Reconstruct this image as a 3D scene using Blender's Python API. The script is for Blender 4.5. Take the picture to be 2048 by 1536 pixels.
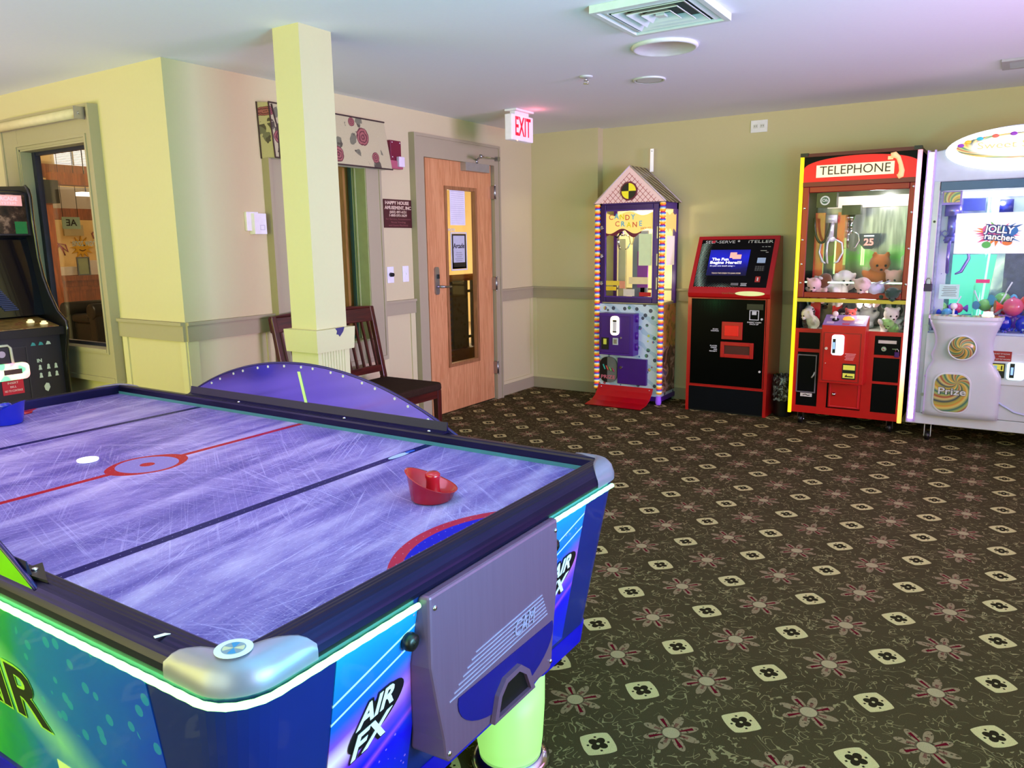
import bpy, bmesh, math, random
from mathutils import Vector, Matrix
random.seed(7)
PI = math.pi
scn = bpy.context.scene
for o in list(bpy.data.objects): bpy.data.objects.remove(o)
C = scn.collection

# ------------------------------------------------------------------ camera
F_PX, YAW, PITCH, ROLL, CAMH = 1528.17, -0.57570014, 0.18267938, 0.01454532, 1.43
def cam_matrix():
    cy, sy, cp, sp = math.cos(YAW), math.sin(YAW), math.cos(PITCH), math.sin(PITCH)
    f = Vector((sy*cp, cy*cp, -sp)); ri = Vector((cy, -sy, 0)); d = f.cross(ri)
    r2 = math.cos(ROLL)*ri + math.sin(ROLL)*d
    d2 = -math.sin(ROLL)*ri + math.cos(ROLL)*d
    m = Matrix(((r2.x, -d2.x, -f.x, 0), (r2.y, -d2.y, -f.y, 0), (r2.z, -d2.z, -f.z, CAMH), (0, 0, 0, 1)))
    return m
cd = bpy.data.cameras.new('camera'); cam = bpy.data.objects.new('camera', cd); C.objects.link(cam)
cam.matrix_world = cam_matrix()
cd.sensor_width = 36; cd.sensor_fit = 'HORIZONTAL'; cd.lens = F_PX/2048*36; cd.clip_start = 0.02; cd.clip_end = 100
scn.camera = cam
# ------------------------------------------------------------------ view, world, lights
vs = scn.view_settings
vs.view_transform = 'Standard'; vs.look = 'None'; vs.gamma = 1; vs.use_curve_mapping = False; vs.exposure = 0.0
w = bpy.data.worlds.new('world'); scn.world = w; w.use_nodes = True
w.node_tree.nodes['Background'].inputs[0].default_value = (.5, .55, .7, 1)
w.node_tree.nodes['Background'].inputs[1].default_value = 0.2
def lin(c):
    c = c/255.0
    return c/12.92 if c <= .04045 else ((c+.055)/1.055)**2.4
def rgb(r, g, b): return (lin(r), lin(g), lin(b), 1)
def light(kind, loc, power, col, size=.3, rot=None, sy=None, spread=None):
    l = bpy.data.lights.new('lamp', kind); l.energy = power; l.color = col
    if kind == 'AREA':
        l.shape = 'RECTANGLE'; l.size = size; l.size_y = sy or size
        if spread: l.spread = spread
    else: l.shadow_soft_size = size
    o = bpy.data.objects.new('lamp', l); o.location = loc
    if rot: o.rotation_euler = rot
    C.objects.link(o); return o
# unseen fill lights added around the camera, tuned to tint walls and ceiling
light('AREA', (-4.4, -2.6, 1.25), 165, (.94, .98, .18), 4.4, (PI/2, 0, 0), 2.2)           # lime-yellow, facing +Y
light('AREA', (3.9, 1.2, 1.3), 125, (.96, .52, .60), 3.4, (PI/2, 0, PI/2), 2.0)           # rose, facing -X
light('AREA', (-.9, -2.4, 1.25), 72, (.78, 1, .60), 3.0, (PI/2, 0, 0), 2.0)               # pale green, facing +Y
light('AREA', (3.6, 3.6, 1.5), 56, (.62, .48, 1), 1.6, (PI/2, 0, PI/2-.12), 1.4, 1.1)     # violet, towards the door wall
light('AREA', (1.2, 3.4, 1.0), 26, (1, .28, .8), 1.4, (PI, -.7, 0), 1.4)                  # magenta uplight right
light('AREA', (.9, 1.2, 1.0), 135, (.12, .80, 1), 1.2, (PI, -.6, 0), 1.2)                 # cyan uplight
light('AREA', (-5.6, -.8, 1.1), 95, (.66, .42, 1), 2.0, (PI-.3, 0, 0), 1.6)               # violet uplight left
light('AREA', (-2.2, 1.2, 2.42), 10, (.9, .5, .8), 2.0, (0, 0, 0), .8, 1.9)               # fill light added above the table to brighten the playfield
# point lights added inside the lobby
light('POINT', (-9.6, 3.6, 2.7), 330, (1, .80, .52), .2)
light('POINT', (-13.2, 9.8, 2.4), 260, (1, .76, .40), .2)
light('POINT', (-7.6, 9.6, 1.0), 130, (1, .86, .55), .2)  # low fill to brighten the wall behind the railing

# ------------------------------------------------------------------ node maths
class X:
    def __init__(s, nt, k): s.nt, s.k = nt, k
    def _m(s, op, *a, rev=False):
        n = s.nt.nodes.new('ShaderNodeMath'); n.operation = op
        ar = [s]+list(a)
        if rev: ar = [a[0], s]
        for i, v in enumerate(ar):
            if isinstance(v, X): s.nt.links.new(v.k, n.inputs[i])
            else: n.inputs[i].default_value = v
        return X(s.nt, n.outputs[0])
    def __add__(s, o): return s._m('ADD', o)
    def __radd__(s, o): return s._m('ADD', o)
    def __sub__(s, o): return s._m('SUBTRACT', o)
    def __rsub__(s, o): return s._m('SUBTRACT', o, rev=True)
    def __mul__(s, o): return s._m('MULTIPLY', o)
    def __rmul__(s, o): return s._m('MULTIPLY', o)
    def __truediv__(s, o): return s._m('DIVIDE', o)
    def __pow__(s, o): return s._m('POWER', o)
    def lt(s, o): return s._m('LESS_THAN', o)
    def gt(s, o): return s._m('GREATER_THAN', o)
    def abs(s): return s._m('ABSOLUTE')
    def sin(s): return s._m('SINE')
    def cos(s): return s._m('COSINE')
    def sqrt(s): return s._m('SQRT')
    def floor(s): return s._m('FLOOR')
    def round(s): return s._m('ROUND')
    def mn(s, o): return s._m('MINIMUM', o)
    def mx(s, o): return s._m('MAXIMUM', o)
    def atan2(s, o): return s._m('ARCTAN2', o)
    def clamp(s): return s._m('MAXIMUM', 0.0)._m('MINIMUM', 1.0)
    def step(s, a, b):            # smoothstep from a to b
        n = s.nt.nodes.new('ShaderNodeMapRange'); n.interpolation_type = 'SMOOTHSTEP'
        s.nt.links.new(s.k, n.inputs[0]); n.inputs[1].default_value = a; n.inputs[2].default_value = b
        return X(s.nt, n.outputs[0])
class M:
    """a material with a Principled shader and small helpers"""
    def __init__(s, name):
        s.m = bpy.data.materials.new(name); s.m.use_nodes = True; s.nt = s.m.node_tree
        s.b = s.nt.nodes['Principled BSDF']; s.out = s.nt.nodes['Material Output']
    def pos(s):
        n = s.nt.nodes.new('ShaderNodeNewGeometry'); sp = s.nt.nodes.new('ShaderNodeSeparateXYZ')
        s.nt.links.new(n.outputs['Position'], sp.inputs[0]); s.pv = n.outputs['Position']
        return [X(s.nt, sp.outputs[i]) for i in range(3)]
    def obj(s):
        n = s.nt.nodes.new('ShaderNodeTexCoord'); sp = s.nt.nodes.new('ShaderNodeSeparateXYZ')
        s.nt.links.new(n.outputs['Object'], sp.inputs[0]); s.pv = n.outputs['Object']
        return [X(s.nt, sp.outputs[i]) for i in range(3)]
    def vec(s, x, y, z):
        n = s.nt.nodes.new('ShaderNodeCombineXYZ')
        for i, v in enumerate((x, y, z)):
            if isinstance(v, X): s.nt.links.new(v.k, n.inputs[i])
            else: n.inputs[i].default_value = v
        return n.outputs[0]
    def noise(s, scale, detail=2, v=None, rough=.5, dist=0, col=False):
        n = s.nt.nodes.new('ShaderNodeTexNoise'); n.inputs['Scale'].default_value = scale
        n.inputs['Detail'].default_value = detail; n.inputs['Roughness'].default_value = rough; n.inputs['Distortion'].default_value = dist
        if v is not None: s.nt.links.new(v, n.inputs['Vector'])
        return n.outputs['Color'] if col else X(s.nt, n.outputs['Fac'])
    def voro(s, scale, v=None, feature='F1'):
        n = s.nt.nodes.new('ShaderNodeTexVoronoi'); n.inputs['Scale'].default_value = scale; n.feature = feature
        if v is not None: s.nt.links.new(v, n.inputs['Vector'])
        return n
    def mix(s, a, b, f):
        n = s.nt.nodes.new('ShaderNodeMix'); n.data_type = 'RGBA'
        for i, v in ((6, a), (7, b)):
            if isinstance(v, tuple): n.inputs[i].default_value = v
            else: s.nt.links.new(v, n.inputs[i])
        if isinstance(f, X): s.nt.links.new(f.k, n.inputs[0])
        else: n.inputs[0].default_value = f
        return n.outputs[2]
    def ramp(s, f, stops, interp='LINEAR'):
        n = s.nt.nodes.new('ShaderNodeValToRGB'); n.color_ramp.interpolation = interp
        el = n.color_ramp.elements
        while len(el) < len(stops): el.new(.5)
        for e, (p, c) in zip(el, stops): e.position = p; e.color = c
        s.nt.links.new(f.k, n.inputs[0]); return n.outputs[0]
    def base(s, c):
        if isinstance(c, tuple): s.b.inputs['Base Color'].default_value = c
        else: s.nt.links.new(c, s.b.inputs['Base Color'])
        return s
    def pr(s, rough=None, metal=None, coat=None, spec=None, trans=None, sheen=None):
        for k, v in (('Roughness', rough), ('Metallic', metal), ('Coat Weight', coat), ('Specular IOR Level', spec), ('Transmission Weight', trans), ('Sheen Weight', sheen)):
            if v is None: continue
            if isinstance(v, X): s.nt.links.new(v.k, s.b.inputs[k])
            else: s.b.inputs[k].default_value = v
        return s
    def emit(s, c, st):
        if isinstance(c, tuple): s.b.inputs['Emission Color'].default_value = c
        else: s.nt.links.new(c, s.b.inputs['Emission Color'])
        s.b.inputs['Emission Strength'].default_value = st; return s
    def bump(s, h, st=.3, d=.002):
        n = s.nt.nodes.new('ShaderNodeBump'); n.inputs['Strength'].default_value = st; n.inputs['Distance'].default_value = d
        s.nt.links.new(h.k, n.inputs['Height']); s.nt.links.new(n.outputs[0], s.b.inputs['Normal']); return s

_mc = {}
def P(name, c, rough=.5, metal=0, var=.06, scale=18, coat=0, es=0, ec=None, bump=0, sheen=0, spec=.5):
    """plain surface with slight procedural mottling"""
    if name in _mc: return _mc[name]
    m = M(name); m.obj(); n = m.noise(scale, 3, m.pv)
    c0 = rgb(*c); dk = tuple(v*(1-var*2) for v in c0[:3])+(1,); lt = tuple(min(1, v*(1+var*2)) for v in c0[:3])+(1,)
    m.base(m.mix(dk, lt, n)); m.pr(rough, metal, coat, spec, sheen=sheen)
    if es: m.emit(rgb(*(ec or c)), es)
    if bump: m.bump(m.noise(scale*12, 3, m.pv), bump, .001)
    _mc[name] = m.m; return m.m

# ------------------------------------------------------------------ mesh building
ORG = {}
class MB:
    def __init__(s): s.v = []; s.f = []; s.mi = []; s.sm = []; s.mats = []
    def mat(s, m):
        if m not in s.mats: s.mats.append(m)
        return s.mats.index(m)
    def add(s, vs_, fs, m, sm=False, T=None):
        o = len(s.v)
        for p in vs_:
            p = Vector(p); s.v.append(T @ p if T else p)
        k = s.mat(m)
        for f in fs: s.f.append(tuple(o+i for i in f)); s.mi.append(k); s.sm.append(sm)
        return s
    def box(s, x0, x1, y0, y1, z0, z1, m, T=None):
        v = [(x, y, z) for z in (z0, z1) for y in (y0, y1) for x in (x0, x1)]
        return s.add(v, [(0, 2, 3, 1), (4, 5, 7, 6), (0, 1, 5, 4), (2, 6, 7, 3), (0, 4, 6, 2), (1, 3, 7, 5)], m, T=T)
    def hexa(s, bot, top, m):
        """bottom and top polygon loops of equal length"""
        n = len(bot)
        f = [tuple(range(n))[::-1], tuple(range(n, 2*n))]+[(i, (i+1) % n, n+(i+1) % n, n+i) for i in range(n)]
        return s.add(list(bot)+list(top), f, m)
    def prism(s, pts, plane, a, b, m, sm=False, T=None):
        def q(u, v, t): return {'xz': (u, t, v), 'yz': (t, u, v), 'xy': (u, v, t)}[plane]
        n = len(pts); v = [q(u, w_, a) for u, w_ in pts]+[q(u, w_, b) for u, w_ in pts]
        s.add(v, [tuple(range(n))[::-1], tuple(range(n, 2*n))], m, False, T)
        o = len(s.v)-2*n; k = s.mat(m)
        for i in range(n):
            s.f.append((o+i, o+(i+1) % n, o+n+(i+1) % n, o+n+i)); s.mi.append(k); s.sm.append(sm)
        return s
    def cyl(s, p0, p1, r0, m, r1=None, n=16, sm=True):
        p0, p1 = Vector(p0), Vector(p1); r1 = r0 if r1 is None else r1
        d = (p1-p0).normalized(); a = d.orthogonal().normalized(); b = d.cross(a)
        ring = lambda p, r: [p+(a*math.cos(2*PI*i/n)+b*math.sin(2*PI*i/n))*r for i in range(n)]
        v = ring(p0, r0)+ring(p1, r1)
        s.add(v, [(i, (i+1) % n, n+(i+1) % n, n+i) for i in range(n)], m, sm)
        o = len(s.v)-2*n; k = s.mat(m)
        s.f += [tuple(o+i for i in range(n))[::-1], tuple(o+n+i for i in range(n))]; s.mi += [k, k]; s.sm += [False, False]
        return s
    def lathe(s, prof, c, m, axis='z', n=24, sm=True, T=None):
        """prof: (r, h) pairs"""
        c = Vector(c); v = []
        for r, h in prof:
            for i in range(n):
                a = 2*PI*i/n; u, w_ = r*math.cos(a), r*math.sin(a)
                v.append(c+Vector({'z': (u, w_, h), 'y': (u, h, w_), 'x': (h, u, w_)}[axis]))
        f = [(j*n+i, j*n+(i+1) % n, (j+1)*n+(i+1) % n, (j+1)*n+i) for j in range(len(prof)-1) for i in range(n)]
        s.add(v, f, m, sm, T)
        if prof[0][0] > 1e-4: s.add([v[i] for i in range(n)], [tuple(range(n))], m, False, T)
        if prof[-1][0] > 1e-4: s.add([v[-n+i] for i in range(n)], [tuple(range(n))], m, False, T)
        return s
    def sph(s, c, r, m, n=14, rot=None, T=None):
        c = Vector(c); r = (r, r, r) if isinstance(r, (int, float)) else r
        R = rot.to_matrix() if rot else Matrix.Identity(3); v = []; h = n//2+1
        for j in range(h+1):
            t = PI*j/h
            for i in range(n):
                a = 2*PI*i/n
                v.append(c+R @ Vector((r[0]*math.sin(t)*math.cos(a), r[1]*math.sin(t)*math.sin(a), r[2]*math.cos(t))))
        f = [(j*n+i, j*n+(i+1) % n, (j+1)*n+(i+1) % n, (j+1)*n+i) for j in range(h) for i in range(n)]
        return s.add(v, f, m, True, T)
    def tube(s, pts, r, m, n=8):
        pts = [Vector(p) for p in pts]; v = []; up = None
        for i, p in enumerate(pts):
            d = (pts[min(i+1, len(pts)-1)]-pts[max(i-1, 0)]).normalized()
            a = (d.orthogonal() if up is None else (up-d*up.dot(d))).normalized(); up = a; b = d.cross(a)
            rr = r[i] if isinstance(r, (list, tuple)) else r
            v += [p+(a*math.cos(2*PI*k/n)+b*math.sin(2*PI*k/n))*rr for k in range(n)]
        f = [(j*n+i, j*n+(i+1) % n, (j+1)*n+(i+1) % n, (j+1)*n+i) for j in range(len(pts)-1) for i in range(n)]
        f += [tuple(range(n))[::-1], tuple(range(len(v)-n, len(v)))]
        return s.add(v, f, m, True)
    def frame(s, x0, x1, z0, z1, wd, y0, y1, m, plane='xz'):
        B = (lambda a, b, c, d: s.box(a, b, y0, y1, c, d, m)) if plane == 'xz' else (lambda a, b, c, d: s.box(y0, y1, a, b, c, d, m))
        B(x0, x0+wd, z0, z1); B(x1-wd, x1, z0, z1); B(x0+wd, x1-wd, z0, z0+wd); B(x0+wd, x1-wd, z1-wd, z1); return s
    def build(s, name, parent=None, bevel=0, local=False, label=None, cat=None, group=None, kind=None, remesh=0, subsurf=0):
        me = bpy.data.meshes.new(name)
        if parent is None:
            xs = [p.x for p in s.v]; ys = [p.y for p in s.v]; zs = [p.z for p in s.v]
            org = Matrix.Translation(((min(xs)+max(xs))/2, (min(ys)+max(ys))/2, min(zs)))
        else: org = ORG[parent.name]
        inv = org.inverted()
        vv = [p if (local and parent is not None) else inv @ p for p in s.v]
        me.from_pydata([tuple(p) for p in vv], [], s.f)
        for m in s.mats: me.materials.append(m)
        me.polygons.foreach_set('material_index', s.mi); me.polygons.foreach_set('use_smooth', s.sm)
        bm = bmesh.new(); bm.from_mesh(me); bmesh.ops.remove_doubles(bm, verts=bm.verts, dist=1e-6) if remesh else None
        bmesh.ops.recalc_face_normals(bm, faces=bm.faces); bm.to_mesh(me); bm.free()
        o = bpy.data.objects.new(name, me); C.objects.link(o)
        if parent is None: o.matrix_world = org
        else: o.parent = parent
        ORG[o.name] = org
        if remesh:
            r = o.modifiers.new('r', 'REMESH'); r.mode = 'VOXEL'; r.voxel_size = remesh; r.use_smooth_shade = True
            sm_ = o.modifiers.new('s', 'SMOOTH'); sm_.iterations = 6; sm_.factor = .6
        if bevel:
            b = o.modifiers.new('b', 'BEVEL'); b.width = bevel; b.segments = 2; b.limit_method = 'ANGLE'; b.angle_limit = .6
        if subsurf:
            b = o.modifiers.new('u', 'SUBSURF'); b.levels = subsurf; b.render_levels = subsurf
        if label: o['label'] = label
        if cat: o['category'] = cat
        if group: o['group'] = group
        if kind: o['kind'] = kind
        return o
def thing(name, label, cat, loc, rz=0, group=None, kind=None, rot=None):
    o = bpy.data.objects.new(name, None); C.objects.link(o); o.empty_display_size = .1
    R = rot or Matrix.Rotation(rz, 4, 'Z')
    mt = Matrix.Translation(loc) @ R; o.matrix_world = mt; ORG[o.name] = mt
    if label: o['label'] = label
    if cat: o['category'] = cat
    if group: o['group'] = group
    if kind: o['kind'] = kind
    return o
AX = {'S': (Vector((1, 0, 0)), Vector((0, 0, 1)), Vector((0, -1, 0))),     # faces -Y
      'E': (Vector((0, 1, 0)), Vector((0, 0, 1)), Vector((1, 0, 0))),      # faces +X
      'U': (Vector((1, 0, 0)), Vector((0, 1, 0)), Vector((0, 0, 1))),
      'N': (Vector((-1, 0, 0)), Vector((0, 0, 1)), Vector((0, 1, 0)))}
def text(mb, s, c, size, ax, m, bold=0, sx=1.0, ext=.0006, tilt=0, shear=0, w=None, axes=None):
    """centred lettering added to a mesh builder; w = fit the width"""
    cu = bpy.data.curves.new('t', 'FONT'); cu.body = s; cu.size = size; cu.align_x = 'CENTER'; cu.align_y = 'CENTER'
    cu.extrude = ext; cu.offset = bold; cu.shear = shear; cu.resolution_u = 3
    o = bpy.data.objects.new('t', cu); C.objects.link(o)
    dg = bpy.context.evaluated_depsgraph_get(); me = bpy.data.meshes.new_from_object(o.evaluated_get(dg))
    bpy.data.objects.remove(o); bpy.data.curves.remove(cu)
    xs = [v.co.x for v in me.vertices]
    if not xs: return
    if w: sx = w/(max(xs)-min(xs))
    cx = (max(xs)+min(xs))/2
    r, u, n = axes or AX[ax]; c = Vector(c)
    if tilt:
        Rt = Matrix.Rotation(tilt, 3, n); r = Rt @ r; u = Rt @ u
    vv = [c+r*((v.co.x-cx)*sx)+u*v.co.y+n*(v.co.z+ext) for v in me.vertices]
    mb.add(vv, [tuple(p.vertices) for p in me.polygons], m)
    bpy.data.meshes.remove(me)
def ell(cx, cy, rx, ry, n=32, a0=0, a1=2*PI):
    full = abs(a1-a0-2*PI) < 1e-6; k = n if full else n-1
    return [(cx+rx*math.cos(a0+(a1-a0)*i/k), cy+ry*math.sin(a0+(a1-a0)*i/k)) for i in range(n)]
def rrect(x0, x1, y0, y1, r, n=5):
    o = []
    for cx, cy, a in ((x1-r, y1-r, 0), (x0+r, y1-r, PI/2), (x0+r, y0+r, PI), (x1-r, y0+r, 1.5*PI)):
        o += [(cx+r*math.cos(a+PI/2*i/n), cy+r*math.sin(a+PI/2*i/n)) for i in range(n+1)]
    return o

# ------------------------------------------------------------------ materials
def wall_mat(name, c):
    m = M(name); m.pos(); n = m.noise(60, 4, m.pv); k = m.noise(.8, 2, m.pv)
    c0 = rgb(*c); m.base(m.mix(tuple(v*.93 for v in c0[:3])+(1,), c0, (n*.5+k*.5))); m.pr(.75, spec=.3); m.bump(m.noise(220, 3, m.pv), .12, .001); return m.m
WALL = wall_mat('wall_paint', (206, 196, 148)); TRIM = wall_mat('trim_paint', (168, 158, 124)); CEIL = wall_mat('ceiling_paint', (240, 243, 246))
PANEL = wall_mat('wainscot_paint', (210, 202, 152))
BLACK = P('black_plastic', (14, 14, 16), .35); WHITE = P('white_plastic', (232, 232, 230), .4); CHROME = P('chrome', (215, 215, 220), .14, 1, .02)
STEEL = P('brushed_steel', (170, 170, 172), .35, 1, .05); RED = P('red_paint', (190, 8, 14), .3, 0, .05, coat=.3)
DRED = P('dark_red_paint', (120, 14, 18), .35); PURPLE = P('purple_paint', (72, 24, 128), .35, 0, .05); PAPER = P('paper', (225, 226, 228), .8)
NAVY = P('navy', (20, 16, 110), .35)
def emis(name, c, st, base=(200, 200, 200)):
    if name in _mc: return _mc[name]
    m = M(name); m.obj(); n = m.noise(3, 1, m.pv); m.base(rgb(*base)); m.emit(m.mix(tuple(v*.97 for v in rgb(*c)[:3])+(1,), rgb(*c), n), st); m.pr(.4); _mc[name] = m.m; return m.m
def glass_mat(name, tint=(1, 1, 1, 1), refl=.07, rough=.0, diff=0):
    m = M(name); nt = m.nt; nt.nodes.remove(m.b)
    tr = nt.nodes.new('ShaderNodeBsdfTransparent'); tr.inputs[0].default_value = tint
    gl = nt.nodes.new('ShaderNodeBsdfGlossy'); gl.inputs['Roughness'].default_value = rough
    fr = nt.nodes.new('ShaderNodeLayerWeight'); fr.inputs[0].default_value = .5
    mx = nt.nodes.new('ShaderNodeMixShader'); k = X(nt, fr.outputs[1])
    m.obj(); sm = m.noise(4, 2, m.pv)
    k = (((k**4.0)*.7+refl*.6)*(.9+sm*.2)).clamp()
    nt.links.new(k.k, mx.inputs[0]); nt.links.new(tr.outputs[0], mx.inputs[1]); nt.links.new(gl.outputs[0], mx.inputs[2])
    nt.links.new(mx.outputs[0], m.out.inputs[0]); return m.m
GLASS = glass_mat('clear_glass', refl=.02); GLASS2 = glass_mat('machine_glass', (.97, .98, .97, 1), .008)
TINTG = P('green_acrylic', (112, 196, 12), .25, coat=.4)
def wood(name, c1, c2, axis='z', sc=1.0, rough=.45):
    if name in _mc: return _mc[name]
    m = M(name); x, y, z = m.obj()
    v = {'z': m.vec(x*14*sc, y*14*sc, z*.9*sc), 'y': m.vec(x*14*sc, y*.9*sc, z*14*sc), 'x': m.vec(x*.9*sc, y*14*sc, z*14*sc)}[axis]
    n = m.noise(1.6, 5, v, .6, 1.2); g = ((n*26).sin()*.5+.5); f = m.noise(8, 4, v)
    m.base(m.mix(rgb(*c1), rgb(*c2), (g*.45+f*.55).clamp())); m.pr(rough); _mc[name] = m.m; return m.m
OAK = wood('oak_veneer', (180, 116, 66), (220, 162, 108)); CHERRY = wood('cherry_wood', (38, 11, 9), (84, 29, 20), 'z', 1, .3)
LOBWOOD = wood('lobby_wood', (92, 44, 16), (152, 82, 38), 'z', .7)

def carpet():
    m = M('patterned_carpet'); x, y, z = m.pos()
    tx, ty = .3205, .3165
    u = (x+1.045)/tx; v = (y-2.585)/ty
    n1 = m.noise(14, 2, m.pv); wob = (n1-.5)*.008
    def cell(ox, oy):
        a = u-ox; b = v-oy
        return (a-a.round())*tx, (b-b.round())*ty
    a, b = cell(0, 0)
    r = (a*a+b*b).sqrt(); th = b.atan2(a)
    c8 = (th*4).cos().abs()
    rm = .026+(c8**1.15)*.061+wob
    petal = r.lt(rm)
    gap = (r.gt(.024))*(r.lt(.031))
    dg = ((th*2).sin().abs()).gt(.984)*r.gt(.028)*r.lt(.07)       # dark red hearts of the diagonal petals
    ax = ((th*2).cos().abs()).gt(.975)*r.gt(.03)*r.lt(.052)
    core = r.lt(.025)
    sa, sb = cell(.5, .5)
    l1 = (sa.abs()**1.25+sb.abs()**1.25)**.8
    sq = l1.lt(.059+wob)
    hole_r = (sa*sa+sb*sb).sqrt(); th2 = sb.atan2(sa)
    quat = hole_r.lt(.017+((th2*2).cos().abs())*.013)-hole_r.lt(.005)
    dots = ((sa.abs()-.022).abs()+(sb.abs()-.022).abs()).lt(.005)
    # scrolling vines: thin contours of smooth noise
    nv = m.noise(17, 1.5, m.pv, .4, .9); nv2 = m.noise(11, 1, m.pv, .4, 1.6)
    vine = ((nv-.5).abs().lt(.012)).mx((nv2-.47).abs().lt(.008))*m.noise(26, 1, m.pv).gt(.44)
    away = r.gt(.09)*l1.gt(.085)
    fib = m.noise(420, 2, m.pv); big = m.noise(3, 2, m.pv)
    bg = m.mix(rgb(44, 39, 22), rgb(90, 78, 50), (fib*.7+big*.3))
    col = m.mix(bg, rgb(148, 136, 92), vine*away*.8)
    col = m.mix(col, rgb(142, 122, 90), petal*(m.noise(90, 2, m.pv).gt(.40))*.9)
    col = m.mix(col, rgb(52, 44, 28), gap*petal*.6)
    col = m.mix(col, rgb(92, 12, 26), (dg.mx(ax*.6))*petal)
    col = m.mix(col, rgb(164, 148, 108), core)
    col = m.mix(col, rgb(196, 182, 124), sq)
    col = m.mix(col, rgb(44, 38, 22), sq*(quat.mx(dots)).clamp())
    fine = m.noise(520, 3, m.pv)
    col = m.mix(col, rgb(20, 17, 10), (fine.gt(.56))*.30)
    m.base(col); m.pr(.95, spec=.03); m.bump(fib, .6, .004); return m.m
CARPET = carpet()

# ------------------------------------------------------------------ room shell
XD, YB, YW, CZ = -3.96, 6.60, 2.66, 2.445
def S(mb, name, parent=None, **k): return mb.build(name, parent, kind=None if parent else 'structure', **k)
b = MB(); b.box(-8.5, 4.2, -3.5, YW, -.1, 0, CARPET); b.box(XD, 4.2, YW, 6.6, -.1, 0, CARPET); S(b, 'floor')
b = MB(); b.box(-8.5, 4.2, -3.5, YW, CZ, CZ+.1, CEIL); b.box(XD, 4.2, YW, 6.6, CZ, CZ+.1, CEIL); S(b, 'ceiling')
RZ0, RZ1 = .895, 1.0
# wall with the door and the curtained window (faces +X)
wy0, wy1, wz0, wz1 = 3.42, 4.15, .74, 2.16
dy0, dy1, dz1 = 4.84, 5.79, 2.125
b = MB()
for y0, y1, z0, z1 in ((YW, wy0, 0, CZ), (wy0, wy1, 0, wz0), (wy0, wy1, wz1, CZ), (wy1, dy0, 0, CZ), (dy0, dy1, dz1, CZ), (dy1, 6.75, 0, CZ)):
    b.box(XD-.12, XD, y0, y1, z0, z1, WALL)
wl = S(b, 'wall_left')
# wall with the lobby window (faces -Y)
vx0, vx1, vz0, vz1 = -5.50, -4.70, .80, 2.07
b = MB()
for x0, x1, z0, z1 in ((-8.6, vx0, 0, CZ), (vx0, vx1, 0, vz0), (vx0, vx1, vz1, CZ), (vx1, XD-.12, 0, CZ)):
    b.box(x0, x1, YW, YW+.06, z0, z1, WALL)
S(b, 'wall_front_left')
b = MB(); b.box(-3.96, -3.25, 6.50, 6.72, 0, CZ, WALL); b.box(-3.25, 4.3, YB, 6.72, 0, CZ, WALL); S(b, 'wall_back')
b = MB(); b.box(4.2, 4.3, -3.5, YB, 0, CZ, WALL); S(b, 'wall_right')
b = MB(); b.box(-8.6, 4.3, -3.6, -3.5, 0, CZ, WALL); S(b, 'wall_rear')
b = MB(); b.box(-8.6, -8.5, -3.5, YW, 0, CZ, WALL); S(b, 'wall_far_left')
# chair rails (trim) : board with a small cap on top
def rail(mb, kind, a0, a1, w_):
    if kind == 'E': mb.box(w_, w_+.018, a0, a1, RZ0, RZ1-.012, TRIM); mb.box(w_, w_+.03, a0, a1, RZ1-.012, RZ1+.006, TRIM)
    else: mb.box(a0, a1, w_-.018, w_, RZ0, RZ1-.012, TRIM); mb.box(a0, a1, w_-.03, w_, RZ1-.012, RZ1+.006, TRIM)
b = MB(); rail(b, 'E', YW+.001, 3.288, XD); rail(b, 'E', 4.302, 4.693, XD); rail(b, 'E', 5.874, 6.5, XD); S(b, 'trim_1')
b = MB(); rail(b, 'S', -4.618, XD, YW); S(b, 'trim_2')
b = MB(); rail(b, 'S', XD, -3.25, 6.5); rail(b, 'S', -3.25, 4.2, YB); b.box(-3.25, -3.232, 6.5, 6.6, RZ0, RZ1, TRIM); S(b, 'trim_3')
# wainscot frames
b = MB()
for y0, y1 in ((YW, 3.28), (4.31, 4.69), (5.88, 6.5)):
    for s0, s1, z0, z1 in ((y0, y0+.05 if y0 > YW else y0+.07, .135, RZ0), (y1-.055, y1, .135, RZ0), (y0, y1, .1, .135)):
        b.box(XD, XD+.010, s0, s1, z0, z1, PANEL)
S(b, 'trim_4')
b = MB()
for x0, x1, w_ in ((XD, -3.25, 6.5), (-4.60, XD, YW), (-3.25, -1.9, YB), (-1.9, -.55, YB), (-.55, 1.2, YB), (1.2, 4.2, YB)):
    b.box(x0, x0+.05, w_-.010, w_, .13, RZ0, PANEL); b.box(x1-.05, x1, w_-.010, w_, .13, RZ0, PANEL); b.box(x0, x1, w_-.010, w_, .1, .13, PANEL)
S(b, 'trim_5')
b = MB()
for y0, y1 in ((YW, 4.693), (5.874, 6.5)): b.box(XD, XD+.016, y0, y1, 0, .105, TRIM)
S(b, 'baseboard_left')
b = MB(); b.box(XD, -3.25, 6.484, 6.5, 0, .105, TRIM); b.box(-3.25, 4.2, YB-.016, YB, 0, .105, TRIM); S(b, 'baseboard_back')
b = MB(); b.box(-8.5, XD, YW-.016, YW, 0, .105, TRIM); S(b, 'baseboard_front_left')
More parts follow.
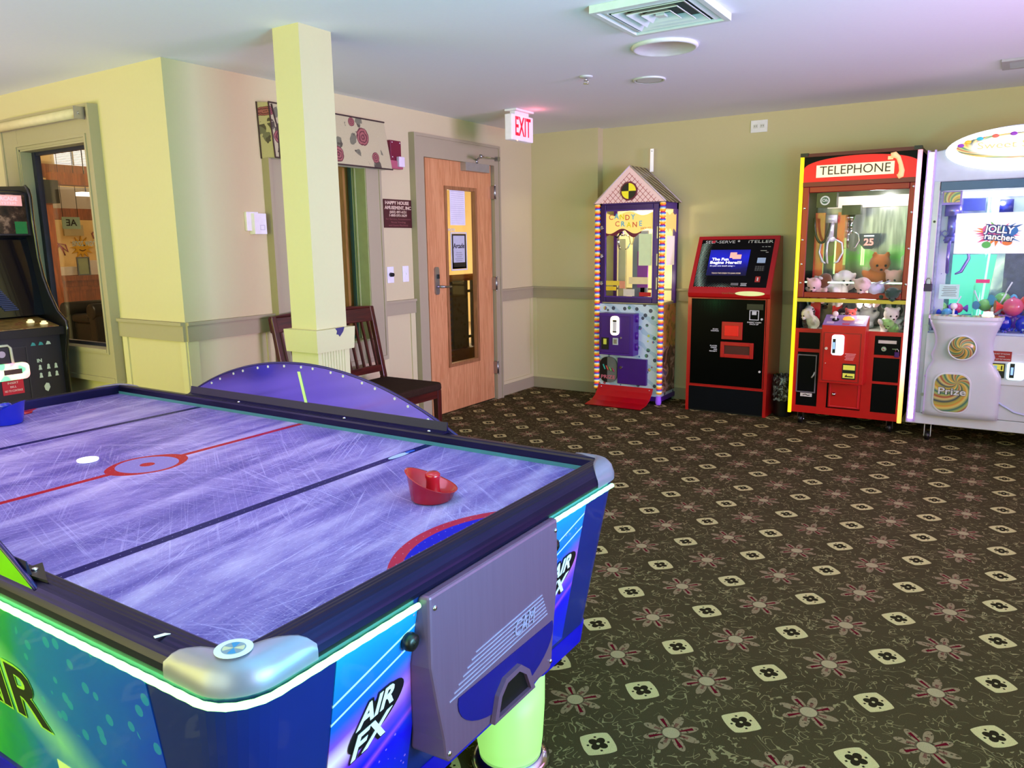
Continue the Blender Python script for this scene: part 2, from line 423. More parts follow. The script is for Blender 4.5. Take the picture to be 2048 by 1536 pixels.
# structural column
b = MB(); cx0, cx1, cy0, cy1 = -3.04, -2.862, 2.64, 2.845
b.box(cx0, cx1, cy0, cy1, .98, CZ, WALL)
b.box(cx0-.006, cx1+.006, cy0-.006, cy1+.006, 0, .93, PANEL)
for i in range(9):
    yy = cy0+.02+i*.019; b.box(cx1+.006, cx1+.009, yy, yy+.014, .1, .93, PANEL)
o = .03
b.hexa([(cx0-.024, cy0-.024, .905), (cx1+.024, cy0-.024, .905), (cx1+.024, cy1+.024, .905), (cx0-.024, cy1+.024, .905)],
       [(cx0-o, cy0-o, 1.018), (cx1+o, cy0-o, 1.018), (cx1+o, cy1+o, 1.018), (cx0-o, cy1+o, 1.018)], WALL)
CHIP = P('chipped_paint', (52, 44, 96), .6)
b.prism([(2.735, 1.019), (2.80, 1.021), (2.79, .999), (2.775, .984), (2.764, .975), (2.757, .985), (2.743, .988), (2.748, 1.004)], 'yz', cx1+o-.003, cx1+o+.0006, CHIP)
S(b, 'wall_column')

# ------------------------------------------------------------------ window in the left wall, with casing
def casing(mb, plane, a0, a1, z0, z1, wl_, wr_, w_, out=.055, bot=0, top=.13):
    def B(c0, c1, d0, d1, t):
        if plane == 'E': mb.box(w_, w_+t, c0, c1, d0, d1, TRIM)
        else: mb.box(c0, c1, w_-t, w_, d0, d1, TRIM)
    B(a0-wl_, a0, z0-bot, z1+top, out); B(a1, a1+wr_, z0-bot, z1+top, out); B(a0, a1, z1, z1+top, out-.001)
    B(a0, a1, z0-bot, z0, out-.001); B(a0-wl_+.02, a1+wr_-.02, z0-bot-.002, z0-bot+.03, out+.010)
    B(a0-wl_-.002, a0-wl_+.02, z0-bot-.001, z1+top+.001, out+.008); B(a1+wr_-.02, a1+wr_+.002, z0-bot-.001, z1+top+.001, out+.008); B(a0-wl_+.02, a1+wr_-.02, z1+top-.02, z1+top+.002, out+.007)
b = MB(); casing(b, 'E', wy0, wy1, wz0, wz1, .13, .15, XD, bot=.16); win1 = S(b, 'window_1')
GREENT = P('jamb_paint', (146, 156, 100), .6); DGREEN = P('dark_green_frame', (12, 58, 40), .5)
b = MB()
for y in (wy0, wy1-.008): b.box(XD-.115, XD+.050, y, y+.008, wz0, wz1, GREENT)
for k in range(3): b.box(XD-.05-k*.022, XD-.04-k*.022, wy1-.018, wy1-.008, wz0, wz1, GREENT)
b.box(XD-.115, XD+.05, wy0, wy1, wz0, wz0+.012, GREENT); b.box(XD-.115, XD+.05, wy0, wy1, wz1-.012, wz1, GREENT)
b.build('window_jamb', win1)
b = MB(); b.frame(wy0+.008, wy1-.004, wz0+.01, wz1-.01, .022, XD-.10, XD-.075, DGREEN, 'yz'); b.build('window_frame', win1)
b = MB(); b.frame(wy0-.02, wy1+.04, wz0-.02, wz1+.02, .085, XD-.20, XD-.13, wood('oak_trim', (128, 88, 34), (170, 126, 62)), 'yz'); b.build('outer_casing', win1)
b = MB(); b.box(XD-.092, XD-.088, wy0+.02, wy1-.02, wz0+.02, wz1-.02, GLASS); b.build('window_pane', win1)
# window in the front-left wall
b = MB(); casing(b, 'S', vx0, vx1, vz0, vz1, .20, .08, YW, bot=.2, top=.20); win2 = S(b, 'window_2')
b = MB(); b.box(vx0, vx0+.010, YW-.05, YW+.05, vz0, vz1, TRIM); b.box(vx1-.010, vx1, YW-.05, YW+.05, vz0, vz1, TRIM)
b.box(vx0, vx1, YW-.05, YW+.05, vz1-.012, vz1, TRIM); b.box(vx0, vx1, YW-.065, YW+.05, vz0-.01, vz0+.010, TRIM); b.build('window_jamb', win2)
b = MB(); b.frame(vx0-.03, vx1+.02, vz0-.02, vz1+.035, .018, YW-.062, YW-.054, TRIM); b.build('inner_moulding', win2)
DFRAME = P('dark_blue_frame', (30, 30, 52), .4)
b = MB(); b.frame(vx0+.010, vx1-.010, vz0+.010, vz1-.012, .022, YW+.02, YW+.045, DFRAME); b.build('window_frame', win2)
b = MB(); b.box(vx0+.032, vx0+.06, YW+.015, YW+.05, vz0+.012, vz1-.012, DFRAME); b.build('window_stile', win2)
b = MB(); b.box(vx0+.03, vx1-.03, YW+.033, YW+.037, vz0+.03, vz1-.03, GLASS); b.build('window_pane', win2)
TXT = P('etched_letters', (126, 122, 110), .6)
b = MB(); text(b, 'snow zone', (-4.98, YW+.03, 1.47), .07, 'S', TXT, sx=-1); b.build('window_lettering', win2)
# roller shade above it
SHADE = P('roller_shade_vinyl', (206, 192, 146), .6)
rs = thing('roller_shade', 'rolled-up cream roller shade with small metal bracket above the lobby window', 'window shade', (-5.3, YW-.05, 2.2))
b = MB(); b.cyl((-6.1, YW-.095, 2.215), (-4.66, YW-.095, 2.215), .028, SHADE, n=20); b.build('shade_roll', rs)
b = MB(); b.box(-4.657, -4.652, YW-.125, YW-.064, 2.18, 2.25, STEEL); b.cyl((-4.66, YW-.095, 2.215), (-4.645, YW-.095, 2.215), .009, STEEL); b.build('bracket', rs)

# ------------------------------------------------------------------ door
b = MB(); tz = 2.27; ci0, ci1, co0, co1 = 4.81, 5.785, 4.695, 5.872
for y0, y1, z0, z1 in ((co0, ci0, 0, tz), (ci1, co1, 0, tz), (ci0, ci1, 2.10, tz)): b.box(XD, XD+.05, y0, y1, z0, z1, TRIM)
b.box(XD, XD+.058, co0-.002, co0+.02, 0, tz+.001, TRIM); b.box(XD, XD+.058, co1-.02, co1+.002, 0, tz+.001, TRIM); b.box(XD, XD+.057, co0+.02, co1-.02, tz-.02, tz+.002, TRIM)
b.box(XD-.12, XD-.021, dy0-.001, dy0+.02, 0, dz1, TRIM); b.box(XD-.12, XD-.021, dy1-.02, dy1+.001, 0, dz1, TRIM); b.box(XD-.12, XD-.021, dy0, dy1, dz1-.018, dz1+.001, TRIM)
door = S(b, 'door_1')
gy0, gy1, gz0, gz1 = 5.105, 5.535, .405, 1.885
ly0, ly1 = 4.86, 5.775
xl0, xl1 = XD-.02, XD+.018
b = MB(); b.box(xl0, xl1, ly0, gy0, .012, 2.105, OAK); b.box(xl0, xl1, gy1, ly1, .012, 2.105, OAK); b.box(xl0, xl1, gy0, gy1, .012, gz0, OAK); b.box(xl0, xl1, gy0, gy1, gz1, 2.105, OAK)
leaf = b.build('door_leaf', door)
b = MB(); b.frame(gy0-.012, gy1+.012, gz0-.012, gz1+.012, .03, xl0+.004, xl1+.008, wood('oak_bead', (120, 78, 42), (170, 118, 72)), 'yz'); b.build('vision_frame', leaf)
b = MB(); b.box(XD-.003, XD+.001, gy0+.01, gy1-.01, gz0+.01, gz1-.01, GLASS)
b.build('vision_pane', leaf)
b = MB(); b.prism([(y, z) for y, z in rrect(4.93, 4.985, 1.02, 1.245, .02)], 'yz', xl1, xl1+.014, STEEL)
b.box(xl1+.012, xl1+.024, 4.955, 4.975, 1.15, 1.185, BLACK)
b.cyl((xl1+.01, 4.965, 1.085), (xl1+.06, 4.965, 1.085), .011, STEEL); b.tube([(xl1+.055, 4.965, 1.085), (xl1+.06, 5.0, 1.083), (xl1+.058, 5.085, 1.08)], [.011, .009, .007], STEEL); b.build('lever_handle', leaf)
for z in (1.87, 1.07, .30):
    b = MB(); b.cyl((XD+.058, 5.778, z-.06), (XD+.058, 5.778, z+.06), .010, STEEL); b.box(XD+.018, XD+.058, 5.765, 5.778, z-.055, z+.055, STEEL)
    for k in (-.062, .058): b.cyl((XD+.058, 5.778, z+k), (XD+.058, 5.778, z+k+.005), .012, CHROME)
    b.build('hinge', door)
b = MB(); b.box(xl1, xl1+.055, 5.33, 5.68, 2.03, 2.098, P('closer_aluminium', (176, 174, 166), .4, .6)); cl = b.build('door_closer', leaf)
b = MB(); b.cyl((xl1+.03, 5.52, 2.098), (xl1+.03, 5.52, 2.135), .014, STEEL); b.tube([(xl1+.03, 5.52, 2.128), (xl1+.19, 5.36, 2.133)], .008, STEEL)
b.tube([(xl1+.19, 5.36, 2.138), (XD+.075, 5.80, 2.158)], .006, CHROME); b.cyl((xl1+.19, 5.36, 2.12), (xl1+.19, 5.36, 2.148), .013, STEEL); b.box(XD+.05, XD+.085, 5.79, 5.83, 2.14, 2.175, STEEL); b.build('closer_arm', cl)
INK = P('black_ink', (24, 24, 28), .7); GREYINK = P('grey_ink', (120, 122, 128), .7)
b = MB(); b.box(XD+.0015, XD+.003, 5.19, 5.40, 1.583, 1.878, PAPER)
for i in range(16): b.box(XD+.003, XD+.0035, 5.205, 5.385, 1.60+i*.017, 1.6035+i*.017, P('pale_lines', (190, 192, 205), .8))
b.build('paper_sheet', label='blank white sheet of paper taped high on the door glass', cat='paper')
t = thing('arcade_notice', 'black-framed arcade notice hanging on the door glass below the white sheet', 'sign', (XD+.004, 5.3, 1.22))
b = MB(); b.frame(5.185, 5.41, 1.205, 1.525, .012, XD+.0015, XD+.007, P('clear_edge', (205, 210, 212), .3), 'yz'); b.frame(5.2, 5.395, 1.22, 1.51, .014, XD+.002, XD+.008, BLACK, 'yz'); b.box(XD+.002, XD+.008, 5.2, 5.395, 1.22, 1.272, BLACK); b.build('frame', t)
b = MB(); b.box(XD+.0015, XD+.004, 5.2, 5.395, 1.22, 1.51, P('notice_paper', (186, 192, 198), .8)); b.build('sheet', t)
b = MB(); text(b, 'Arcade', (XD+.0045, 5.297, 1.41), .058, 'E', INK, bold=.001, w=.155)
for i, wd in enumerate((.08, .1, .07, .11, .09)): b.box(XD+.0045, XD+.005, 5.297-wd/2, 5.297+wd/2, 1.352-i*.017, 1.356-i*.017, GREYINK)
b.build('lettering', t)
b = MB(); text(b, 'wone', (XD-.006, 5.205, 1.548), .05, 'E', P('pale_letters', (200, 205, 200), .6), bold=.0006)
b.build('door_lettering', leaf)

# ------------------------------------------------------------------ things on the left wall
def floral():
    m = M('floral_fabric'); x, y, z = m.pos()
    v = m.vec(x, y*1.0, z*1.0)
    d = m.noise(9, 2, m.pv, col=True)
    n = m.nt.nodes.new('ShaderNodeMix'); n.data_type = 'RGBA'; n.inputs[0].default_value = .05; m.nt.links.new(v, n.inputs[6]); m.nt.links.new(d, n.inputs[7]); vv = n.outputs[2]
    nz = m.noise(30, 2, m.pv); dist = None
    for ry, rz_, rr_ in ((4.08, 2.165, 1.0), (4.19, 2.035, .62), (3.83, 2.03, .85), (3.98, 2.255, .5), (3.55, 2.17, 1.0), (3.34, 2.09, .7), (3.70, 2.24, .5), (3.29, 2.24, .45)):
        dd = ((((y-ry)*(y-ry)+(z-rz_)*(z-rz_)).sqrt())/(rr_*.22)); dist = dd if dist is None else dist.mn(dd)
    rose = (dist+(nz-.5)*.10).lt(.27); ring = ((dist*62+nz*9).sin()).gt(.1)
    vl = m.voro(10, vv); dl = X(m.nt, vl.outputs['Distance']); leaf_ = (dl+(nz-.5)*.35).lt(.36)*dist.lt(.62)*dist.gt(.22)
    dk = m.noise(16, 1, m.pv).gt(.5)
    col = m.mix(rgb(186, 176, 132), rgb(96, 96, 74), leaf_*.9); col = m.mix(col, rgb(62, 50, 36), leaf_*dk*.8)
    col = m.mix(col, rgb(158, 88, 82), rose); col = m.mix(col, rgb(96, 28, 40), rose*ring)
    wv = m.noise(300, 2, m.pv); col = m.mix(col, rgb(150, 140, 104), wv.gt(.58)*.25)
    m.base(col); m.pr(.9, sheen=.2); m.bump(wv, .3, .001); return m.m
FLORAL = floral()
t = thing('window_valance', 'floral rose-print fabric valance over the window behind the column', 'valance', (XD+.05, 3.8, 1.98))
b = MB(); yl, yr = 3.285, 4.315
b.hexa([(XD, yl, 1.965), (XD+.125, yl+.005, 1.965), (XD+.125, yr+.045, 1.965), (XD, yr+.04, 1.965)], [(XD, yl-.01, 2.30), (XD+.10, yl, 2.29), (XD+.10, yr, 2.29), (XD, yr, 2.30)], FLORAL)
b.build('fabric_panel', t, bevel=.008)
b = MB(); PIP = P('brown_piping', (66, 46, 40), .8)
b.tube([(XD+.10, yl, 2.29), (XD+.10, yr, 2.29)], .005, PIP); b.tube([(XD+.125, yl+.005, 1.965), (XD+.125, yr+.045, 1.965)], .005, PIP); b.tube([(XD+.10, yl, 2.29), (XD+.125, yl+.005, 1.965)], .005, PIP); b.tube([(XD+.005, yl-.01, 2.30), (XD+.005, yl, 1.965)], .005, PIP)
b.tube([(XD+.102, yl+.02, 2.28), (XD+.11, yl+.05, 2.13), (XD+.127, yl+.04, 1.97)], .006, PIP); b.build('piping', t)
MAROON = P('maroon_plastic', (112, 8, 44), .35)
t = thing('fire_strobe', 'maroon fire alarm strobe mounted beside the valance', 'alarm', (XD+.02, 4.52, 1.99))
b = MB(); b.box(XD, XD+.035, 4.445, 4.565, 2.04, 2.19, MAROON); b.box(XD, XD+.045, 4.43, 4.57, 1.985, 2.045, P('pink_plastic', (170, 84, 100), .4)); b.build('housing', t, bevel=.004)
b = MB(); b.box(XD+.035, XD+.065, 4.505, 4.57, 2.0, 2.075, P('strobe_lens', (226, 214, 220), .12)); b.build('strobe_lens', t, bevel=.006)
for y in (4.465, 4.55):
    for z in (2.07, 2.175): b = MB(); b.cyl((XD+.034, y, z), (XD+.037, y, z), .004, WHITE); b.build('screw', t)
t = thing('amusement_sign', 'maroon plaque with cream lettering on the wall left of the door', 'sign', (XD+.01, 4.53, 1.55))
PLAQ = P('maroon_plaque', (70, 20, 26), .4); CREAM = P('cream_letters', (214, 190, 160), .6); CREAM2 = P('dim_letters', (134, 76, 72), .6)
b = MB(); b.box(XD, XD+.008, 4.375, 4.69, 1.555, 1.765, PLAQ); b.build('plaque', t)
b = MB(); x = XD+.0085
text(b, 'HAPPY HOUSE', (x, 4.525, 1.738), .034, 'E', CREAM, bold=.0012, w=.27); text(b, 'AMUSEMENT, INC', (x, 4.532, 1.702), .034, 'E', CREAM, bold=.0012, w=.30)
text(b, '(603) 497-4151', (x, 4.532, 1.671), .026, 'E', CREAM, bold=.0005, w=.19); text(b, '1-800-593-3629', (x, 4.532, 1.646), .026, 'E', CREAM, bold=.0005, w=.2)
for i, s_ in enumerate(('for Service, Amusements', 'Route Vending', 'and Game Machines')): text(b, s_, (x, 4.532, 1.619-i*.023), .018, 'E', CREAM2, w=(.28, .16, .22)[i])
b.build('lettering', t)
def plate(name, label, cat, y0, y1, z0, z1, fn):
    t = thing(name, label, cat, (XD+.004, (y0+y1)/2, z0)); b = MB(); b.box(XD, XD+.007, y0, y1, z0, z1, WHITE); b.build('cover_plate', t, bevel=.002); fn(t); return t
def f1(t): b = MB(); b.cyl((XD+.006, 4.42, 1.205), (XD+.035, 4.42, 1.205), .017, BLACK, r1=.014); b.build('knob', t)
def f2(t): b = MB(); b.box(XD+.006, XD+.012, 4.585, 4.608, 1.185, 1.222, WHITE); b.box(XD+.01, XD+.02, 4.592, 4.601, 1.20, 1.215, WHITE); b.build('toggle', t)
plate('dimmer_switch', 'white switch plate with a black round knob right of the window', 'switch', 4.385, 4.458, 1.143, 1.265, f1)
plate('light_switch', 'plain white toggle light switch nearest the door frame', 'switch', 4.562, 4.632, 1.143, 1.265, f2)
t = thing('thermostat', 'white double wall box thermostat left of the floral valance', 'thermostat', (XD+.02, 3.18, 1.5))
b = MB(); b.box(XD, XD+.022, 3.125, 3.215, 1.525, 1.64, WHITE); b.build('back_plate', t, bevel=.003)
b = MB(); b.box(XD+.0, XD+.05, 3.16, 3.25, 1.505, 1.63, WHITE); b.frame(3.20, 3.235, 1.53, 1.56, .003, XD+.05, XD+.052, P('light_grey', (188, 186, 200), .5), 'yz'); b.build('housing', t, bevel=.004)
# outlet high on the back wall
t = thing('wall_outlet', 'white double power outlet high on the back wall', 'outlet', (-1.83, YB-.004, 2.28))
b = MB(); b.box(-1.90, -1.765, YB-.007, YB, 2.292, 2.388, WHITE); b.build('cover_plate', t, bevel=.002)
b = MB()
for xx in (-1.86, -1.805):
    b.box(xx-.018, xx+.018, YB-.010, YB-.006, 2.325, 2.355, P('receptacle', (214, 214, 205), .5))
    for k in (-.008, .008): b.box(xx+k-.0015, xx+k+.0015, YB-.0108, YB-.009, 2.336, 2.347, BLACK)
b.build('receptacle', t)

# ------------------------------------------------------------------ ceiling things
t = thing('exit_sign', 'white ceiling exit sign with glowing red letters', 'exit sign', (-3.325, 5.31, 2.2))
b = MB(); b.box(-3.37, -3.302, 5.14, 5.455, 2.212, 2.405, P('sign_white', (236, 232, 236), .4, es=.12)); b.build('housing', t, bevel=.008)
b = MB(); b.box(-3.36, -3.31, 5.20, 5.40, 2.404, 2.43, WHITE); b.box(-3.39, -3.28, 5.17, 5.43, 2.43, 2.4445, WHITE); b.build('canopy', t, bevel=.003)
b = MB(); text(b, 'EXIT', (-3.3015, 5.30, 2.31), .20, 'E', emis('exit_red', (255, 10, 50), 1.6, (120, 0, 0)), bold=.003, w=.225); b.build('lettering', t)
b = MB(); b.sph((-3.302, 5.215, 2.212), .006, emis('led_amber', (255, 120, 80), 3)); b.build('indicator_led', t)
light('POINT', (-3.2, 5.33, 2.39), .35, (1, .15, .2), .03)
# square diffuser with nested louvres, rotated against the walls
VW = P('vent_white', (206, 214, 206), .5)
t = thing('air_diffuser', 'square louvred white air diffuser with lit edges at the top of the ceiling', 'air vent', (-1.36, 3.36, 2.41), 0)
va = (Vector((-1.633, 3.204)), Vector((-1.628, 3.677)), Vector((-1.186, 3.634)))
b = MB()
vcx, vcy, vh = -1.41, 3.445, .218
for k in range(4):
    r1 = vh-k*.05; r0 = r1-.036; zt = 2.443; zb = 2.443-.012-(k*.004)
    for sx_, sy_ in ((1, 0), (-1, 0), (0, 1), (0, -1)):
        if sx_: pb = [(vcx+sx_*r1, vcy-r1), (vcx+sx_*r1, vcy+r1), (vcx+sx_*r0, vcy+r0), (vcx+sx_*r0, vcy-r0)]
        else: pb = [(vcx-r1, vcy+sy_*r1), (vcx+r1, vcy+sy_*r1), (vcx+r0, vcy+sy_*r0), (vcx-r0, vcy+sy_*r0)]
        z = (2.412, 2.412, 2.436, 2.436) if k else (2.425, 2.425, 2.414, 2.414)
        b.add([(p[0], p[1], zz) for p, zz in zip(pb, z)]+[(p[0], p[1], zz+.004) for p, zz in zip(pb, z)], [(0, 1, 2, 3), (7, 6, 5, 4), (0, 4, 5, 1), (1, 5, 6, 2), (2, 6, 7, 3), (3, 7, 4, 0)], VW)
b.box(vcx-.02, vcx+.02, vcy-.02, vcy+.02, 2.415, 2.425, VW); b.build('louvres', t)
b = MB(); b.box(vcx-.22, vcx+.22, vcy-.22, vcy+.22, 2.438, 2.4445, P('duct_dark', (70, 74, 66), .8)); b.build('duct_opening', t)
b = MB()
for x0, x1, y0, y1 in ((vcx-.24, vcx-.216, vcy-.24, vcy+.24), (vcx+.216, vcx+.24, vcy-.24, vcy+.24), (vcx-.216, vcx+.216, vcy-.24, vcy-.216), (vcx-.216, vcx+.216, vcy+.216, vcy+.24)): b.box(x0, x1, y0, y1, 2.412, 2.4445, VW)
b.build('frame', t)
t = thing('ceiling_speaker', 'large round white flush cover on the ceiling beside the diffuser', 'ceiling cover', (-1.64, 4.07, 2.42))
b = MB(); b.lathe([(.172, 2.4445), (.175, 2.436), (.168, 2.428), (.158, 2.426), (.153, 2.432), (.0001, 2.432)], (-1.643, 4.065, 0), P('cover_white', (214, 218, 212), .45), n=48); b.build('cover', t)
t = thing('recessed_light', 'small round recessed downlight beyond the large round ceiling cover', 'ceiling light', (-2.045, 4.8, 2.43))
b = MB(); b.lathe([(.102, 2.4445), (.104, 2.437), (.094, 2.434), (.088, 2.438)], (-2.045, 4.815, 0), VW, n=36); b.build('trim_ring', t)
b = MB(); b.lathe([(.09, 2.4445), (.088, 2.437), (.05, 2.441), (.0001, 2.442)], (-2.045, 4.815, 0), P('reflector', (180, 196, 168), .25, .5), n=32); b.build('reflector', t)
t = thing('sprinkler_head', 'small chrome sprinkler head on the ceiling left of the downlight', 'sprinkler', (-2.32, 4.48, 2.4))
b = MB(); b.lathe([(.042, 2.4445), (.040, 2.438), (.02, 2.436), (.0001, 2.436)], (-2.33, 4.49, 0), VW, n=24); b.build('escutcheon', t)
b = MB(); b.cyl((-2.33, 4.49, 2.436), (-2.33, 4.49, 2.415), .008, CHROME); b.cyl((-2.33, 4.49, 2.400), (-2.33, 4.49, 2.403), .018, CHROME)
for k in (-1, 1): b.tube([(-2.33+k*.012, 4.49, 2.425), (-2.33+k*.014, 4.49, 2.41), (-2.33, 4.49, 2.402)], .003, CHROME)
b.build('deflector', t)
t = thing('return_grille', 'grey rectangular return air grille at the right edge of the ceiling', 'air vent', (.05, 5.69, 2.43))
b = MB(); b.box(-.142, .30, 5.60, 5.79, 2.436, 2.4445, P('grille_grey', (120, 122, 120), .5)); b.build('backing', t)
b = MB()
for x0, x1, y0, y1 in ((-.15, -.11, 5.55, 5.83), (.27, .31, 5.55, 5.83), (-.11, .27, 5.55, 5.60), (-.11, .27, 5.79, 5.83)): b.box(x0, x1, y0, y1, 2.430, 2.4445, P('grille_frame', (168, 170, 166), .5))
for i in range(10): b.box(-.11, .27, 5.61+i*.018, 5.617+i*.018, 2.431, 2.438, P('grille_frame', (168, 170, 166), .5))
b.build('louvres', t)

# ================================================================== air hockey table
TX0, TX1, TY0, TY1 = -3.537, -.917, .635, 2.015
FX0, FX1, FY0, FY1 = -3.469, -.985, .695, 1.955
FZ = .76; ZT, ZB = .75, .23; TAP = .10; TAY = .045
tab = thing('air_hockey_table', 'large purple-lit air hockey table with dark rails and green light strip', 'air hockey table', (-2.227, 1.325, 0))
def tin(z): return TAP*(ZT-z)/(ZT-ZB)
def field():
    m = M('playfield_print'); x, y, z = m.pos()
    st = m.noise(1, 3, m.vec(x*7.5+y*1.2, y*1.0, 0), .6, .6); cl = m.noise(5, 4, m.vec(x*3, y*1.2, 0), .65)
    base_ = m.ramp((st*.8+cl*.35-.08).clamp(), [(.36, rgb(82, 70, 150)), (.48, rgb(114, 100, 176)), (.60, rgb(152, 140, 200)), (.76, rgb(186, 176, 216))])
    sc = None
    for i, a in enumerate((.2, .55, .95, 1.3, 1.75, 2.15, 2.55, 2.9)):
        ca, sa = math.cos(a), math.sin(a)
        u = x*ca+y*sa; v = y*ca-x*sa
        nn = m.noise(1, 1, m.vec(u*.8+i*9, v*62, i*3.7), .5, .12)
        l = (1-((nn-.5).abs()/.016).clamp())*m.noise(2.4, 1, m.vec(x+i*7, y, i)).step(.45, .66)
        sc = l if sc is None else sc.mx(l)
    fr = m.noise(1, 3, m.vec(x*260, y*60, 0), .7)
    col = m.mix(base_, rgb(205, 196, 252), sc*.45); col = m.mix(col, rgb(196, 184, 236), fr.step(.52, .8)*.5)
    px = (x/.0255); py = (y/.0255); hx = (px-px.round()).abs(); hy = (py-py.round()).abs()
    hole = ((hx*hx+hy*hy).sqrt()).lt(.055)
    # centre line, circle, blue lines, goal crescents
    cxx, cyy = -2.232, 1.322
    dx = x-cxx; dy = y-cyy; r = (dx*dx+dy*dy).sqrt(); flare = ((dy.abs()/(r+.001)).clamp())**4
    disc = r.lt(.094); ring = r.lt(flare*.022+.106)*r.gt(.092); dot = r.lt(.022)
    red = (dx.abs().lt(.0125)*r.gt(.1)).mx(ring).mx(dot)
    blue = ((x+1.607).abs().lt(.0165)).mx((x+2.857).abs().lt(.0165))
    inn = rgb(124, 114, 186)
    g = None; gr = None
    for gx in (-.772, -3.682):
        ex = x-gx; rr = (ex*ex+dy*dy).sqrt(); a = rr.lt(.341)*rr.gt(.312); bb = rr.lt(.312)
        gr = a if gr is None else gr.mx(a); g = bb if g is None else g.mx(bb)
    col = m.mix(col, inn, disc); col = m.mix(col, rgb(160, 2, 40), red.mx(gr*.9)); col = m.mix(col, rgb(176, 30, 62), gr*.6)
    col = m.mix(col, rgb(8, 4, 84), blue); col = m.mix(col, rgb(0, 18, 180), g)
    col = m.mix(col, rgb(206, 204, 250), hole*.4)
    m.base(col); m.pr(.38, spec=.12); m.bump(fr, .12, .0006); return m.m
b = MB(); b.box(FX0-.004, FX1+.004, FY0-.004, FY1+.004, FZ-.02, FZ, field()); b.build('playfield', tab)
# pale inset logo on the blue line
b = MB(); b.prism(ell(-1.607, 1.80, .013, .05, 20), 'xy', FZ, FZ+.0006, P('ice_blue', (168, 190, 236), .4)); b.prism(ell(-1.607, 1.855, .009, .022, 16), 'xy', FZ+.0004, FZ+.0012, P('print_blue', (30, 80, 190), .4)); b.build('line_emblem', tab)

def loop(x0, x1, y0, y1, r, z, n=8): return [(px, py, z) for px, py in rrect(x0, x1, y0, y1, r, n)]
def cab_mat():
    m = M('cabinet_print'); x, y, z = m.pos()
    n = m.noise(2.5, 3, m.pv)
    m.base(m.mix(rgb(4, 16, 92), rgb(8, 44, 128), n)); m.pr(.3, coat=.2); return m.m
CAB = cab_mat()
b = MB(); b.hexa(loop(TX0+TAP, TX1-TAP, TY0+TAY, TY1-TAY, .06, ZB), loop(TX0+.004, TX1-.004, TY0+.004, TY1-.004, .09, ZT), CAB)
cab = b.build('cabinet', tab)
BLUEB = P('blue_underside', (0, 0, 190), .35)
b = MB(); b.hexa(loop(TX0+TAP-.004, TX1-TAP+.004, TY0+TAY-.004, TY1-TAY+.004, .06, ZB-.008), loop(TX0+TAP-.012, TX1-TAP+.012, TY0+TAY-.008, TY1-TAY+.008, .06, ZB+.055), BLUEB); b.build('base_band', tab)
# aluminium rails: profile swept between corner caps
PROF = [(0, .7601), (0, .793), (.03, .799), (.10, .801), (.45, .800), (.70, .794), (.88, .783), (.97, .772), (1, .760), (.99, .752), (.90, .748), (0, .748)]
def rail_mat():
    m = M('ribbed_rail'); x, y, z = m.pos()
    gx = ((x*620).sin()*.5+.5); gy = ((y*620).sin()*.5+.5)
    n = m.noise(6, 2, m.pv); m.base(m.mix(rgb(30, 27, 60), rgb(42, 38, 80), n)); m.pr(.32, .85)
    return m
rm = rail_mat(); _x, _y, _z = rm.pos(); rm.bump((_y*700).sin()*.5+.5, .4, .001); RAILX = rm.m
rm = rail_mat(); _x, _y, _z = rm.pos(); rm.bump((_x*700).sin()*.5+.5, .4, .001); RAILY = rm.m
def sweep(mb, pairs, prof, m, zs=0):
    v = []
    for (ix, iy), (ox, oy) in pairs:
        for f, z in prof: v.append((ix+(ox-ix)*f, iy+(oy-iy)*f, z+zs))
    k = len(prof); fs = []
    for j in range(len(pairs)-1):
        for i in range(k): fs.append((j*k+i, j*k+(i+1) % k, (j+1)*k+(i+1) % k, (j+1)*k+i))
    mb.add(v, fs, m, False); mb.add(v[:k], [tuple(range(k))], m); mb.add(v[-k:], [tuple(range(k))], m)
rr = .085; e = .07
def corner_pairs(sx_, sy_, a0, a1, n=8):
    fx = FX1 if sx_ > 0 else FX0; fy = FY1 if sy_ > 0 else FY0; ox = (TX1 if sx_ > 0 else TX0)-sx_*rr; oy = (TY1 if sy_ > 0 else TY0)-sy_*rr
    return [((fx, fy), (ox+sx_*rr*math.cos(a0+(a1-a0)*i/n), oy+sy_*rr*math.sin(a0+(a1-a0)*i/n))) for i in range(n+1)]
Q = PI/4
for sy_ in (-1, 1):
    fy, oy = (FY0, TY0) if sy_ < 0 else (FY1, TY1)
    b = MB(); sweep(b, corner_pairs(-1, sy_, Q, PI/2)+[((FX0+e, fy), (TX0+rr+e, oy)), ((FX1-e, fy), (TX1-rr-e, oy))]+corner_pairs(1, sy_, PI/2, Q), PROF, RAILX); b.build('rail', tab)
for sx_ in (1, -1):
    fx, ox = (FX1, TX1) if sx_ > 0 else (FX0, TX0)
    b = MB(); sweep(b, corner_pairs(sx_, -1, Q, 0)+[((fx, FY0+e), (ox, TY0+rr+e)), ((fx, FY1-e), (ox, TY1-rr-e))]+corner_pairs(sx_, 1, 0, Q), PROF, RAILY); b.build('rail', tab)
# teal lower edge inside the far rail
TEAL = P('teal_edge', (60, 120, 132), .4)
b = MB(); b.box(FX0, FX1, FY1-.003, FY1+.002, FZ, FZ+.012, TEAL); b.build('rail_inner_edge', tab)
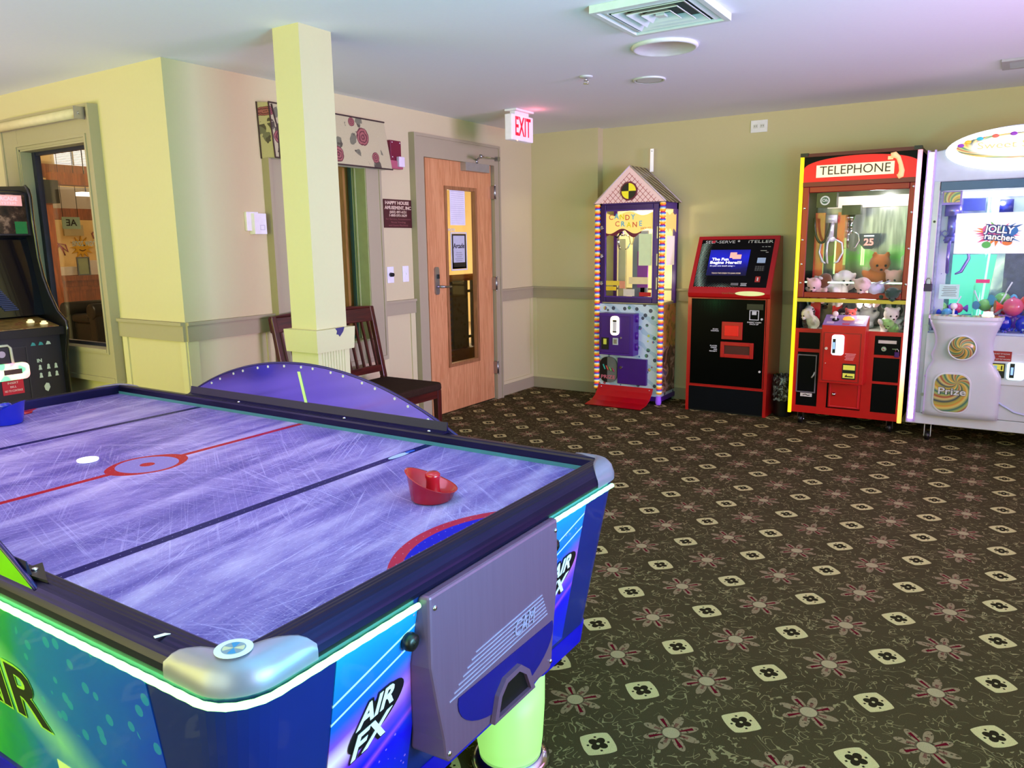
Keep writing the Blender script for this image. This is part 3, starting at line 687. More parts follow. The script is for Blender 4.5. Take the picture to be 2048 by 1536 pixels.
# cast corner caps
CAPM = P('cast_cap_metal', (144, 140, 164), .38, .5, .05)
stick = None
def profz(f):
    pz_ = [(0, .793), (.03, .799), (.10, .801), (.45, .800), (.70, .794), (.88, .783), (.97, .772), (1.0, .760)]
    for (a, za), (b_, zb_) in zip(pz_, pz_[1:]):
        if f <= b_: return za+(zb_-za)*(f-a)/(b_-a)
    return .76
for sx_, sy_ in ((1, -1), (1, 1), (-1, 1), (-1, -1)):
    fx = FX1 if sx_ > 0 else FX0; fy = FY1 if sy_ > 0 else FY0; ox = TX1 if sx_ > 0 else TX0; oy = TY1 if sy_ > 0 else TY0
    N = 28; K = 9; cxr = ox-sx_*rr; cyr = oy-sy_*rr; ext = .085; v = []
    for i in range(N+1):
        t_ = i/N; Ls = ext; La = rr*PI/2; tot = 2*Ls+La; d_ = t_*tot
        if d_ < Ls: px, py = cxr-sx_*(Ls-d_), oy
        elif d_ > Ls+La: px, py = ox, cyr-sy_*(d_-Ls-La)
        else: a = PI/2-(d_-Ls)/rr; px, py = cxr+sx_*rr*math.cos(a), cyr+sy_*rr*math.sin(a)
        # inner end of this cross-section: on the line to the field edge
        ix = min(max(px, min(fx, cxr-sx_*ext)), max(fx, cxr-sx_*ext)) if d_ < tot/2 else fx
        iy = fy if d_ < tot/2 else min(max(py, min(fy, cyr-sy_*ext)), max(fy, cyr-sy_*ext))
        w_ = max(.015, math.sin(PI*t_))**.75
        for k in range(K+1):
            f = 1-w_*(1-k/K)
            v.append((ix+(px-ix)*(f*1.02 if f > .9 else f), iy+(py-iy)*(f*1.02 if f > .9 else f), profz(f)+.005*(1 if k else -.3)))
        v.append((ix+(px-ix)*1.02, iy+(py-iy)*1.02, .750))
    m_ = K+2; b = MB(); b.add(v, [(i*m_+k, i*m_+k+1, (i+1)*m_+k+1, (i+1)*m_+k) for i in range(N) for k in range(m_-1)], CAPM, True); cp = b.build('corner_cap', tab)
    if (sx_, sy_) == (1, -1): stick = cp
b = MB(); sc_ = (-.979, .690)
b.prism(ell(*sc_, .030, .030, 32), 'xy', .806, .807, P('sticker_white', (206, 216, 222), .5)); b.prism(ell(*sc_, .019, .019, 28), 'xy', .807, .8074, P('sticker_grey', (120, 140, 160), .5))
for k in range(4):
    a = k*PI/2+.3; b.prism([sc_]+[(sc_[0]+.017*math.cos(a+j*.2), sc_[1]+.017*math.sin(a+j*.2)) for j in range(5)], 'xy', .8074, .8079, P('sticker_blue', (30, 130, 190), .5) if k % 2 else P('sticker_pale', (190, 190, 160), .5))
b.build('cap_sticker', stick)
b = MB(); b.hexa([(-1.135, .652, .7998), (-1.128, .650, .7998), (-1.118, .672, .8002), (-1.128, .668, .8002)], [(-1.135, .652, .8012), (-1.128, .650, .8012), (-1.118, .672, .8012), (-1.128, .668, .8012)], WHITE)
b.build('paint_scuff', tab)
b = MB(); b.tube([(-1.215, .6475, .7815), (-1.18, .6455, .7800), (-1.14, .6440, .7790)], [.001, .0025, .003], P('pink_scuff', (190, 40, 70), .6)); b.build('paint_scuff', tab)
# LED strips tucked below the rails
LED = emis('green_light_strip', (118, 255, 104), 5.5)
LED2 = emis('cyan_green_light_strip', (110, 255, 160), 4.5)
o_ = .004; zz = .7375
def led(path, m):
    b = MB(); n = 0; pts = []
    for (ax_, ay_), (bx_, by_) in zip(path, path[1:]):
        L = math.hypot(bx_-ax_, by_-ay_); k = max(1, int(L/.02))
        for i in range(k): pts.append((ax_+(bx_-ax_)*i/k, ay_+(by_-ay_)*i/k, zz))
    pts.append((*path[-1], zz)); b.tube(pts, [(.0066 if i % 2 else .0058) for i in range(len(pts))], m, 8); b.build('light_strip', tab)
arc = [(TX1-rr+(rr+o_)*math.cos(a), TY0+rr+(rr+o_)*math.sin(a)) for a in [(-PI/2)+PI/2*i/10 for i in range(11)]]
led([(TX0+.1, TY0-o_)]+arc+[(TX1+o_, 1.062)], LED)
led([(TX1+o_, 1.590), (TX1+o_, TY1-rr)], LED2)
led([(TX1-.12, TY1+o_), (TX0+.12, TY1+o_)], emis('lime_light_strip', (150, 255, 70), 12))
# ---- printed end panels and their lettering
nE = Vector((1, 0, -TAP/(ZT-ZB))).normalized()          # outward normal of the slanted end
def ex(z, off=0): return TX1-.004-tin(z)*.96+off
def slab(mb, y0, y1, z0, z1, m, off=.002, th=.004, yy=None):
    yb0, yb1 = yy or (y0, y1)
    mb.hexa([(ex(z0, off-th), yb0, z0), (ex(z0, off), yb0, z0), (ex(z0, off), yb1, z0), (ex(z0, off-th), yb1, z0)],
            [(ex(z1, off-th), y0, z1), (ex(z1, off), y0, z1), (ex(z1, off), y1, z1), (ex(z1, off-th), y1, z1)], m)
def endart(y0):
    m = M('end_panel_print'); x, y, z = m.pos(); u = y-y0
    sky = m.ramp(((z-.3)/.44+(m.noise(3, 2, m.pv)-.5)*.2).clamp(), [(0, rgb(0, 40, 200)), (.3, rgb(6, 6, 214)), (.62, rgb(0, 90, 200)), (1, rgb(20, 140, 220))])
    d = (z-.525-(u-.1)*.35+((u*9).sin())*.012).abs()
    glow = (1-(d/.080).clamp())**1.3; hot = (1-(d/.040).clamp())*(1-(u/.26)).clamp()
    d2 = (z-.365-(u*.5)).abs(); g2 = (1-(d2/.02).clamp())**2
    nz = m.noise(1, 3, m.vec(x*0, u*30-z*20, z*60), .6)
    col = m.mix(sky, rgb(196, 70, 214), (glow*(.7+nz*.6)).clamp()); col = m.mix(col, rgb(246, 214, 226), (hot*1.1).clamp()); col = m.mix(col, rgb(190, 80, 226), g2*.7)
    for a, off in ((.655, 0), (.615, 0)):
        dl = (z-(a-(.0)+(u-.1)*.30)).abs(); col = m.mix(col, rgb(200, 226, 246), dl.lt(.0028))
    sp = m.voro(60, m.pv); dd = X(m.nt, sp.outputs['Distance']).lt(.16)*(m.noise(7, 1, m.pv).gt(.58)); col = m.mix(col, rgb(190, 130, 240), dd*.7)
    m.base(col); m.pr(.3, coat=.3); return m.m
LOGO_W = P('logo_white', (236, 236, 246), .4); LOGO_K = P('logo_black', (8, 8, 16), .4)
def logo(mb, yc, zc, s):
    r = Vector((0, 1, 0)); n = nE; u = n.cross(r); 
    u = Vector((TAP*.96/(ZT-ZB), 0, 1)).normalized()
    c = Vector((ex(zc, .0035), yc, zc))
    R = Matrix.Rotation(.12, 3, n)
    rr_, uu_ = R @ r, R @ u
    def T(p, h): return c+rr_*p[0]+uu_*p[1]+n*h
    el = ell(.012*s, -.002*s, .085*s, .038*s, 30); Rl = Matrix.Rotation(.42, 2)
    el = [tuple(Rl @ Vector(p)) for p in el]
    mb.add([T(p, 0) for p in el]+[T(p, .0012) for p in el], [tuple(range(30, 60))]+[(i, (i+1) % 30, 30+(i+1) % 30, 30+i) for i in range(30)], LOGO_K)
    for tx, ty, sz, ww in (('AIR', .028*s, .062*s, .105*s), ('FX', -.034*s, .074*s, .115*s)):
        for mt, off, h in ((LOGO_K, .0055*s, .0014), (LOGO_W, .0018*s, .0022)):
            text(mb, tx, c+rr_*(0.006*s if ty > 0 else -.004*s)+uu_*ty+n*h, sz, 'E', mt, bold=off, w=ww+off*2, shear=.35, ext=.0004, axes=(rr_, uu_, n))
for y0, y1, yc in ((.853, 1.10, .965), (1.56, 1.79, 1.69)):
    b = MB(); slab(b, y0, y1, .30, .732, endart(y0)); pn = b.build('printed_panel', tab)
    b = MB(); logo(b, yc, .53 if yc < 1 else .535, .98); b.build('panel_logo', pn)
# ---- goal housing with the puck return
PLUM = M('plum_metal'); _x, _y, _z = PLUM.pos(); PLUM.base(PLUM.mix(rgb(114, 80, 112), rgb(126, 92, 124), PLUM.noise(1, 3, PLUM.vec(_x*3, _y*160, _z*4), .6))); PLUM.pr(.42, .35); PLUM = PLUM.m
xg = -.896
b = MB()
out = [(1.068, .752), (1.066, .60), (1.085, .50), (1.102, .42), (1.106, .375), (1.115, .362), (1.545, .362), (1.556, .375), (1.56, .42), (1.572, .50), (1.588, .60), (1.586, .752)]
top_in = [(ex(z, .0), y, z) for y, z in out]
b.hexa(top_in, [(xg, y+(.006 if y < 1.3 else -.006), z) for y, z in out], PLUM); gp = b.build('goal_housing', tab, bevel=.006)
bow = [(1.155+.0, .492)]+[(1.352+.2*math.cos(a), .478+.098*math.sin(a)) for a in [PI+PI*i/18 for i in range(19)]]+[(1.549, .492)]
bow = [(y, max(z, .372)) for y, z in bow]
b = MB(); b.prism(bow, 'yz', xg-.002, xg+.0025, NAVY); b.build('recess', gp)
hole = [(1.285, .376), (1.30, .420), (1.325, .442), (1.375, .445), (1.405, .422), (1.425, .376)]
hole_o = [(1.268, .368), (1.287, .428), (1.318, .456), (1.382, .459), (1.42, .428), (1.444, .368)]
b = MB(); n6 = 6
b.add([(xg+.002, y, z) for y, z in hole_o]+[(xg+.014, y, z) for y, z in hole_o]+[(xg+.014, y, z) for y, z in hole]+[(xg+.002, y, z) for y, z in hole],
      [(i+k*6, (i+1) % 6+k*6, ((i+1) % 6+(k+1)*6) % 24, (i+(k+1)*6) % 24) for k in range(4) for i in range(6)], PLUM); b.build('return_rim', gp)
b = MB(); b.prism(hole, 'yz', xg+.002, xg+.0045, BLACK); b.build('return_opening', gp)
ENG = P('engraved_line', (176, 160, 200), .4, .3)
b = MB()
for i in range(7):
    y0 = 1.125+i*.016; z0 = .498+i*.011; L = .40-i*.02
    p = [(y0, z0), (y0+L, z0+L*.055+.0), (y0+L, z0+L*.055+.0028), (y0, z0+.0028)]
    b.prism(p, 'yz', xg, xg+.0018, ENG)
text(b, 'CAM', (xg+.002, 1.42, .545), .055, 'E', ENG, w=.09, shear=.3, ext=.0008)
b.build('engraving', gp)
for y, z in ((1.088, .725), (1.568, .725), (1.12, .385), (1.54, .385)): b = MB(); b.sph((xg+.001, y, z), (.004, .006, .006), CHROME, 10); b.build('screw', gp)
for y in (1.045, 1.608):
    b = MB(); b.lathe([(.017, 0), (.019, .008), (.017, .018), (.010, .022), (.0001, .023)], (ex(.665, .003), y, .665), BLACK, axis='x', n=20); b.cyl((ex(.665, .02), y, .665), (ex(.665, .028), y, .665), .005, BLACK); b.build('holder_knob', tab)
# ---- long side print
def side_mat():
    m = M('side_panel_print'); x, y, z = m.pos()
    t_ = ((x+1.9)/.75).clamp(); n = m.noise(6, 4, m.pv, .6); big = m.noise(2.2, 3, m.pv)
    col = m.ramp((t_+(n-.5)*.35-(z-.5)*.35).clamp(), [(0, rgb(60, 190, 10)), (.24, rgb(10, 140, 90)), (.42, rgb(0, 110, 180)), (1, rgb(0, 60, 200))])
    d = (z-.44-(x+1.5)*-.55); sp = (1-(d.abs()/.10).clamp()); col = m.mix(col, rgb(150, 232, 150), (sp*(n*1.8)*(1-t_*.9)).clamp())
    vr = m.voro(22, m.pv); blob = X(m.nt, vr.outputs['Distance']).lt(.26)*big.gt(.5)*z.gt(.5); col = m.mix(col, rgb(50, 190, 160), blob*.3)
    m.base(col); m.pr(.32, coat=.2); return m.m
def sy(z, off=0): return TY0+.004+tin(z)*.96*TAY/TAP-off
b = MB(); z0, z1 = .30, .728
b.hexa([(-3.2, sy(z0, .002), z0), (-1.125, sy(z0, .002), z0), (-1.125, sy(z0, -.004), z0), (-3.2, sy(z0, -.004), z0)],
       [(-3.2, sy(z1, .002), z1), (-1.155, sy(z1, .002), z1), (-1.155, sy(z1, -.004), z1), (-3.2, sy(z1, -.004), z1)], side_mat()); sp = b.build('printed_panel', tab)
nS = Vector((0, -1, -TAY*.96/(ZT-ZB))).normalized(); uS = Vector((0, -TAY*.96/(ZT-ZB), 1)).normalized()
b = MB(); GLOWG = P('logo_green', (150, 206, 60), .5)
for mt, off, h in ((GLOWG, .007, .0004), (P('logo_dark_green', (4, 26, 8), .5), .002, .0014)):
    text(b, 'AIR', Vector((-1.735, sy(.52, .003), .52))+nS*h, .165, 'S', mt, bold=off, w=.37+off*2, shear=-.1, axes=(Vector((1, 0, 0)), uS, nS), ext=.0004)
b.build('panel_logo', sp)
b = MB(); zc = .36; b.hexa([(-1.56, sy(.30, .003), .30), (-1.42, sy(.30, .003), .30), (-1.42, sy(.30, 0), .30), (-1.56, sy(.30, 0), .30)], [(-1.56, sy(.40, .003), .40), (-1.42, sy(.40, .003), .40), (-1.42, sy(.40, 0), .40), (-1.56, sy(.40, 0), .40)], P('pale_green_label', (200, 226, 150), .5)); b.build('side_label', sp)
b = MB(); c_ = Vector((-.955, .70, .40))
b.add([(-.985, .672, .33), (-.958, .690, .33), (-.972, .668, .46)], [(0, 1, 2)], P('logo_pale', (110, 140, 170), .4))
# ---- curved acrylic deflector shields on both long rails
SH = M('violet_shield'); _x, _y, _z = SH.pos(); SH.base(SH.mix(rgb(136, 120, 214), rgb(156, 140, 226), SH.noise(2, 2, SH.pv))); SH.pr(.14, .92); SH.bump(SH.noise(30, 2, SH.pv), .06, .001); SH = SH.m
shpts = [(-2.24+.745*math.cos(a), 0) for a in (0,)]
R_ = 1.52; half = .745
def arc_pts(n=48):
    out_ = []
    a = math.asin(half/R_)
    for i in range(n+1):
        t_ = -a+2*a*i/n; out_.append((-2.262+R_*math.sin(t_), .788+R_*math.cos(t_)-R_*math.cos(a)))
    return out_
ar = arc_pts()
for k, (yy, side, mt) in enumerate(((2.0, 1, SH), (.652, -1, TINTG))):
    b = MB(); b.prism([(ar[-1][0], .778)]+ar[::-1]+[(ar[0][0], .778)], 'xz', yy-.004, yy+.004, mt); shd = b.build('deflector_shield', tab)
    b = MB(); b.tube([(x_, yy, z_) for x_, z_ in ar], .0055, P('shield_edging', (44, 36, 96), .25, .4)); b.build('shield_edging', shd)
    for i in range(19 if side > 0 else 0):
        f = (i+.5)/19; j = int(f*48); x_, z_ = ar[j]; dsc = MB(); dsc.cyl((x_*.985-2.262*.015, yy-.0055, z_-.012), (x_*.985-2.262*.015, yy-.0035, z_-.012), .0052, P('rivet', (206, 208, 190), .3, .4), n=10); dsc.build('rivet', shd)
    for x_ in (-2.62, -2.02, -1.62): dsc = MB(); dsc.sph((x_, yy-side*.028, .803), (.007, .007, .004), CHROME, 10); dsc.build('screw', shd)
    bb = MB(); bb.prism([(yy-side*.036, .7995), (yy-side*.036, .8025), (yy-side*.012, .806), (yy-side*.006, .835), (yy-side*.004, .835), (yy-side*.004, .7995)], 'yz', ar[0][0]+.04, ar[-1][0]-.04, P('bracket_violet', (14, 10, 52), .4, spec=.3)); bb.build('shield_bracket', shd)
    if side > 0:
        b = MB(); b.prism([(-2.283, .952), (-2.269, .953), (-2.237, .826), (-2.251, .825)], 'xz', yy-.0062, yy-.0045, P('yellow_green_tape', (196, 226, 130), .5)); b.build('tape_mark', shd)
    else:
        b = MB(); b.add([(-1.60, .655, .801), (-1.60, .705, .801), (-1.50, .665, .801), (-1.60, .655, .806), (-1.60, .705, .806), (-1.50, .665, .806)], [(0, 1, 2), (3, 4, 5), (0, 1, 4, 3), (1, 2, 5, 4), (2, 0, 3, 5)], BLACK); b.build('end_bracket', shd)
        b = MB(); b.sph((-1.575, .678, .807), (.007, .007, .004), CHROME, 12); b.build('screw', shd)
# ---- lit tapered legs
LEGM = emis('green_lit_leg', (172, 255, 130), .62, (150, 190, 120))
for kx, ky in ((1, 1), (1, -1), (-1, 1), (-1, -1)):
    cx_, cy_ = -2.227, 1.325
    T3 = Vector((cx_+kx*1.107, cy_+ky*.355, .2285)); B3 = Vector((cx_+kx*1.165, cy_+ky*.275, .016)); v = []; n = 36
    rows = [(0, .070), (.06, .086), (.22, .093), (.6, .103), (1, .108)]
    for t_, r_ in rows:
        c_ = B3+(T3-B3)*t_; v += [(c_.x+r_*math.cos(2*PI*i/n), c_.y+r_*math.sin(2*PI*i/n), c_.z) for i in range(n)]
    b = MB(); b.add(v, [(j*n+i, j*n+(i+1) % n, (j+1)*n+(i+1) % n, (j+1)*n+i) for j in range(4) for i in range(n)]+[tuple(range(n)), tuple(range(4*n, 5*n))], LEGM, True); lg = b.build('leg', tab)
    b = MB(); b.lathe([(.100, 0), (.112, .006), (.110, .018), (.096, .032), (.086, .036), (.07, .032)], (B3.x, B3.y, 0), CHROME, n=32)
    b.build('foot_ring', lg)

# mallets and pucks
def mallet(name, label, c, m, dirn, s=1, grp=None):
    t = thing(name, label, 'mallet', (c[0], c[1], FZ)); n = 40; d = Vector(dirn).normalized(); v = []
    rb, rt = .059*s, .075*s
    lay = [(rb-.004, 0, 0), (rb, .004, 0), (rt-.004, 1, 1), (rt, 1.02, 1), (rt-.006, 1, 1), (rb-.004, .016, 0), (rb-.02, .012, 0), (.0005, .012, 0)]
    for r, h, top in lay:
        for i in range(n):
            a = 2*PI*i/n; q = Vector((math.cos(a), math.sin(a))); k = q.dot(d)
            hh = h*(.052+.030*k+.006*k*k)*s if top else h
            v.append((c[0]+q.x*r, c[1]+q.y*r, FZ+.0008+hh))
    b = MB(); b.add(v, [(j*n+i, j*n+(i+1) % n, (j+1)*n+(i+1) % n, (j+1)*n+i) for j in range(len(lay)-1) for i in range(n)]+[tuple(range(n))], m, True); b.build('bowl', t)
    b = MB(); b.lathe([(.024*s, .012), (.020*s, .03), (.019*s, .060*s), (.022*s, .068*s), (.022*s, .075*s), (.016*s, .081*s), (.0001, .082*s)], (c[0]+.003, c[1]+.003, FZ), m, n=24); b.build('knob_handle', t)
REDP = P('red_gloss_plastic', (176, 16, 30), .22, coat=.3); BLUEP = P('blue_gloss_plastic', (24, 40, 190), .25, coat=.3)
mallet('air_hockey_mallet', 'red slanted-rim striker lying on the playfield near the goal crescent', (-1.245, 1.517), REDP, (-.84, -.54), .93)
mallet('air_hockey_mallet', 'blue slanted-rim striker at the left edge of the table', (-3.265, 1.375), BLUEP, (.84, .54), 1.0)
b = MB(); b.lathe([(.030, 0), (.032, .002), (.032, .006), (.029, .007), (.0001, .0065)], (-2.44, 1.248, FZ+.0005), emis('glowing_puck', (250, 250, 255), .9, (240, 240, 250)), n=32); b.build('air_hockey_puck', label='small glowing white puck on the playfield near the centre circle', cat='puck')
b = MB(); b.lathe([(.030, 0), (.032, .002), (.032, .006), (.029, .007), (.0001, .0065)], (-3.405, 1.505, FZ+.0005), REDP, n=32); b.build('air_hockey_puck', label='red puck lying just behind the blue striker', cat='puck')

# ================================================================== helpers for the machines
def bx(name, par, x0, x1, y0, y1, z0, z1, m, bevel=0, **k):
    b = MB(); b.box(x0, x1, y0, y1, z0, z1, m); return b.build(name, par, bevel=bevel, **k)
def plush(label, loc, rz, body, head=None, ear=None, patch=None, s=.1, tiltx=0, grp=None, ears='round', nose=(20, 16, 16), snout=None):
    """a stuffed animal: s is about the body radius; faces local -Y"""
    head = head or body; ear = ear or head; snout = snout or head
    R = Matrix.Rotation(rz, 4, 'Z') @ Matrix.Rotation(tiltx, 4, 'X')
    t = thing('plush_toy', label, 'plush toy', loc, rot=R, group=grp)
    def fur(c): return P('plush_%d_%d_%d' % c, c, .95, 0, .1, 30, bump=.5, sheen=.4)
    b = MB(); fb = fur(body)
    b.sph((0, 0, s*.95), (s*.85, s*.75, s*.95), fb)
    b.sph((0, -s*.08, s*2.25), (s*.80, s*.72, s*.70), fb)
    for k in (-1, 1):
        b.sph((k*s*.85, -s*.25, s*1.25), (s*.30, s*.32, s*.62), fb, rot=Matrix.Rotation(k*.7, 3, 'Y').to_euler())
        b.sph((k*s*.55, -s*.75, s*.32), (s*.33, s*.62, s*.32), fb)
        if ears == 'round': b.sph((k*s*.62, 0, s*2.86), (s*.28, s*.14, s*.28), fb)
        elif ears == 'long': b.sph((k*s*.40, .02, s*3.3), (s*.18, s*.12, s*.62), fb)
        elif ears == 'flop': b.sph((k*s*.88, 0, s*2.25), (s*.18, s*.25, s*.52), fb)
        else: b.sph((k*s*.45, 0, s*2.9), (s*.22, s*.12, s*.36), fb)
    b.build('body', t, local=True, remesh=s*.11)
    b = MB(); b.sph((0, -s*.68, s*2.08), (s*.36, s*.30, s*.27), fur(snout)); b.sph((0, -s*.97, s*2.17), (s*.12, s*.08, s*.09), P('plush_nose_%d' % nose[0], nose, .3)); b.build('muzzle', t, local=True)
    for k in (-1, 1):
        b = MB(); b.sph((k*s*.30, -s*.71, s*2.38), (s*.10, s*.07, s*.11), P('plush_eye', (8, 8, 10), .12)); b.build('eye', t, local=True)
    if patch:
        b = MB(); b.sph((s*.30, -s*.02, s*2.40), (s*.62, s*.72, s*.56), fur(patch)); b.build('head_patch', t, local=True)
        b = MB(); b.sph((0, -s*.18, s*1.0), (s*.62, s*.62, s*.72), fur(snout)); b.build('belly', t, local=True)
    return t
def caster(par, x, y, h=.1, m=None):
    c = MB(); c.cyl((x-.014, y, .034), (x+.014, y, .034), .034, BLACK, n=20); w_ = c.build('caster', par)
    c = MB(); c.prism([(y-.03, h), (y+.03, h), (y+.012, .03), (y-.012, .03)], 'yz', x-.022, x-.018, m or STEEL); c.prism([(y-.03, h), (y+.03, h), (y+.012, .03), (y-.012, .03)], 'yz', x+.018, x+.022, m or STEEL)
    c.box(x-.03, x+.03, y-.035, y+.035, h-.006, h, m or STEEL); c.cyl((x-.026, y, .034), (x+.026, y, .034), .007, CHROME, n=10); c.build('caster_fork', w_)
def claw(par, x, y, ztop, s=1.0, cm=None, hose=True):
    c = cm or CHROME; b = MB(); b.cyl((x, y, ztop), (x, y, ztop-.05*s), .035*s, c, n=20); b.cyl((x, y, ztop-.05*s), (x, y, ztop-.14*s), .02*s, c, n=16); b.cyl((x, y, ztop-.14*s), (x, y, ztop-.17*s), .028*s, c, n=16); w_ = b.build('claw', par)
    for k in range(3):
        a = k*2*PI/3+.5; ca, sa = math.cos(a), math.sin(a); b = MB()
        b.tube([(x+.02*s*ca, y+.02*s*sa, ztop-.15*s), (x+.075*s*ca, y+.075*s*sa, ztop-.18*s), (x+.085*s*ca, y+.085*s*sa, ztop-.24*s), (x+.055*s*ca, y+.055*s*sa, ztop-.30*s), (x+.03*s*ca, y+.03*s*sa, ztop-.31*s)], [.006*s, .007*s, .007*s, .008*s, .004*s], c); b.build('claw_prong', w_)
    if hose:
        b = MB(); b.tube([(x-.05*s+.05*s*math.cos(a), y-.02, ztop-.02-.16*s*abs(math.sin(a/1.0))) for a in [PI*i/12 for i in range(13)]], .008*s, BLACK); b.build('coil_hose', par)

# ================================================================== candy crane (house-shaped)
cc = thing('candy_crane', 'small purple candy crane machine with a peaked house roof', 'claw machine', (-2.806, 6.41, 0))
X0, X1, Y0, Y1 = -3.13, -2.485, 6.235, 6.585
def candyart():
    m = M('candy_print'); x, y, z = m.pos()
    vr = m.voro(17, m.pv); d = X(m.nt, vr.outputs['Distance']); n = m.noise(12, 2, m.pv)
    hue = m.ramp(m.noise(9, 0, m.pv), [(.3, rgb(30, 30, 60)), (.42, rgb(60, 130, 60)), (.5, rgb(40, 110, 160)), (.58, rgb(170, 40, 60)), (.66, rgb(200, 210, 60))], 'CONSTANT')
    st = ((z*46+x*30+n*3).sin()).gt(.55); col = m.mix(rgb(206, 226, 230), rgb(150, 190, 206), st*.6)
    col = m.mix(col, hue, d.lt(.30)*.9); m.base(col); m.pr(.35); return m.m
CANDY = candyart()
bx('cabinet', cc, X0+.02, X1-.02, Y0+.02, Y1, .06, .88, CANDY)
def sideart():
    m = M('candy_side_print'); x, y, z = m.pos()
    n = m.noise(7, 4, m.pv, .6, 1.2); drip = m.noise(1, 2, m.vec(0, y*14, z*3))
    col = m.ramp(n, [(.35, rgb(36, 14, 18)), (.48, rgb(120, 70, 60)), (.56, rgb(208, 170, 150)), (.66, rgb(70, 60, 120)), (.75, rgb(206, 196, 190))])
    gold = m.ramp(m.noise(14, 3, m.pv), [(.3, rgb(96, 70, 20)), (.5, rgb(190, 150, 60)), (.7, rgb(214, 110, 90))])
    col = m.mix(col, gold, (z+(drip-.5)*.15).gt(.50)); m.base(col); m.pr(.35); return m.m
b = MB(); b.box(X1-.02, X1-.012, Y0+.06, Y1-.015, .10, .88, sideart()); b.build('side_print', cc)
bx('base', cc, X0+.01, X1-.01, Y0+.01, Y1, .03, .07, PURPLE)
# glazed upper part
b = MB()
for x0, x1, y0, y1 in ((X0+.02, X0+.05, Y0+.02, Y0+.05), (X1-.05, X1-.02, Y0+.02, Y0+.05), (X0+.02, X0+.05, Y1-.03, Y1), (X1-.05, X1-.015, Y1-.035, Y1)): b.box(x0, x1, y0, y1, .88, 1.755, PURPLE)
b.box(X0+.02, X1-.015, Y0+.02, Y1, 1.70, 1.755, PURPLE); b.build('frame', cc)
PURPM = P('purple_metal', (66, 44, 110), .28, .6)
b = MB(); b.frame(X0+.045, X1-.055, .895, 1.745, .052, Y0-.002, Y0+.022, PURPM); dr = b.build('door', cc, bevel=.006)
b = MB(); b.frame(X0+.085, X1-.095, .94, 1.70, .012, Y0-.006, Y0, PURPLE); b.build('inner_frame', dr)
for z in (1.02, 1.22, 1.45): bx('hinge', dr, X1-.066, X1-.056, Y0-.012, Y0, z, z+.1, STEEL)
for z in (1.06, 1.30, 1.545):
    b = MB(); b.cyl((X0+.065, Y0-.02, z), (X0+.065, Y0, z), .012, CHROME); b.box(X0+.05, X0+.07, Y0-.012, Y0, z-.01, z+.02, STEEL); b.build('lock', dr)
bx('door_glass', dr, X0+.09, X1-.10, Y0+.004, Y0+.008, .945, 1.695, GLASS2)
bx('side_glass', cc, X1-.022, X1-.018, Y0+.05, Y1-.03, .70, 1.70, GLASS2)
YEL = emis('warm_lit_panel', (255, 232, 150), .62, (230, 215, 160))
b = MB(); b.box(X0+.05, X1-.05, Y1-.012, Y1-.004, .88, 1.70, YEL); b.build('lit_back_panel', cc)
b = MB(); b.box(X0+.03, X1-.03, Y0+.03, Y1-.02, .885, .90, P('pale_floor', (214, 200, 150), .6)); b.build('prize_floor', cc)
for args in (((-3.0, -2.93), 1.45, (210, 205, 180)), ((-2.86, -2.72), 1.52, (120, 130, 160)), ((-2.78, -2.74), 1.30, (190, 185, 180))):
    (a, c_), h, col = args; bx('chute_post', cc, a, c_, Y0+.19, Y0+.22, .90, h, P('inner_%d' % col[0], col, .3, .3))
bx('purple_divider', cc, -2.80, -2.70, Y0+.16, Y0+.17, 1.02, 1.34, P('violet_card', (140, 60, 170), .5))
claw(cc, -2.94, Y0+.14, 1.62, .85)
b = MB(); b.tube([(-2.86+.03*i/4, Y0+.1, 1.52-.12*math.sin(PI*i/8)) for i in range(9)], .005, P('cream_cord', (220, 205, 150), .5)); b.build('cream_cord', cc)
def banner(z, u):
    pass
b = MB()
topz = lambda u: 1.665+.018*math.sin(u*24); botz = lambda u: 1.515+.022*math.sin(u*26+1)
for i in range(24):
    x0 = X0+.092+(X1-X0-.194)*i/24; x1 = X0+.092+(X1-X0-.194)*(i+1)/24
    b.add([(x0, Y0+.002, botz(x0)), (x1, Y0+.002, botz(x1)), (x1, Y0+.002, topz(x1)), (x0, Y0+.002, topz(x0)), (x0, Y0+.0035, botz(x0)), (x1, Y0+.0035, botz(x1)), (x1, Y0+.0035, topz(x1)), (x0, Y0+.0035, topz(x0))], [(0, 1, 2, 3), (7, 6, 5, 4), (0, 4, 5, 1), (2, 6, 7, 3)], emis('banner_yellow', (255, 220, 120), .45, (236, 206, 110)))
    if i < 18: b.add([(x0, Y0+.0015, botz(x0)-.028*abs(math.sin(x0*22))-.006), (x1, Y0+.0015, botz(x1)-.028*abs(math.sin(x1*22))-.006), (x1, Y0+.0015, botz(x1)+.001), (x0, Y0+.0015, botz(x0)+.001)], [(0, 1, 2, 3)], P('banner_maroon', (110, 14, 50), .5))
bn = b.build('banner', dr)
b = MB(); cols = [(226, 130, 90), (90, 190, 220), (250, 240, 20), (226, 110, 70), (120, 200, 220), (250, 180, 60)]
for i, ch in enumerate('CANDY'): text(b, ch, (-2.985+i*.052, Y0+.0015, 1.635+.006*math.sin(i*1.5)), .062, 'S', P('let%d' % i, cols[i], .5), bold=.001)
for i, ch in enumerate('CRANE'): text(b, ch, (-2.925+i*.055, Y0+.0015, 1.572+.006*math.sin(i*1.5+1)), .062, 'S', P('let%d' % i, cols[(i+2) % 5], .5), bold=.001)
text(b, 'HOUSE', (-2.655, Y0+.0015, 1.535), .03, 'S', P('let3', (226, 110, 70), .5)); b.build('lettering', bn)
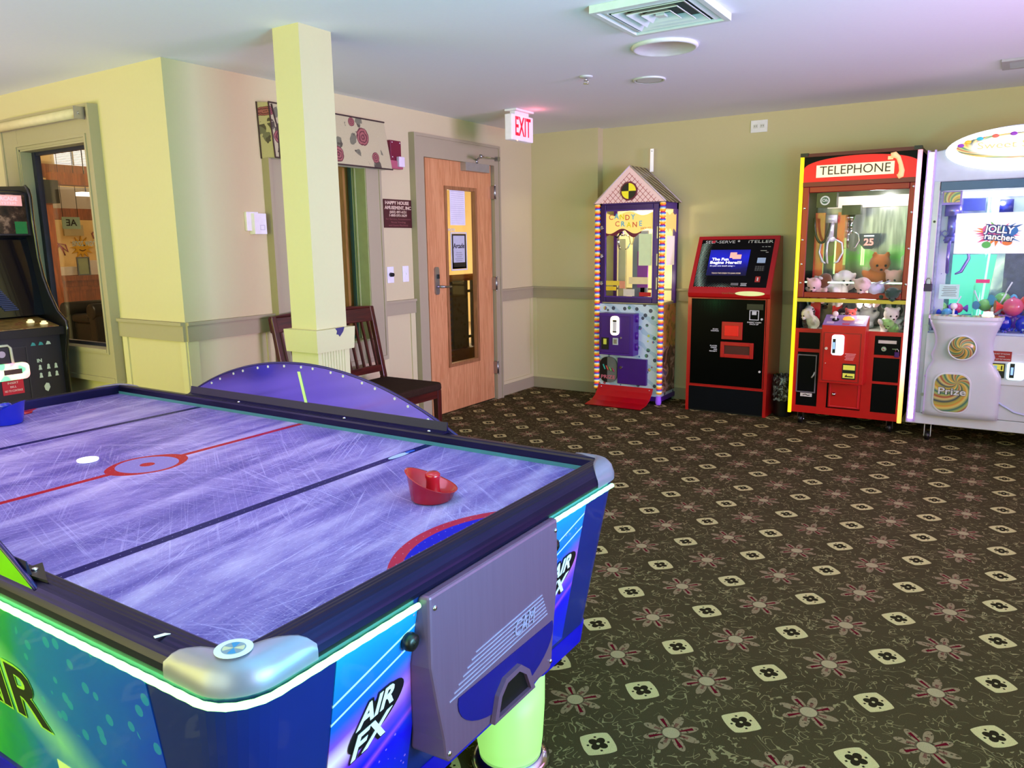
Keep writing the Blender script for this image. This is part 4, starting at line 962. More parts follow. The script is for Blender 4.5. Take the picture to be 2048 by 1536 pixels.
for (a, c_, z0, z1, col) in ((-3.03, -2.90, 1.045, 1.085, (236, 206, 60)), (-3.03, -2.93, 1.00, 1.035, (240, 200, 40)), (-2.90, -2.845, 1.02, 1.085, (226, 150, 110)), (-2.86, -2.755, .955, 1.015, (220, 212, 190)), (-2.81, -2.63, 1.06, 1.12, (240, 222, 160)), (-2.71, -2.60, .955, .99, (190, 20, 30))):
    bx('sticker', dr, a, c_, Y0+.001, Y0+.003, z0, z1, P('sticker_%d_%d' % (col[0], col[2]), col, .6))
bx('green_sheet', dr, -2.72, -2.60, Y0+.001, Y0+.003, 1.22, 1.49, P('pale_green_sheet', (206, 222, 170), .6, es=.15))
# side stickers
b = MB(); n = 8
for i in range(n):
    ya = Y0+.06+i*(Y1-.05-Y0-.06)/n; yb = ya+(Y1-.05-Y0-.06)/n
    f = lambda q: 1.66+.012*math.sin(q*50); g = lambda q: 1.52+.02*math.sin(q*70)
    b.add([(X1-.016, ya, g(ya)), (X1-.016, yb, g(yb)), (X1-.016, yb, f(yb)), (X1-.016, ya, f(ya)), (X1-.0148, ya, g(ya)), (X1-.0148, yb, g(yb)), (X1-.0148, yb, f(yb)), (X1-.0148, ya, f(ya))], [(0, 1, 2, 3), (7, 6, 5, 4)], emis('banner_yellow', (255, 220, 120), .45, (236, 206, 110)))
b.build('side_banner', cc)
bx('side_paper', cc, X1-.016, X1-.014, Y0+.09, Y1-.08, 1.22, 1.47, P('lit_paper', (246, 238, 216), .7, es=.35))
# bead columns
b2 = None
def beadmat():
    m = M('rainbow_beads'); x, y, z = m.pos(); f = (z/.0525); k = f-f.floor()
    m.base(m.ramp(k, [(0, rgb(245, 170, 20)), (.22, rgb(235, 225, 170)), (.42, rgb(90, 160, 220)), (.55, rgb(60, 60, 180)), (.70, rgb(190, 40, 90)), (.86, rgb(240, 120, 30))], 'CONSTANT')); m.pr(.35, coat=.3); m.emit(m.ramp(k, [(0, rgb(245, 170, 20)), (.22, rgb(235, 225, 170)), (.42, rgb(90, 160, 220)), (.55, rgb(60, 60, 180)), (.70, rgb(190, 40, 90)), (.86, rgb(240, 120, 30))], 'CONSTANT'), .35); return m.m
BEAD = beadmat()
for xx in (X0+.012, X1-.022):
    prof = [(.0001, .10)]; z = .10
    while z < 1.735: prof += [(.019, z), (.0255, z+.008), (.0255, z+.019), (.019, z+.0262)]; z += .0262
    b = MB(); b.lathe(prof, (xx, Y0+.004, 0), BEAD, n=18); b.build('bead_column', cc)
# roof
apx, eL, eR = -2.808, X0-.022, X1+.008
def gable():
    m = M('gable_print'); x, y, z = m.pos()
    d1 = ((x+z)*62).sin().abs().lt(.17); d2 = ((x-z)*62).sin().abs().lt(.17)
    edge = (((x+2.808).abs())*.877+(z-1.755)).gt(.252)
    col = m.mix(rgb(232, 196, 192), rgb(150, 30, 40), (d1.mx(d2))*(1-edge)); m.base(col); m.pr(.4); m.emit(col, .2); return m.m
b = MB(); b.prism([(eL, 1.757), (eR, 1.757), (apx, 2.062)], 'xz', Y0-.01, Y0+.01, gable()); b.build('gable_front', cc)
def roofm():
    m = M('roof_print'); x, y, z = m.pos(); n = m.noise(14, 3, m.pv); k = ((z*60+y*70+n*4).sin()*.5+.5)
    m.base(m.ramp(k, [(.1, rgb(54, 58, 40)), (.35, rgb(92, 84, 50)), (.5, rgb(170, 130, 60)), (.62, rgb(120, 50, 50)), (.8, rgb(90, 110, 90)), (.95, rgb(196, 190, 140))])); m.pr(.4); return m.m
RM = roofm()
for e_ in (eL, eR):
    b = MB(); s_ = 1 if e_ > apx else -1
    b.hexa([(e_, Y0-.005, 1.752), (e_, Y1-.01, 1.752), (apx, Y1-.01, 2.052), (apx, Y0-.005, 2.052)], [(e_+s_*.006, Y0-.005, 1.757), (e_+s_*.006, Y1-.01, 1.757), (apx, Y1-.01, 2.066), (apx, Y0-.005, 2.066)], RM); b.build('roof_panel', cc)
    b = MB(); b.tube([(e_+s_*.005, Y1-.012, 1.757), (apx, Y1-.012, 2.065)], .006, P('roof_edge', (214, 200, 196), .4)); b.build('roof_edging', cc); b = MB(); b.tube([(e_, Y0-.008, 1.757), (apx, Y0-.008, 2.064)], .007, P('roof_edge', (214, 200, 196), .4)); b.build('roof_edging', cc)
b = MB(); b.cyl((-2.812, Y0-.012, 1.853), (-2.812, Y0-.018, 1.853), .082, P('emblem_maroon', (110, 20, 60), .4), n=10, sm=False); em = b.build('gable_emblem', cc)
b = MB(); YK = P('emblem_yellow', (232, 220, 40), .4, es=.3)
for q in range(4):
    a0 = q*PI/2; pts = [(-2.812, 1.853)]+[(-2.812+.066*math.cos(a0+PI/2*i/8), 1.853+.066*math.sin(a0+PI/2*i/8)) for i in range(9)]
    b.prism(pts, 'xz', Y0-.022, Y0-.018, YK if q in (0, 2) else BLACK)
b.build('quartered_disc', em)
b = MB(); b.box(-2.755, -2.725, Y1-.05, Y1-.044, 2.03, 2.225, P('lit_white_tag', (240, 238, 236), .4, es=.4)); b.cyl((-2.74, Y1-.052, 2.205), (-2.74, Y1-.05, 2.205), .004, BLACK); b.build('roof_bracket', cc)
# coin box, hatch, prize flap, tray
b = MB(); b.box(-3.045, -2.715, Y0-.10, Y0+.02, .435, .805, PURPLE); cb = b.build('coin_box', cc, bevel=.004)
bx('coin_door', cb, -3.025, -2.745, Y0-.106, Y0-.099, .455, .785, P('purple_door', (64, 20, 116), .3, coat=.2), .003)
ACW = emis('acceptor_glow', (255, 238, 206), 1.5)
b = MB(); b.prism([(x, z) for x, z in rrect(-2.925, -2.845, .615, .785, .03)], 'xz', Y0-.122, Y0-.105, ACW); a_ = b.build('bill_acceptor', cb)
b = MB(); b.box(-2.90, -2.865, Y0-.126, Y0-.121, .735, .75, BLACK); b.box(-2.90, -2.865, Y0-.126, Y0-.121, .64, .652, BLACK); b.box(-2.90, -2.865, Y0-.124, Y0-.121, .652, .735, WHITE); b.build('bill_slot', a_)
b = MB(); b.box(-3.015, -2.945, Y0-.113, Y0-.105, .485, .59, BLACK); b.box(-2.995, -2.965, Y0-.115, Y0-.112, .53, .58, P('yellow_green_sticker', (222, 230, 80), .5)); b.build('card_reader', cb)
b = MB(); b.box(-2.905, -2.855, Y0-.113, Y0-.105, .53, .59, P('pale_grey_plate', (196, 208, 196), .4)); b.box(-2.895, -2.865, Y0-.115, Y0-.112, .54, .58, STEEL); b.build('coin_slot', cb)
b = MB(); b.cyl((-2.825, Y0-.118, .595), (-2.825, Y0-.105, .595), .009, CHROME); b.build('lock', cb)
for z in (.51, .61, .76): b = MB(); b.cyl((-2.715, Y0-.03, z-.03), (-2.715, Y0-.03, z+.03), .02, PURPLE, n=8); b.build('hinge_lug', cb)
bx('hatch', cc, -2.905, -2.625, Y0-.012, Y0+.02, .165, .40, P('purple_door', (64, 20, 116), .3, coat=.2), .004)
b = MB(); b.cyl((-2.865, Y0-.025, .315), (-2.865, Y0-.01, .315), .013, CHROME); b.build('hatch_lock', cc)
b = MB(); b.prism(rrect(-3.085, -2.915, .165, .40, .075, 8), 'xz', Y0+.0, Y0+.022, P('flap_grey', (108, 116, 104), .4)); fl = b.build('prize_flap', cc)
b = MB(); b.prism([(x, z) for x, z in rrect(-3.085, -2.915, .165, .40, .075, 8) if x < -2.99]+[(-2.99, .40)][:0], 'xz', Y0-.002, Y0+.001, BLACK); text(b, 'PRIZE', (-3.0, Y0-.0025, .215), .045, 'S', P('pink_letters', (206, 110, 120), .5), bold=.001, w=.14)
for i, c_ in enumerate(((60, 200, 160), (210, 90, 60), (120, 200, 90), (180, 60, 90))): b.tube([(-3.05+i*.03, Y0-.004, .33-i*.01), (-3.03+i*.03, Y0-.004, .285-i*.005)], .006, P('candybit%d' % i, c_, .5))
b.build('flap_print', fl)
b = MB(); q = [(Y0-.004, .145), (Y0-.03, .10), (Y0-.08, .05), (Y0-.15, .020), (Y0-.28, .004), (Y0-.285, .010), (Y0-.15, .028), (Y0-.085, .058), (Y0-.038, .105), (Y0-.012, .147)]
b.prism(q, 'yz', -3.09, -2.56, P('red_tray', (186, 0, 10), .35)); tr_ = b.build('prize_tray', cc)
for xx in (-3.06, -2.59): b = MB(); b.sph((xx, Y0-.02, .128), .007, CHROME, 10); b.build('screw', tr_)
b = MB(); b.lathe([(.0001, .0), (.018, .002), (.026, .02), (.024, .05), (.022, .08)], (X1-.03, Y0+.01, 0), P('purple_lit', (150, 90, 230), .3, es=.3), n=18); b.build('foot', cc)
for xx, yy in ((X0+.03, Y0+.03), (X0+.03, Y1-.04), (X1-.04, Y1-.05)): b = MB(); b.cyl((xx, yy, 0), (xx, yy, .035), .018, BLACK); b.build('foot', cc)
light('POINT', (-2.8, Y0+.17, 1.64), 5, (1, .90, .62), .03); light('POINT', (-2.62, Y0+.17, 1.1), 1.5, (1, .90, .62), .03)

# ================================================================== self-serve kiosk
kk = thing('teller_kiosk', 'red and black self-serve card kiosk with slanted screen', 'kiosk', (-1.912, 6.38, 0))
KX0, KX1, KY = -2.25, -1.575, 6.2
prof = [(KY, 0), (KY, .97), (KY+.0, 1.03), (KY+.235, 1.455), (KY+.30, 1.455), (KY+.36, 1.05), (KY+.385, .90), (KY+.385, 0)]
b = MB(); KRED = P('kiosk_red', (176, 10, 16), .3, 0, .04, coat=.3)
b.prism(prof, 'yz', KX0, KX0+.025, KRED); b.prism(prof, 'yz', KX1-.025, KX1, KRED); b.build('side_panel', kk).name
b = MB(); p2 = [(y+.012 if i < 4 else y-.004, z) for i, (y, z) in enumerate(prof)]; b.prism(p2, 'yz', KX0+.02, KX1-.02, P('kiosk_black', (18, 18, 20), .4)); b.build('housing', kk)
def dots(name, zc):
    m = M(name); x, y, z = m.pos(); s_ = .0105
    u = x/s_; v = z/s_+ (u.round()*.5); du = u-u.round(); dv = v-v.round(); r = (du*du+dv*dv).sqrt()
    fall = (1-((x+2.02).abs()/.22).clamp())*(1-((z-zc).abs()/.16).clamp())
    d = r.lt(fall*.38); m.base(m.mix(rgb(3, 4, 4), rgb(30, 80, 46), d*.8)); m.pr(.3, spec=.05); return m.m
DOT = dots('dotted_black', .93)
b = MB(); b.box(KX0+.03, KX1-.035, KY+.0, KY+.014, .235, .955, DOT); kd = b.build('service_door', kk)
b = MB(); b.frame(KX0+.026, KX1-.03, .23, .96, .006, KY-.004, KY+.008, KRED); b.build('door_trim', kd)
bx('kick_panel', kk, KX0+.026, KX1-.026, KY+.002, KY+.014, .012, .215, P('kick_black', (10, 13, 18), .5, spec=.08))
bx('lower_rail', kk, KX0+.02, KX1-.02, KY-.002, KY+.012, .214, .228, KRED)
b = MB(); b.prism([(KY-.012, .972), (KY-.018, 1.0), (KY-.004, 1.035), (KY+.02, 1.045), (KY+.02, .962), (KY, .962)], 'yz', KX0+.002, KX1-.002, KRED); lg_ = b.build('ledge', kk)
b = MB(); b.prism([(x, z) for x, z in ell(-1.735, 1.003, .118, .019, 30)], 'xz', KY-.021, KY-.014, P('ledge_light', (214, 222, 150), .3, es=.35)); b.build('card_light', lg_)
b = MB(); text(b, 'Card Reader', (-1.90, KY-.018, 1.003), .022, 'S', P('gold_text', (150, 90, 40), .5), w=.12); b.build('lettering', lg_)
# slanted face
sl = Vector((0, .235, .425)).normalized(); ns = Vector((0, -.425, .235)).normalized(); L = math.hypot(.235, .425)
def SP(x, t, h=0): return Vector((x, KY, 1.03))+sl*t+ns*h
def splate(mb, x0, x1, t0, t1, h0, h1, m): mb.add([SP(x0, t0, h0), SP(x1, t0, h0), SP(x1, t1, h0), SP(x0, t1, h0), SP(x0, t0, h1), SP(x1, t0, h1), SP(x1, t1, h1), SP(x0, t1, h1)], [(0, 1, 2, 3), (7, 6, 5, 4), (0, 4, 5, 1), (1, 5, 6, 2), (2, 6, 7, 3), (3, 7, 4, 0)], m)
b = MB(); splate(b, KX0+.002, KX1-.002, 0, .02, -.01, .006, KRED); splate(b, KX0+.002, KX1-.002, L-.03, L, -.01, .006, KRED); splate(b, KX0+.002, KX0+.035, .02, L-.03, -.01, .006, KRED); splate(b, KX1-.04, KX1-.002, .02, L-.03, -.01, .006, KRED); b.build('bezel', kk)
def dot2():
    m = M('dotted_panel'); x, y, z = m.pos(); s_ = .0115
    u = x/s_; v = z/s_+(u.round()*.5); du = u-u.round(); dv = v-v.round(); r = (du*du+dv*dv).sqrt()
    cv = (x+2.19-(z-1.05)*-.02+((z-1.25)*(z-1.25))*-.8); fall = (1-(cv.abs()/.075).clamp())*(z.lt(1.40)); f2 = (1-((z-1.055)/.035).abs().clamp())*(1-((x+1.98)/.2).abs().clamp())
    m.base(m.mix(rgb(4, 5, 6), rgb(170, 200, 180), r.lt((fall.mx(f2*.8))*.42))); m.pr(.2, spec=.2); return m.m
b = MB(); splate(b, KX0+.035, KX1-.04, .02, L-.03, -.01, .002, dot2()); fp = b.build('control_face', kk)
def scr():
    m = M('kiosk_screen'); x, y, z = m.pos(); n = m.noise(9, 2, m.pv)
    c = m.ramp((z-1.13)/.25+(n-.5)*.3, [(0, rgb(10, 8, 40)), (.3, rgb(10, 10, 90)), (.6, rgb(20, 30, 200)), (1, rgb(14, 20, 130))]); m.base(rgb(5, 5, 10)); m.emit(c, 1.1); m.pr(.15); return m.m
b = MB(); splate(b, -2.125, -1.795, .125, .36, .002, .005, scr()); sc1 = b.build('screen', fp)
axs = (Vector((1, 0, 0)), sl, ns); EW = emis('screen_white', (240, 240, 255), 1.1); EO = emis('screen_orange', (255, 120, 80), .9); EY = emis('screen_yellow', (230, 190, 120), .8)
b = MB()
text(b, 'The Fun', SP(-2.03, .272, .0055), .034, 'S', EW, bold=.0012, w=.14, axes=axs, ext=.0003); text(b, 'Begins Here!!!', SP(-1.98, .242, .0055), .034, 'S', EW, bold=.0012, w=.26, axes=axs, ext=.0003)
text(b, "It's just one touch away—", SP(-2.0, .212, .0055), .018, 'S', EW, w=.21, axes=axs, ext=.0003); text(b, 'TOUCH THE SCREEN TO LEARN MORE', SP(-1.96, .145, .0055), .016, 'S', EY, w=.24, axes=axs, ext=.0003)
splate(b, -1.955, -1.90, .285, .335, .0055, .006, EO); splate(b, -1.93, -1.86, .275, .315, .006, .0065, EO); b.build('screen_text', sc1)
b = MB(); WL = P('white_print', (206, 206, 206), .5)
text(b, 'SELF-SERVE', SP(-2.06, L-.053, .003), .036, 'S', WL, w=.25, axes=axs); text(b, 'iTELLER', SP(-1.725, L-.053, .003), .036, 'S', WL, w=.2, axes=axs)
el_ = ell(-2.115, 0, .016, .012, 16); b.add([SP(x, L-.05+t, .0045) for x, t in el_], [tuple(range(16))], P('logo_red_dot', (200, 40, 60), .5))
b.add([SP(-1.905+.011*math.cos(i*PI/3), L-.045+.009*math.sin(i*PI/3), .0035) for i in range(6)], [tuple(range(6))], WL)
for i, (xx, tt, wd) in enumerate(((-1.70, .385, .015), (-1.675, .385, .015), (-1.65, .385, .02), (-1.69, .35, .05), (-1.66, .335, .02), (-1.80, .055, .05), (-1.80, .045, .045), (-1.80, .035, .05))): splate(b, xx-wd/2, xx+wd/2, tt, tt+.004, .002, .0035, WL)
b.build('face_lettering', fp)
b = MB(); splate(b, -1.725, -1.66, .24, .285, .002, .008, P('lcd', (150, 170, 206), .3, es=.25)); b.build('card_display', fp)
b = MB(); splate(b, -1.735, -1.655, .165, .215, .002, .006, BLACK)
for i in range(4):
    for j in range(3): splate(b, -1.73+i*.018, -1.718+i*.018, .17+j*.015, .18+j*.015, .006, .008, P('key_grey', (84, 84, 84), .5))
b.build('keypad', fp)
b = MB(); splate(b, -1.715, -1.675, .07, .12, .002, .004, P('tag_red', (170, 40, 34), .5)); splate(b, -1.70, -1.69, .08, .11, .004, .0045, WL); b.build('tag', fp)
b = MB(); splate(b, -1.90, -1.84, .035, .055, .002, .012, STEEL); b.build('card_slot', fp)
# slots on the door
b = MB(); b.box(-1.955, -1.785, KY-.012, KY+.004, .625, .77, KRED); b.box(-1.93, -1.815, KY-.018, KY-.011, .655, .74, P('bright_red', (222, 10, 14), .3, es=.12)); b.build('coupon_slot', kd, bevel=.003)
b = MB(); b.frame(-1.96, -1.69, .475, .605, .03, KY-.014, KY+.004, KRED); b.box(-1.935, -1.715, KY-.002, KY+.006, .50, .58, P('slot_dark_red', (70, 4, 8), .5)); b.build('card_tray', kd, bevel=.003)
b = MB(); b.box(-1.755, -1.625, KY-.012, KY+.004, .875, .92, BLACK); b.build('bill_slot', kd)
b = MB(); b.frame(-1.735, -1.66, .79, .87, .006, KY-.003, KY+.002, WL); b.box(-1.715, -1.68, KY-.003, KY+.002, .833, .862, WL)
for i, (t1, xx, zz, wd) in enumerate((('INSERT CASH', -1.695, .772, .11), ('FACE UP', -1.695, .757, .07), ('SCAN', -2.01, .705, .045), ('COUPON', -2.015, .69, .065), ('PLAYER', -2.02, .565, .06), ('CARDS', -2.02, .55, .05), ('AND', -2.005, .535, .03), ('RECEIPT', -2.022, .52, .065))): text(b, t1, (xx, KY-.001, zz), .014, 'S', WL, bold=.0004, w=wd)
b.build('door_lettering', kd)
for p in ((-1.635, .80), (-1.635, .375)): b = MB(); b.cyl((p[0], KY-.008, p[1]), (p[0], KY, p[1]), .009, WL); b.build('lock', kd)

# ================================================================== waste bin
tb = thing('waste_bin', 'black waste bin with a crinkled clear liner beside the kiosk', 'bin', (-1.482, 6.37, 0))
def bag():
    m = M('crinkled_liner'); m.obj(); n = m.noise(16, 4, m.pv, .7, 1.5); m.base(m.mix(rgb(12, 14, 16), rgb(180, 190, 190), n.step(.46, .68))); m.pr(.18, coat=.5); m.bump(n, 1, .02); return m.m
b = MB(); b.lathe([(.066, 0), (.070, .02), (.080, .31), (.083, .33), (.078, .33), (.066, .02), (.0001, .02)], (-1.482, 6.37, 0), P('bin_black', (16, 16, 17), .4), n=24); b.build('bin_body', tb)
v = []; n = 40
for j, (r, h) in enumerate(((.072, .30), (.076, .338), (.083, .336), (.085, .27), (.083, .20), (.084, .155), (.086, .135))):
    for i in range(n):
        a = 2*PI*i/n; k = 1+.035*math.sin(i*2.3+j)+.025*math.sin(i*5.1+j*2); v.append((-1.482+r*k*math.cos(a), 6.37+r*k*math.sin(a), h+.008*math.sin(i*1.9+j)))
b = MB(); b.add(v, [(j*n+i, j*n+(i+1) % n, (j+1)*n+(i+1) % n, (j+1)*n+i) for j in range(6) for i in range(n)], bag(), True); b.build('liner', tb)

# ================================================================== telephone-box crane
tc = thing('telephone_crane', 'tall red telephone-box claw machine full of plush toys', 'claw machine', (-.97, 6.33, 0))
A0, A1, B0, B1 = -1.352, -.588, 6.10, 6.57
BP = P('black_panel', (7, 7, 10), .35, spec=.1)
b = MB(); b.box(A0, A0+.02, B0+.01, B1, .10, 2.02, BP); b.box(A1-.02, A1, B0+.01, B1, .10, 2.02, BP); b.box(A0, A1, B1-.012, B1, .10, 2.02, P('inner_grey', (96, 100, 92), .22, .5)); b.box(A0, A1, B0+.01, B1, .10, .74, BP); b.box(A0, A1, B0+.02, B1, 1.80, 2.02, BP); b.build('cabinet', tc)
b = MB()
for x0, x1, z0, z1 in ((A0, A1, .10, .155), (A0, A0+.028, .155, .725), (A1-.03, A1, .155, .725), (A0, A1, .725, .755), (-1.168, -1.10, .155, .725), (-.86, -.79, .155, .725), (A0+.028, -1.168, .575, .60), (-.79, A1-.03, .565, .585), (-.79, A1-.03, .37, .388)): b.box(x0, x1, B0, B0+.016, z0, z1, RED)
b.build('base_frame', tc)
t_ = tc
b = MB(); b.frame(-1.325, -1.182, .26, .555, .008, B0-.006, B0+.010, P('frame_grey', (130, 120, 130), .3, .4)); b.box(-1.32, -1.188, B0+.002, B0+.008, .265, .55, BP); pf = b.build('prize_door', tc)
b = MB(); b.box(-1.29, -1.205, B0-.002, B0+.004, .228, .255, P('label_cream', (214, 206, 196), .6)); b.tube([(-1.27, B0-.003, .24), (-1.25, B0-.003, .246), (-1.235, B0-.003, .238), (-1.22, B0-.003, .242)], .003, BLACK); b.build('door_label', pf)
b = MB(); b.tube([(-1.212, B0-.008, .38), (-1.198, B0-.012, .40), (-1.19, B0-.008, .425)], .006, P('scuff_white', (196, 190, 196), .5)); b.build('door_latch', pf)
for z0, z1 in ((.16, .368), (.39, .562)): b = MB(); b.box(-.785, A1-.034, B0+.004, B0+.012, z0+.004, z1-.004, BP); b.build('dark_panel', tc)
b = MB(); b.box(-.785, A1-.034, B0-.004, B0+.010, .59, .722, BP); cbx = b.build('cash_door', tc)
b = MB(); b.box(-.765, -.645, B0-.008, B0-.003, .672, .695, P('label_cream', (214, 206, 196), .6)); b.build('door_label', cbx)
b = MB(); b.lathe([(.017, -.012), (.017, 0)], (-.725, B0, .632), STEEL, axis='y', n=20); b.lathe([(.0001, -.02), (.007, -.018), (.007, -.008)], (-.725, B0, .632), CHROME, axis='y', n=14); b.build('lock', cbx)
pl_ = thing('padlock', 'small steel padlock hanging on the black cash door of the red crane', 'padlock', (-.635, B0-.02, .58))
b = MB(); b.box(-.652, -.622, B0-.03, B0-.012, .578, .615, P('violet_brass', (84, 40, 120), .3, .6)); b.build('lock_body', pl_, bevel=.002)
b = MB(); b.tube([(-.646, B0-.021, .612), (-.646, B0-.021, .628), (-.637, B0-.021, .64), (-.628, B0-.021, .628), (-.628, B0-.021, .612)], .003, CHROME); b.build('shackle', pl_)
b = MB(); b.box(-.67, -.635, B0-.012, B0-.003, .632, .638, CHROME); b.build('hasp', cbx)
# coin unit
b = MB(); b.prism([(B0-.13, .372), (B0-.13, .80), (B0+.01, .865), (B0+.01, .372)], 'yz', -1.135, -.835, RED); cu_ = b.build('coin_box', tc, bevel=.003)
b = MB(); b.box(-1.112, -.865, B0-.136, B0-.129, .392, .745, RED); b.frame(-1.115, -.862, .389, .748, .004, B0-.138, B0-.129, DRED); cd_ = b.build('coin_door', cu_)
b = MB(); b.prism([(x, z) for x, z in rrect(-1.058, -.975, .585, .735, .018)], 'xz', B0-.152, B0-.136, emis('acceptor_white_glow', (225, 240, 255), 1.4)); ba = b.build('bill_acceptor', cd_)
b = MB(); b.box(-1.050, -1.030, B0-.156, B0-.151, .60, .705, BLACK); b.box(-1.046, -1.034, B0-.158, B0-.155, .63, .68, emis('blue_led', (30, 140, 255), 1.5)); b.build('bill_slot', ba)
b = MB(); b.box(-.975, -.885, B0-.142, B0-.135, .41, .525, BLACK); YS = P('yellow_sticker', (226, 222, 80), .5, es=.15)
b.box(-.97, -.89, B0-.144, B0-.141, .48, .515, YS); b.box(-.97, -.89, B0-.144, B0-.141, .42, .455, YS); b.box(-.955, -.90, B0-.146, B0-.143, .428, .436, BLACK); b.prism([(-.95, .428), (-.942, .428), (-.942, .448), (-.95, .44)], 'xz', B0-.146, B0-.143, BLACK); b.build('card_reader', cd_)
b = MB()
for i, s_ in enumerate(('WARNING', 'NO REFUNDS', 'DO NOT SHAKE', 'MACHINE')[:0]): pass
for i in range(5): b.box(-.965+(.006 if i % 2 else 0), -.89-(.004*i), B0-.138, B0-.136, .595-i*.011, .601-i*.011, P('pinkish_print', (226, 130, 130), .5))
b.build('warning_text', cd_)
for x, z in ((-1.095, .63), (-1.095, .52)): b = MB(); b.cyl((x, B0-.145, z), (x, B0-.136, z), .010 if z > .6 else .003, P('cream_cap', (220, 200, 170), .4), n=14); b.build('bolt', cd_)
def tp(x, t, h): # on the sloping control top
    d = Vector((0, .14, .065)).normalized(); n_ = Vector((0, -.065, .14)).normalized(); return Vector((x, B0-.13, .80))+d*t+n_*h
def tq(mb, x0, x1, t0, t1, h0, h1, m): mb.add([tp(x0, t0, h0), tp(x1, t0, h0), tp(x1, t1, h0), tp(x0, t1, h0), tp(x0, t0, h1), tp(x1, t0, h1), tp(x1, t1, h1), tp(x0, t1, h1)], [(0, 1, 2, 3), (7, 6, 5, 4), (0, 4, 5, 1), (1, 5, 6, 2), (2, 6, 7, 3), (3, 7, 4, 0)], m)
b = MB(); tq(b, -1.133, -.837, .004, .15, 0, .004, P('control_lilac', (150, 120, 176), .4)); ct = b.build('control_top', cu_)
b = MB(); 
for (x0, x1, t0, t1, c_) in ((-1.11, -1.06, .02, .05, (210, 180, 200)), (-1.10, -1.07, .10, .13, (206, 196, 206)), (-1.0, -.95, .01, .03, (200, 60, 90)), (-.92, -.86, .03, .06, (226, 190, 206)), (-.91, -.87, .085, .115, (200, 20, 70)), (-.905, -.865, .13, .14, (190, 60, 110))): tq(b, x0, x1, t0, t1, .004, .005, P('lab_%d_%d' % (c_[0], c_[1]), c_, .5))
b.build('control_labels', ct)
b = MB(); b.cyl(tp(-1.055, .075, .002), tp(-1.055, .075, .008), .024, BLACK); b.cyl(tp(-1.055, .075, .006), tp(-1.055, .075, .04), .008, WHITE); b.sph(tp(-1.055, .075, .055), .021, P('joystick_cream', (236, 206, 200), .3)); b.build('joystick', ct)
b = MB(); b.lathe([(.040, 0), (.040, .010), (.034, .014), (.030, .022), (.0001, .026)], (-.968, B0-.05, .838), emis('orange_glow', (255, 170, 60), .9, (230, 150, 60)), n=24); b.build('drop_button', ct)
b = MB(); b.box(-1.085, -.862, B0-.012, B0+.0, .165, .362, RED); b.frame(-1.075, -.872, .172, .350, .006, B0-.018, B0-.011, P('red_highlight', (216, 40, 50), .25, coat=.5)); ld = b.build('lower_door', tc, bevel=.004)
b = MB(); b.lathe([(.0001, -.024), (.010, -.022), (.013, -.012), (.015, -.010), (.015, 0)], (-1.045, B0-.006, .268), CHROME, axis='y', n=20); b.build('lock', ld)
# glazing
bx('lower_glass', tc, A0+.02, A1-.02, B0+.006, B0+.010, .755, .955, GLASS2)
b = MB(); b.box(A0, A1, B0-.006, B0+.02, .958, .985, P('gold_strip', (176, 150, 70), .3, .7)); b.build('gold_strip', tc)
BRN = P('brown_red_metal', (134, 30, 24), .3, .3)
b = MB(); b.frame(A0+.004, A1-.008, .99, 1.805, .044, B0-.010, B0+.012, BRN); dr = b.build('glass_door', tc, bevel=.005)
bx('door_glass', dr, A0+.045, A1-.05, B0+.0, B0+.004, 1.03, 1.765, GLASS2)
for x, z in ((A0+.02, 1.10), (A0+.02, 1.65), (A0+.018, 1.42), (A1-.028, 1.10), (A1-.028, 1.35), (A1-.028, 1.60), (A1-.028, 1.775), (A0+.02, 1.24)): b = MB(); b.sph((x, B0-.011, z), (.009, .005, .009), CHROME, 10); b.build('bolt', dr)
# marquee
b = MB(); b.box(A0, A1, B0+.0, B0+.02, 1.81, 2.02, BP); mq = b.build('marquee', tc)
arcp = [(A0+.002, 1.815), (A1-.002, 1.815), (A1-.002, 1.935)]+[(-.97+.378*math.cos(a), 1.935+.078*math.sin(a)) for a in [PI*i/24 for i in range(1, 24)]]+[(A0+.002, 1.935)]
b = MB(); b.prism(arcp, 'xz', B0-.004, B0+.002, emis('marquee_red', (255, 0, 16), .38, (206, 4, 14))); b.build('red_arch', mq)
b = MB(); b.prism([(A0, 1.806), (A1, 1.806), (A1, 1.838), (A0, 1.838)], 'xz', B0-.010, B0+.002, DRED); b.build('lower_bar', mq)
b = MB(); b.box(-1.262, -.745, B0-.008, B0-.004, 1.868, 1.955, emis('sign_cream', (255, 214, 170), .85, (236, 206, 176))); sg = b.build('sign_plate', mq)
b = MB(); text(b, 'TELEPHONE', (-1.003, B0-.009, 1.912), .088, 'S', BLACK, w=.47); b.build('lettering', sg)
HS = emis('handset_peach', (255, 190, 130), .75, (236, 190, 140))
b = MB(); b.tube([(-.768, B0-.014, 1.990), (-.745, B0-.014, 1.995), (-.722, B0-.014, 1.975), (-.705, B0-.014, 1.93), (-.695, B0-.014, 1.885), (-.700, B0-.014, 1.855), (-.718, B0-.014, 1.845)], [.020, .021, .015, .014, .018, .021, .016], HS, 12)
b.box(-.788, -.755, B0-.02, B0-.008, 1.965, 1.988, HS); b.build('handset_emblem', mq)
b = MB(); b.box(A0-.012, A1+.004, B0-.012, B1, 2.018, 2.042, P('cap_maroon', (90, 8, 14), .4)); b.box(A0-.024, A0+.03, B0-.02, B0+.05, 2.022, 2.046, BLACK); b.box(A1-.04, A1+.008, B0-.02, B0+.05, 2.022, 2.046, BLACK); b.build('top_cap', tc)
YT = emis('yellow_tube', (255, 222, 20), 1.25, (255, 220, 40))
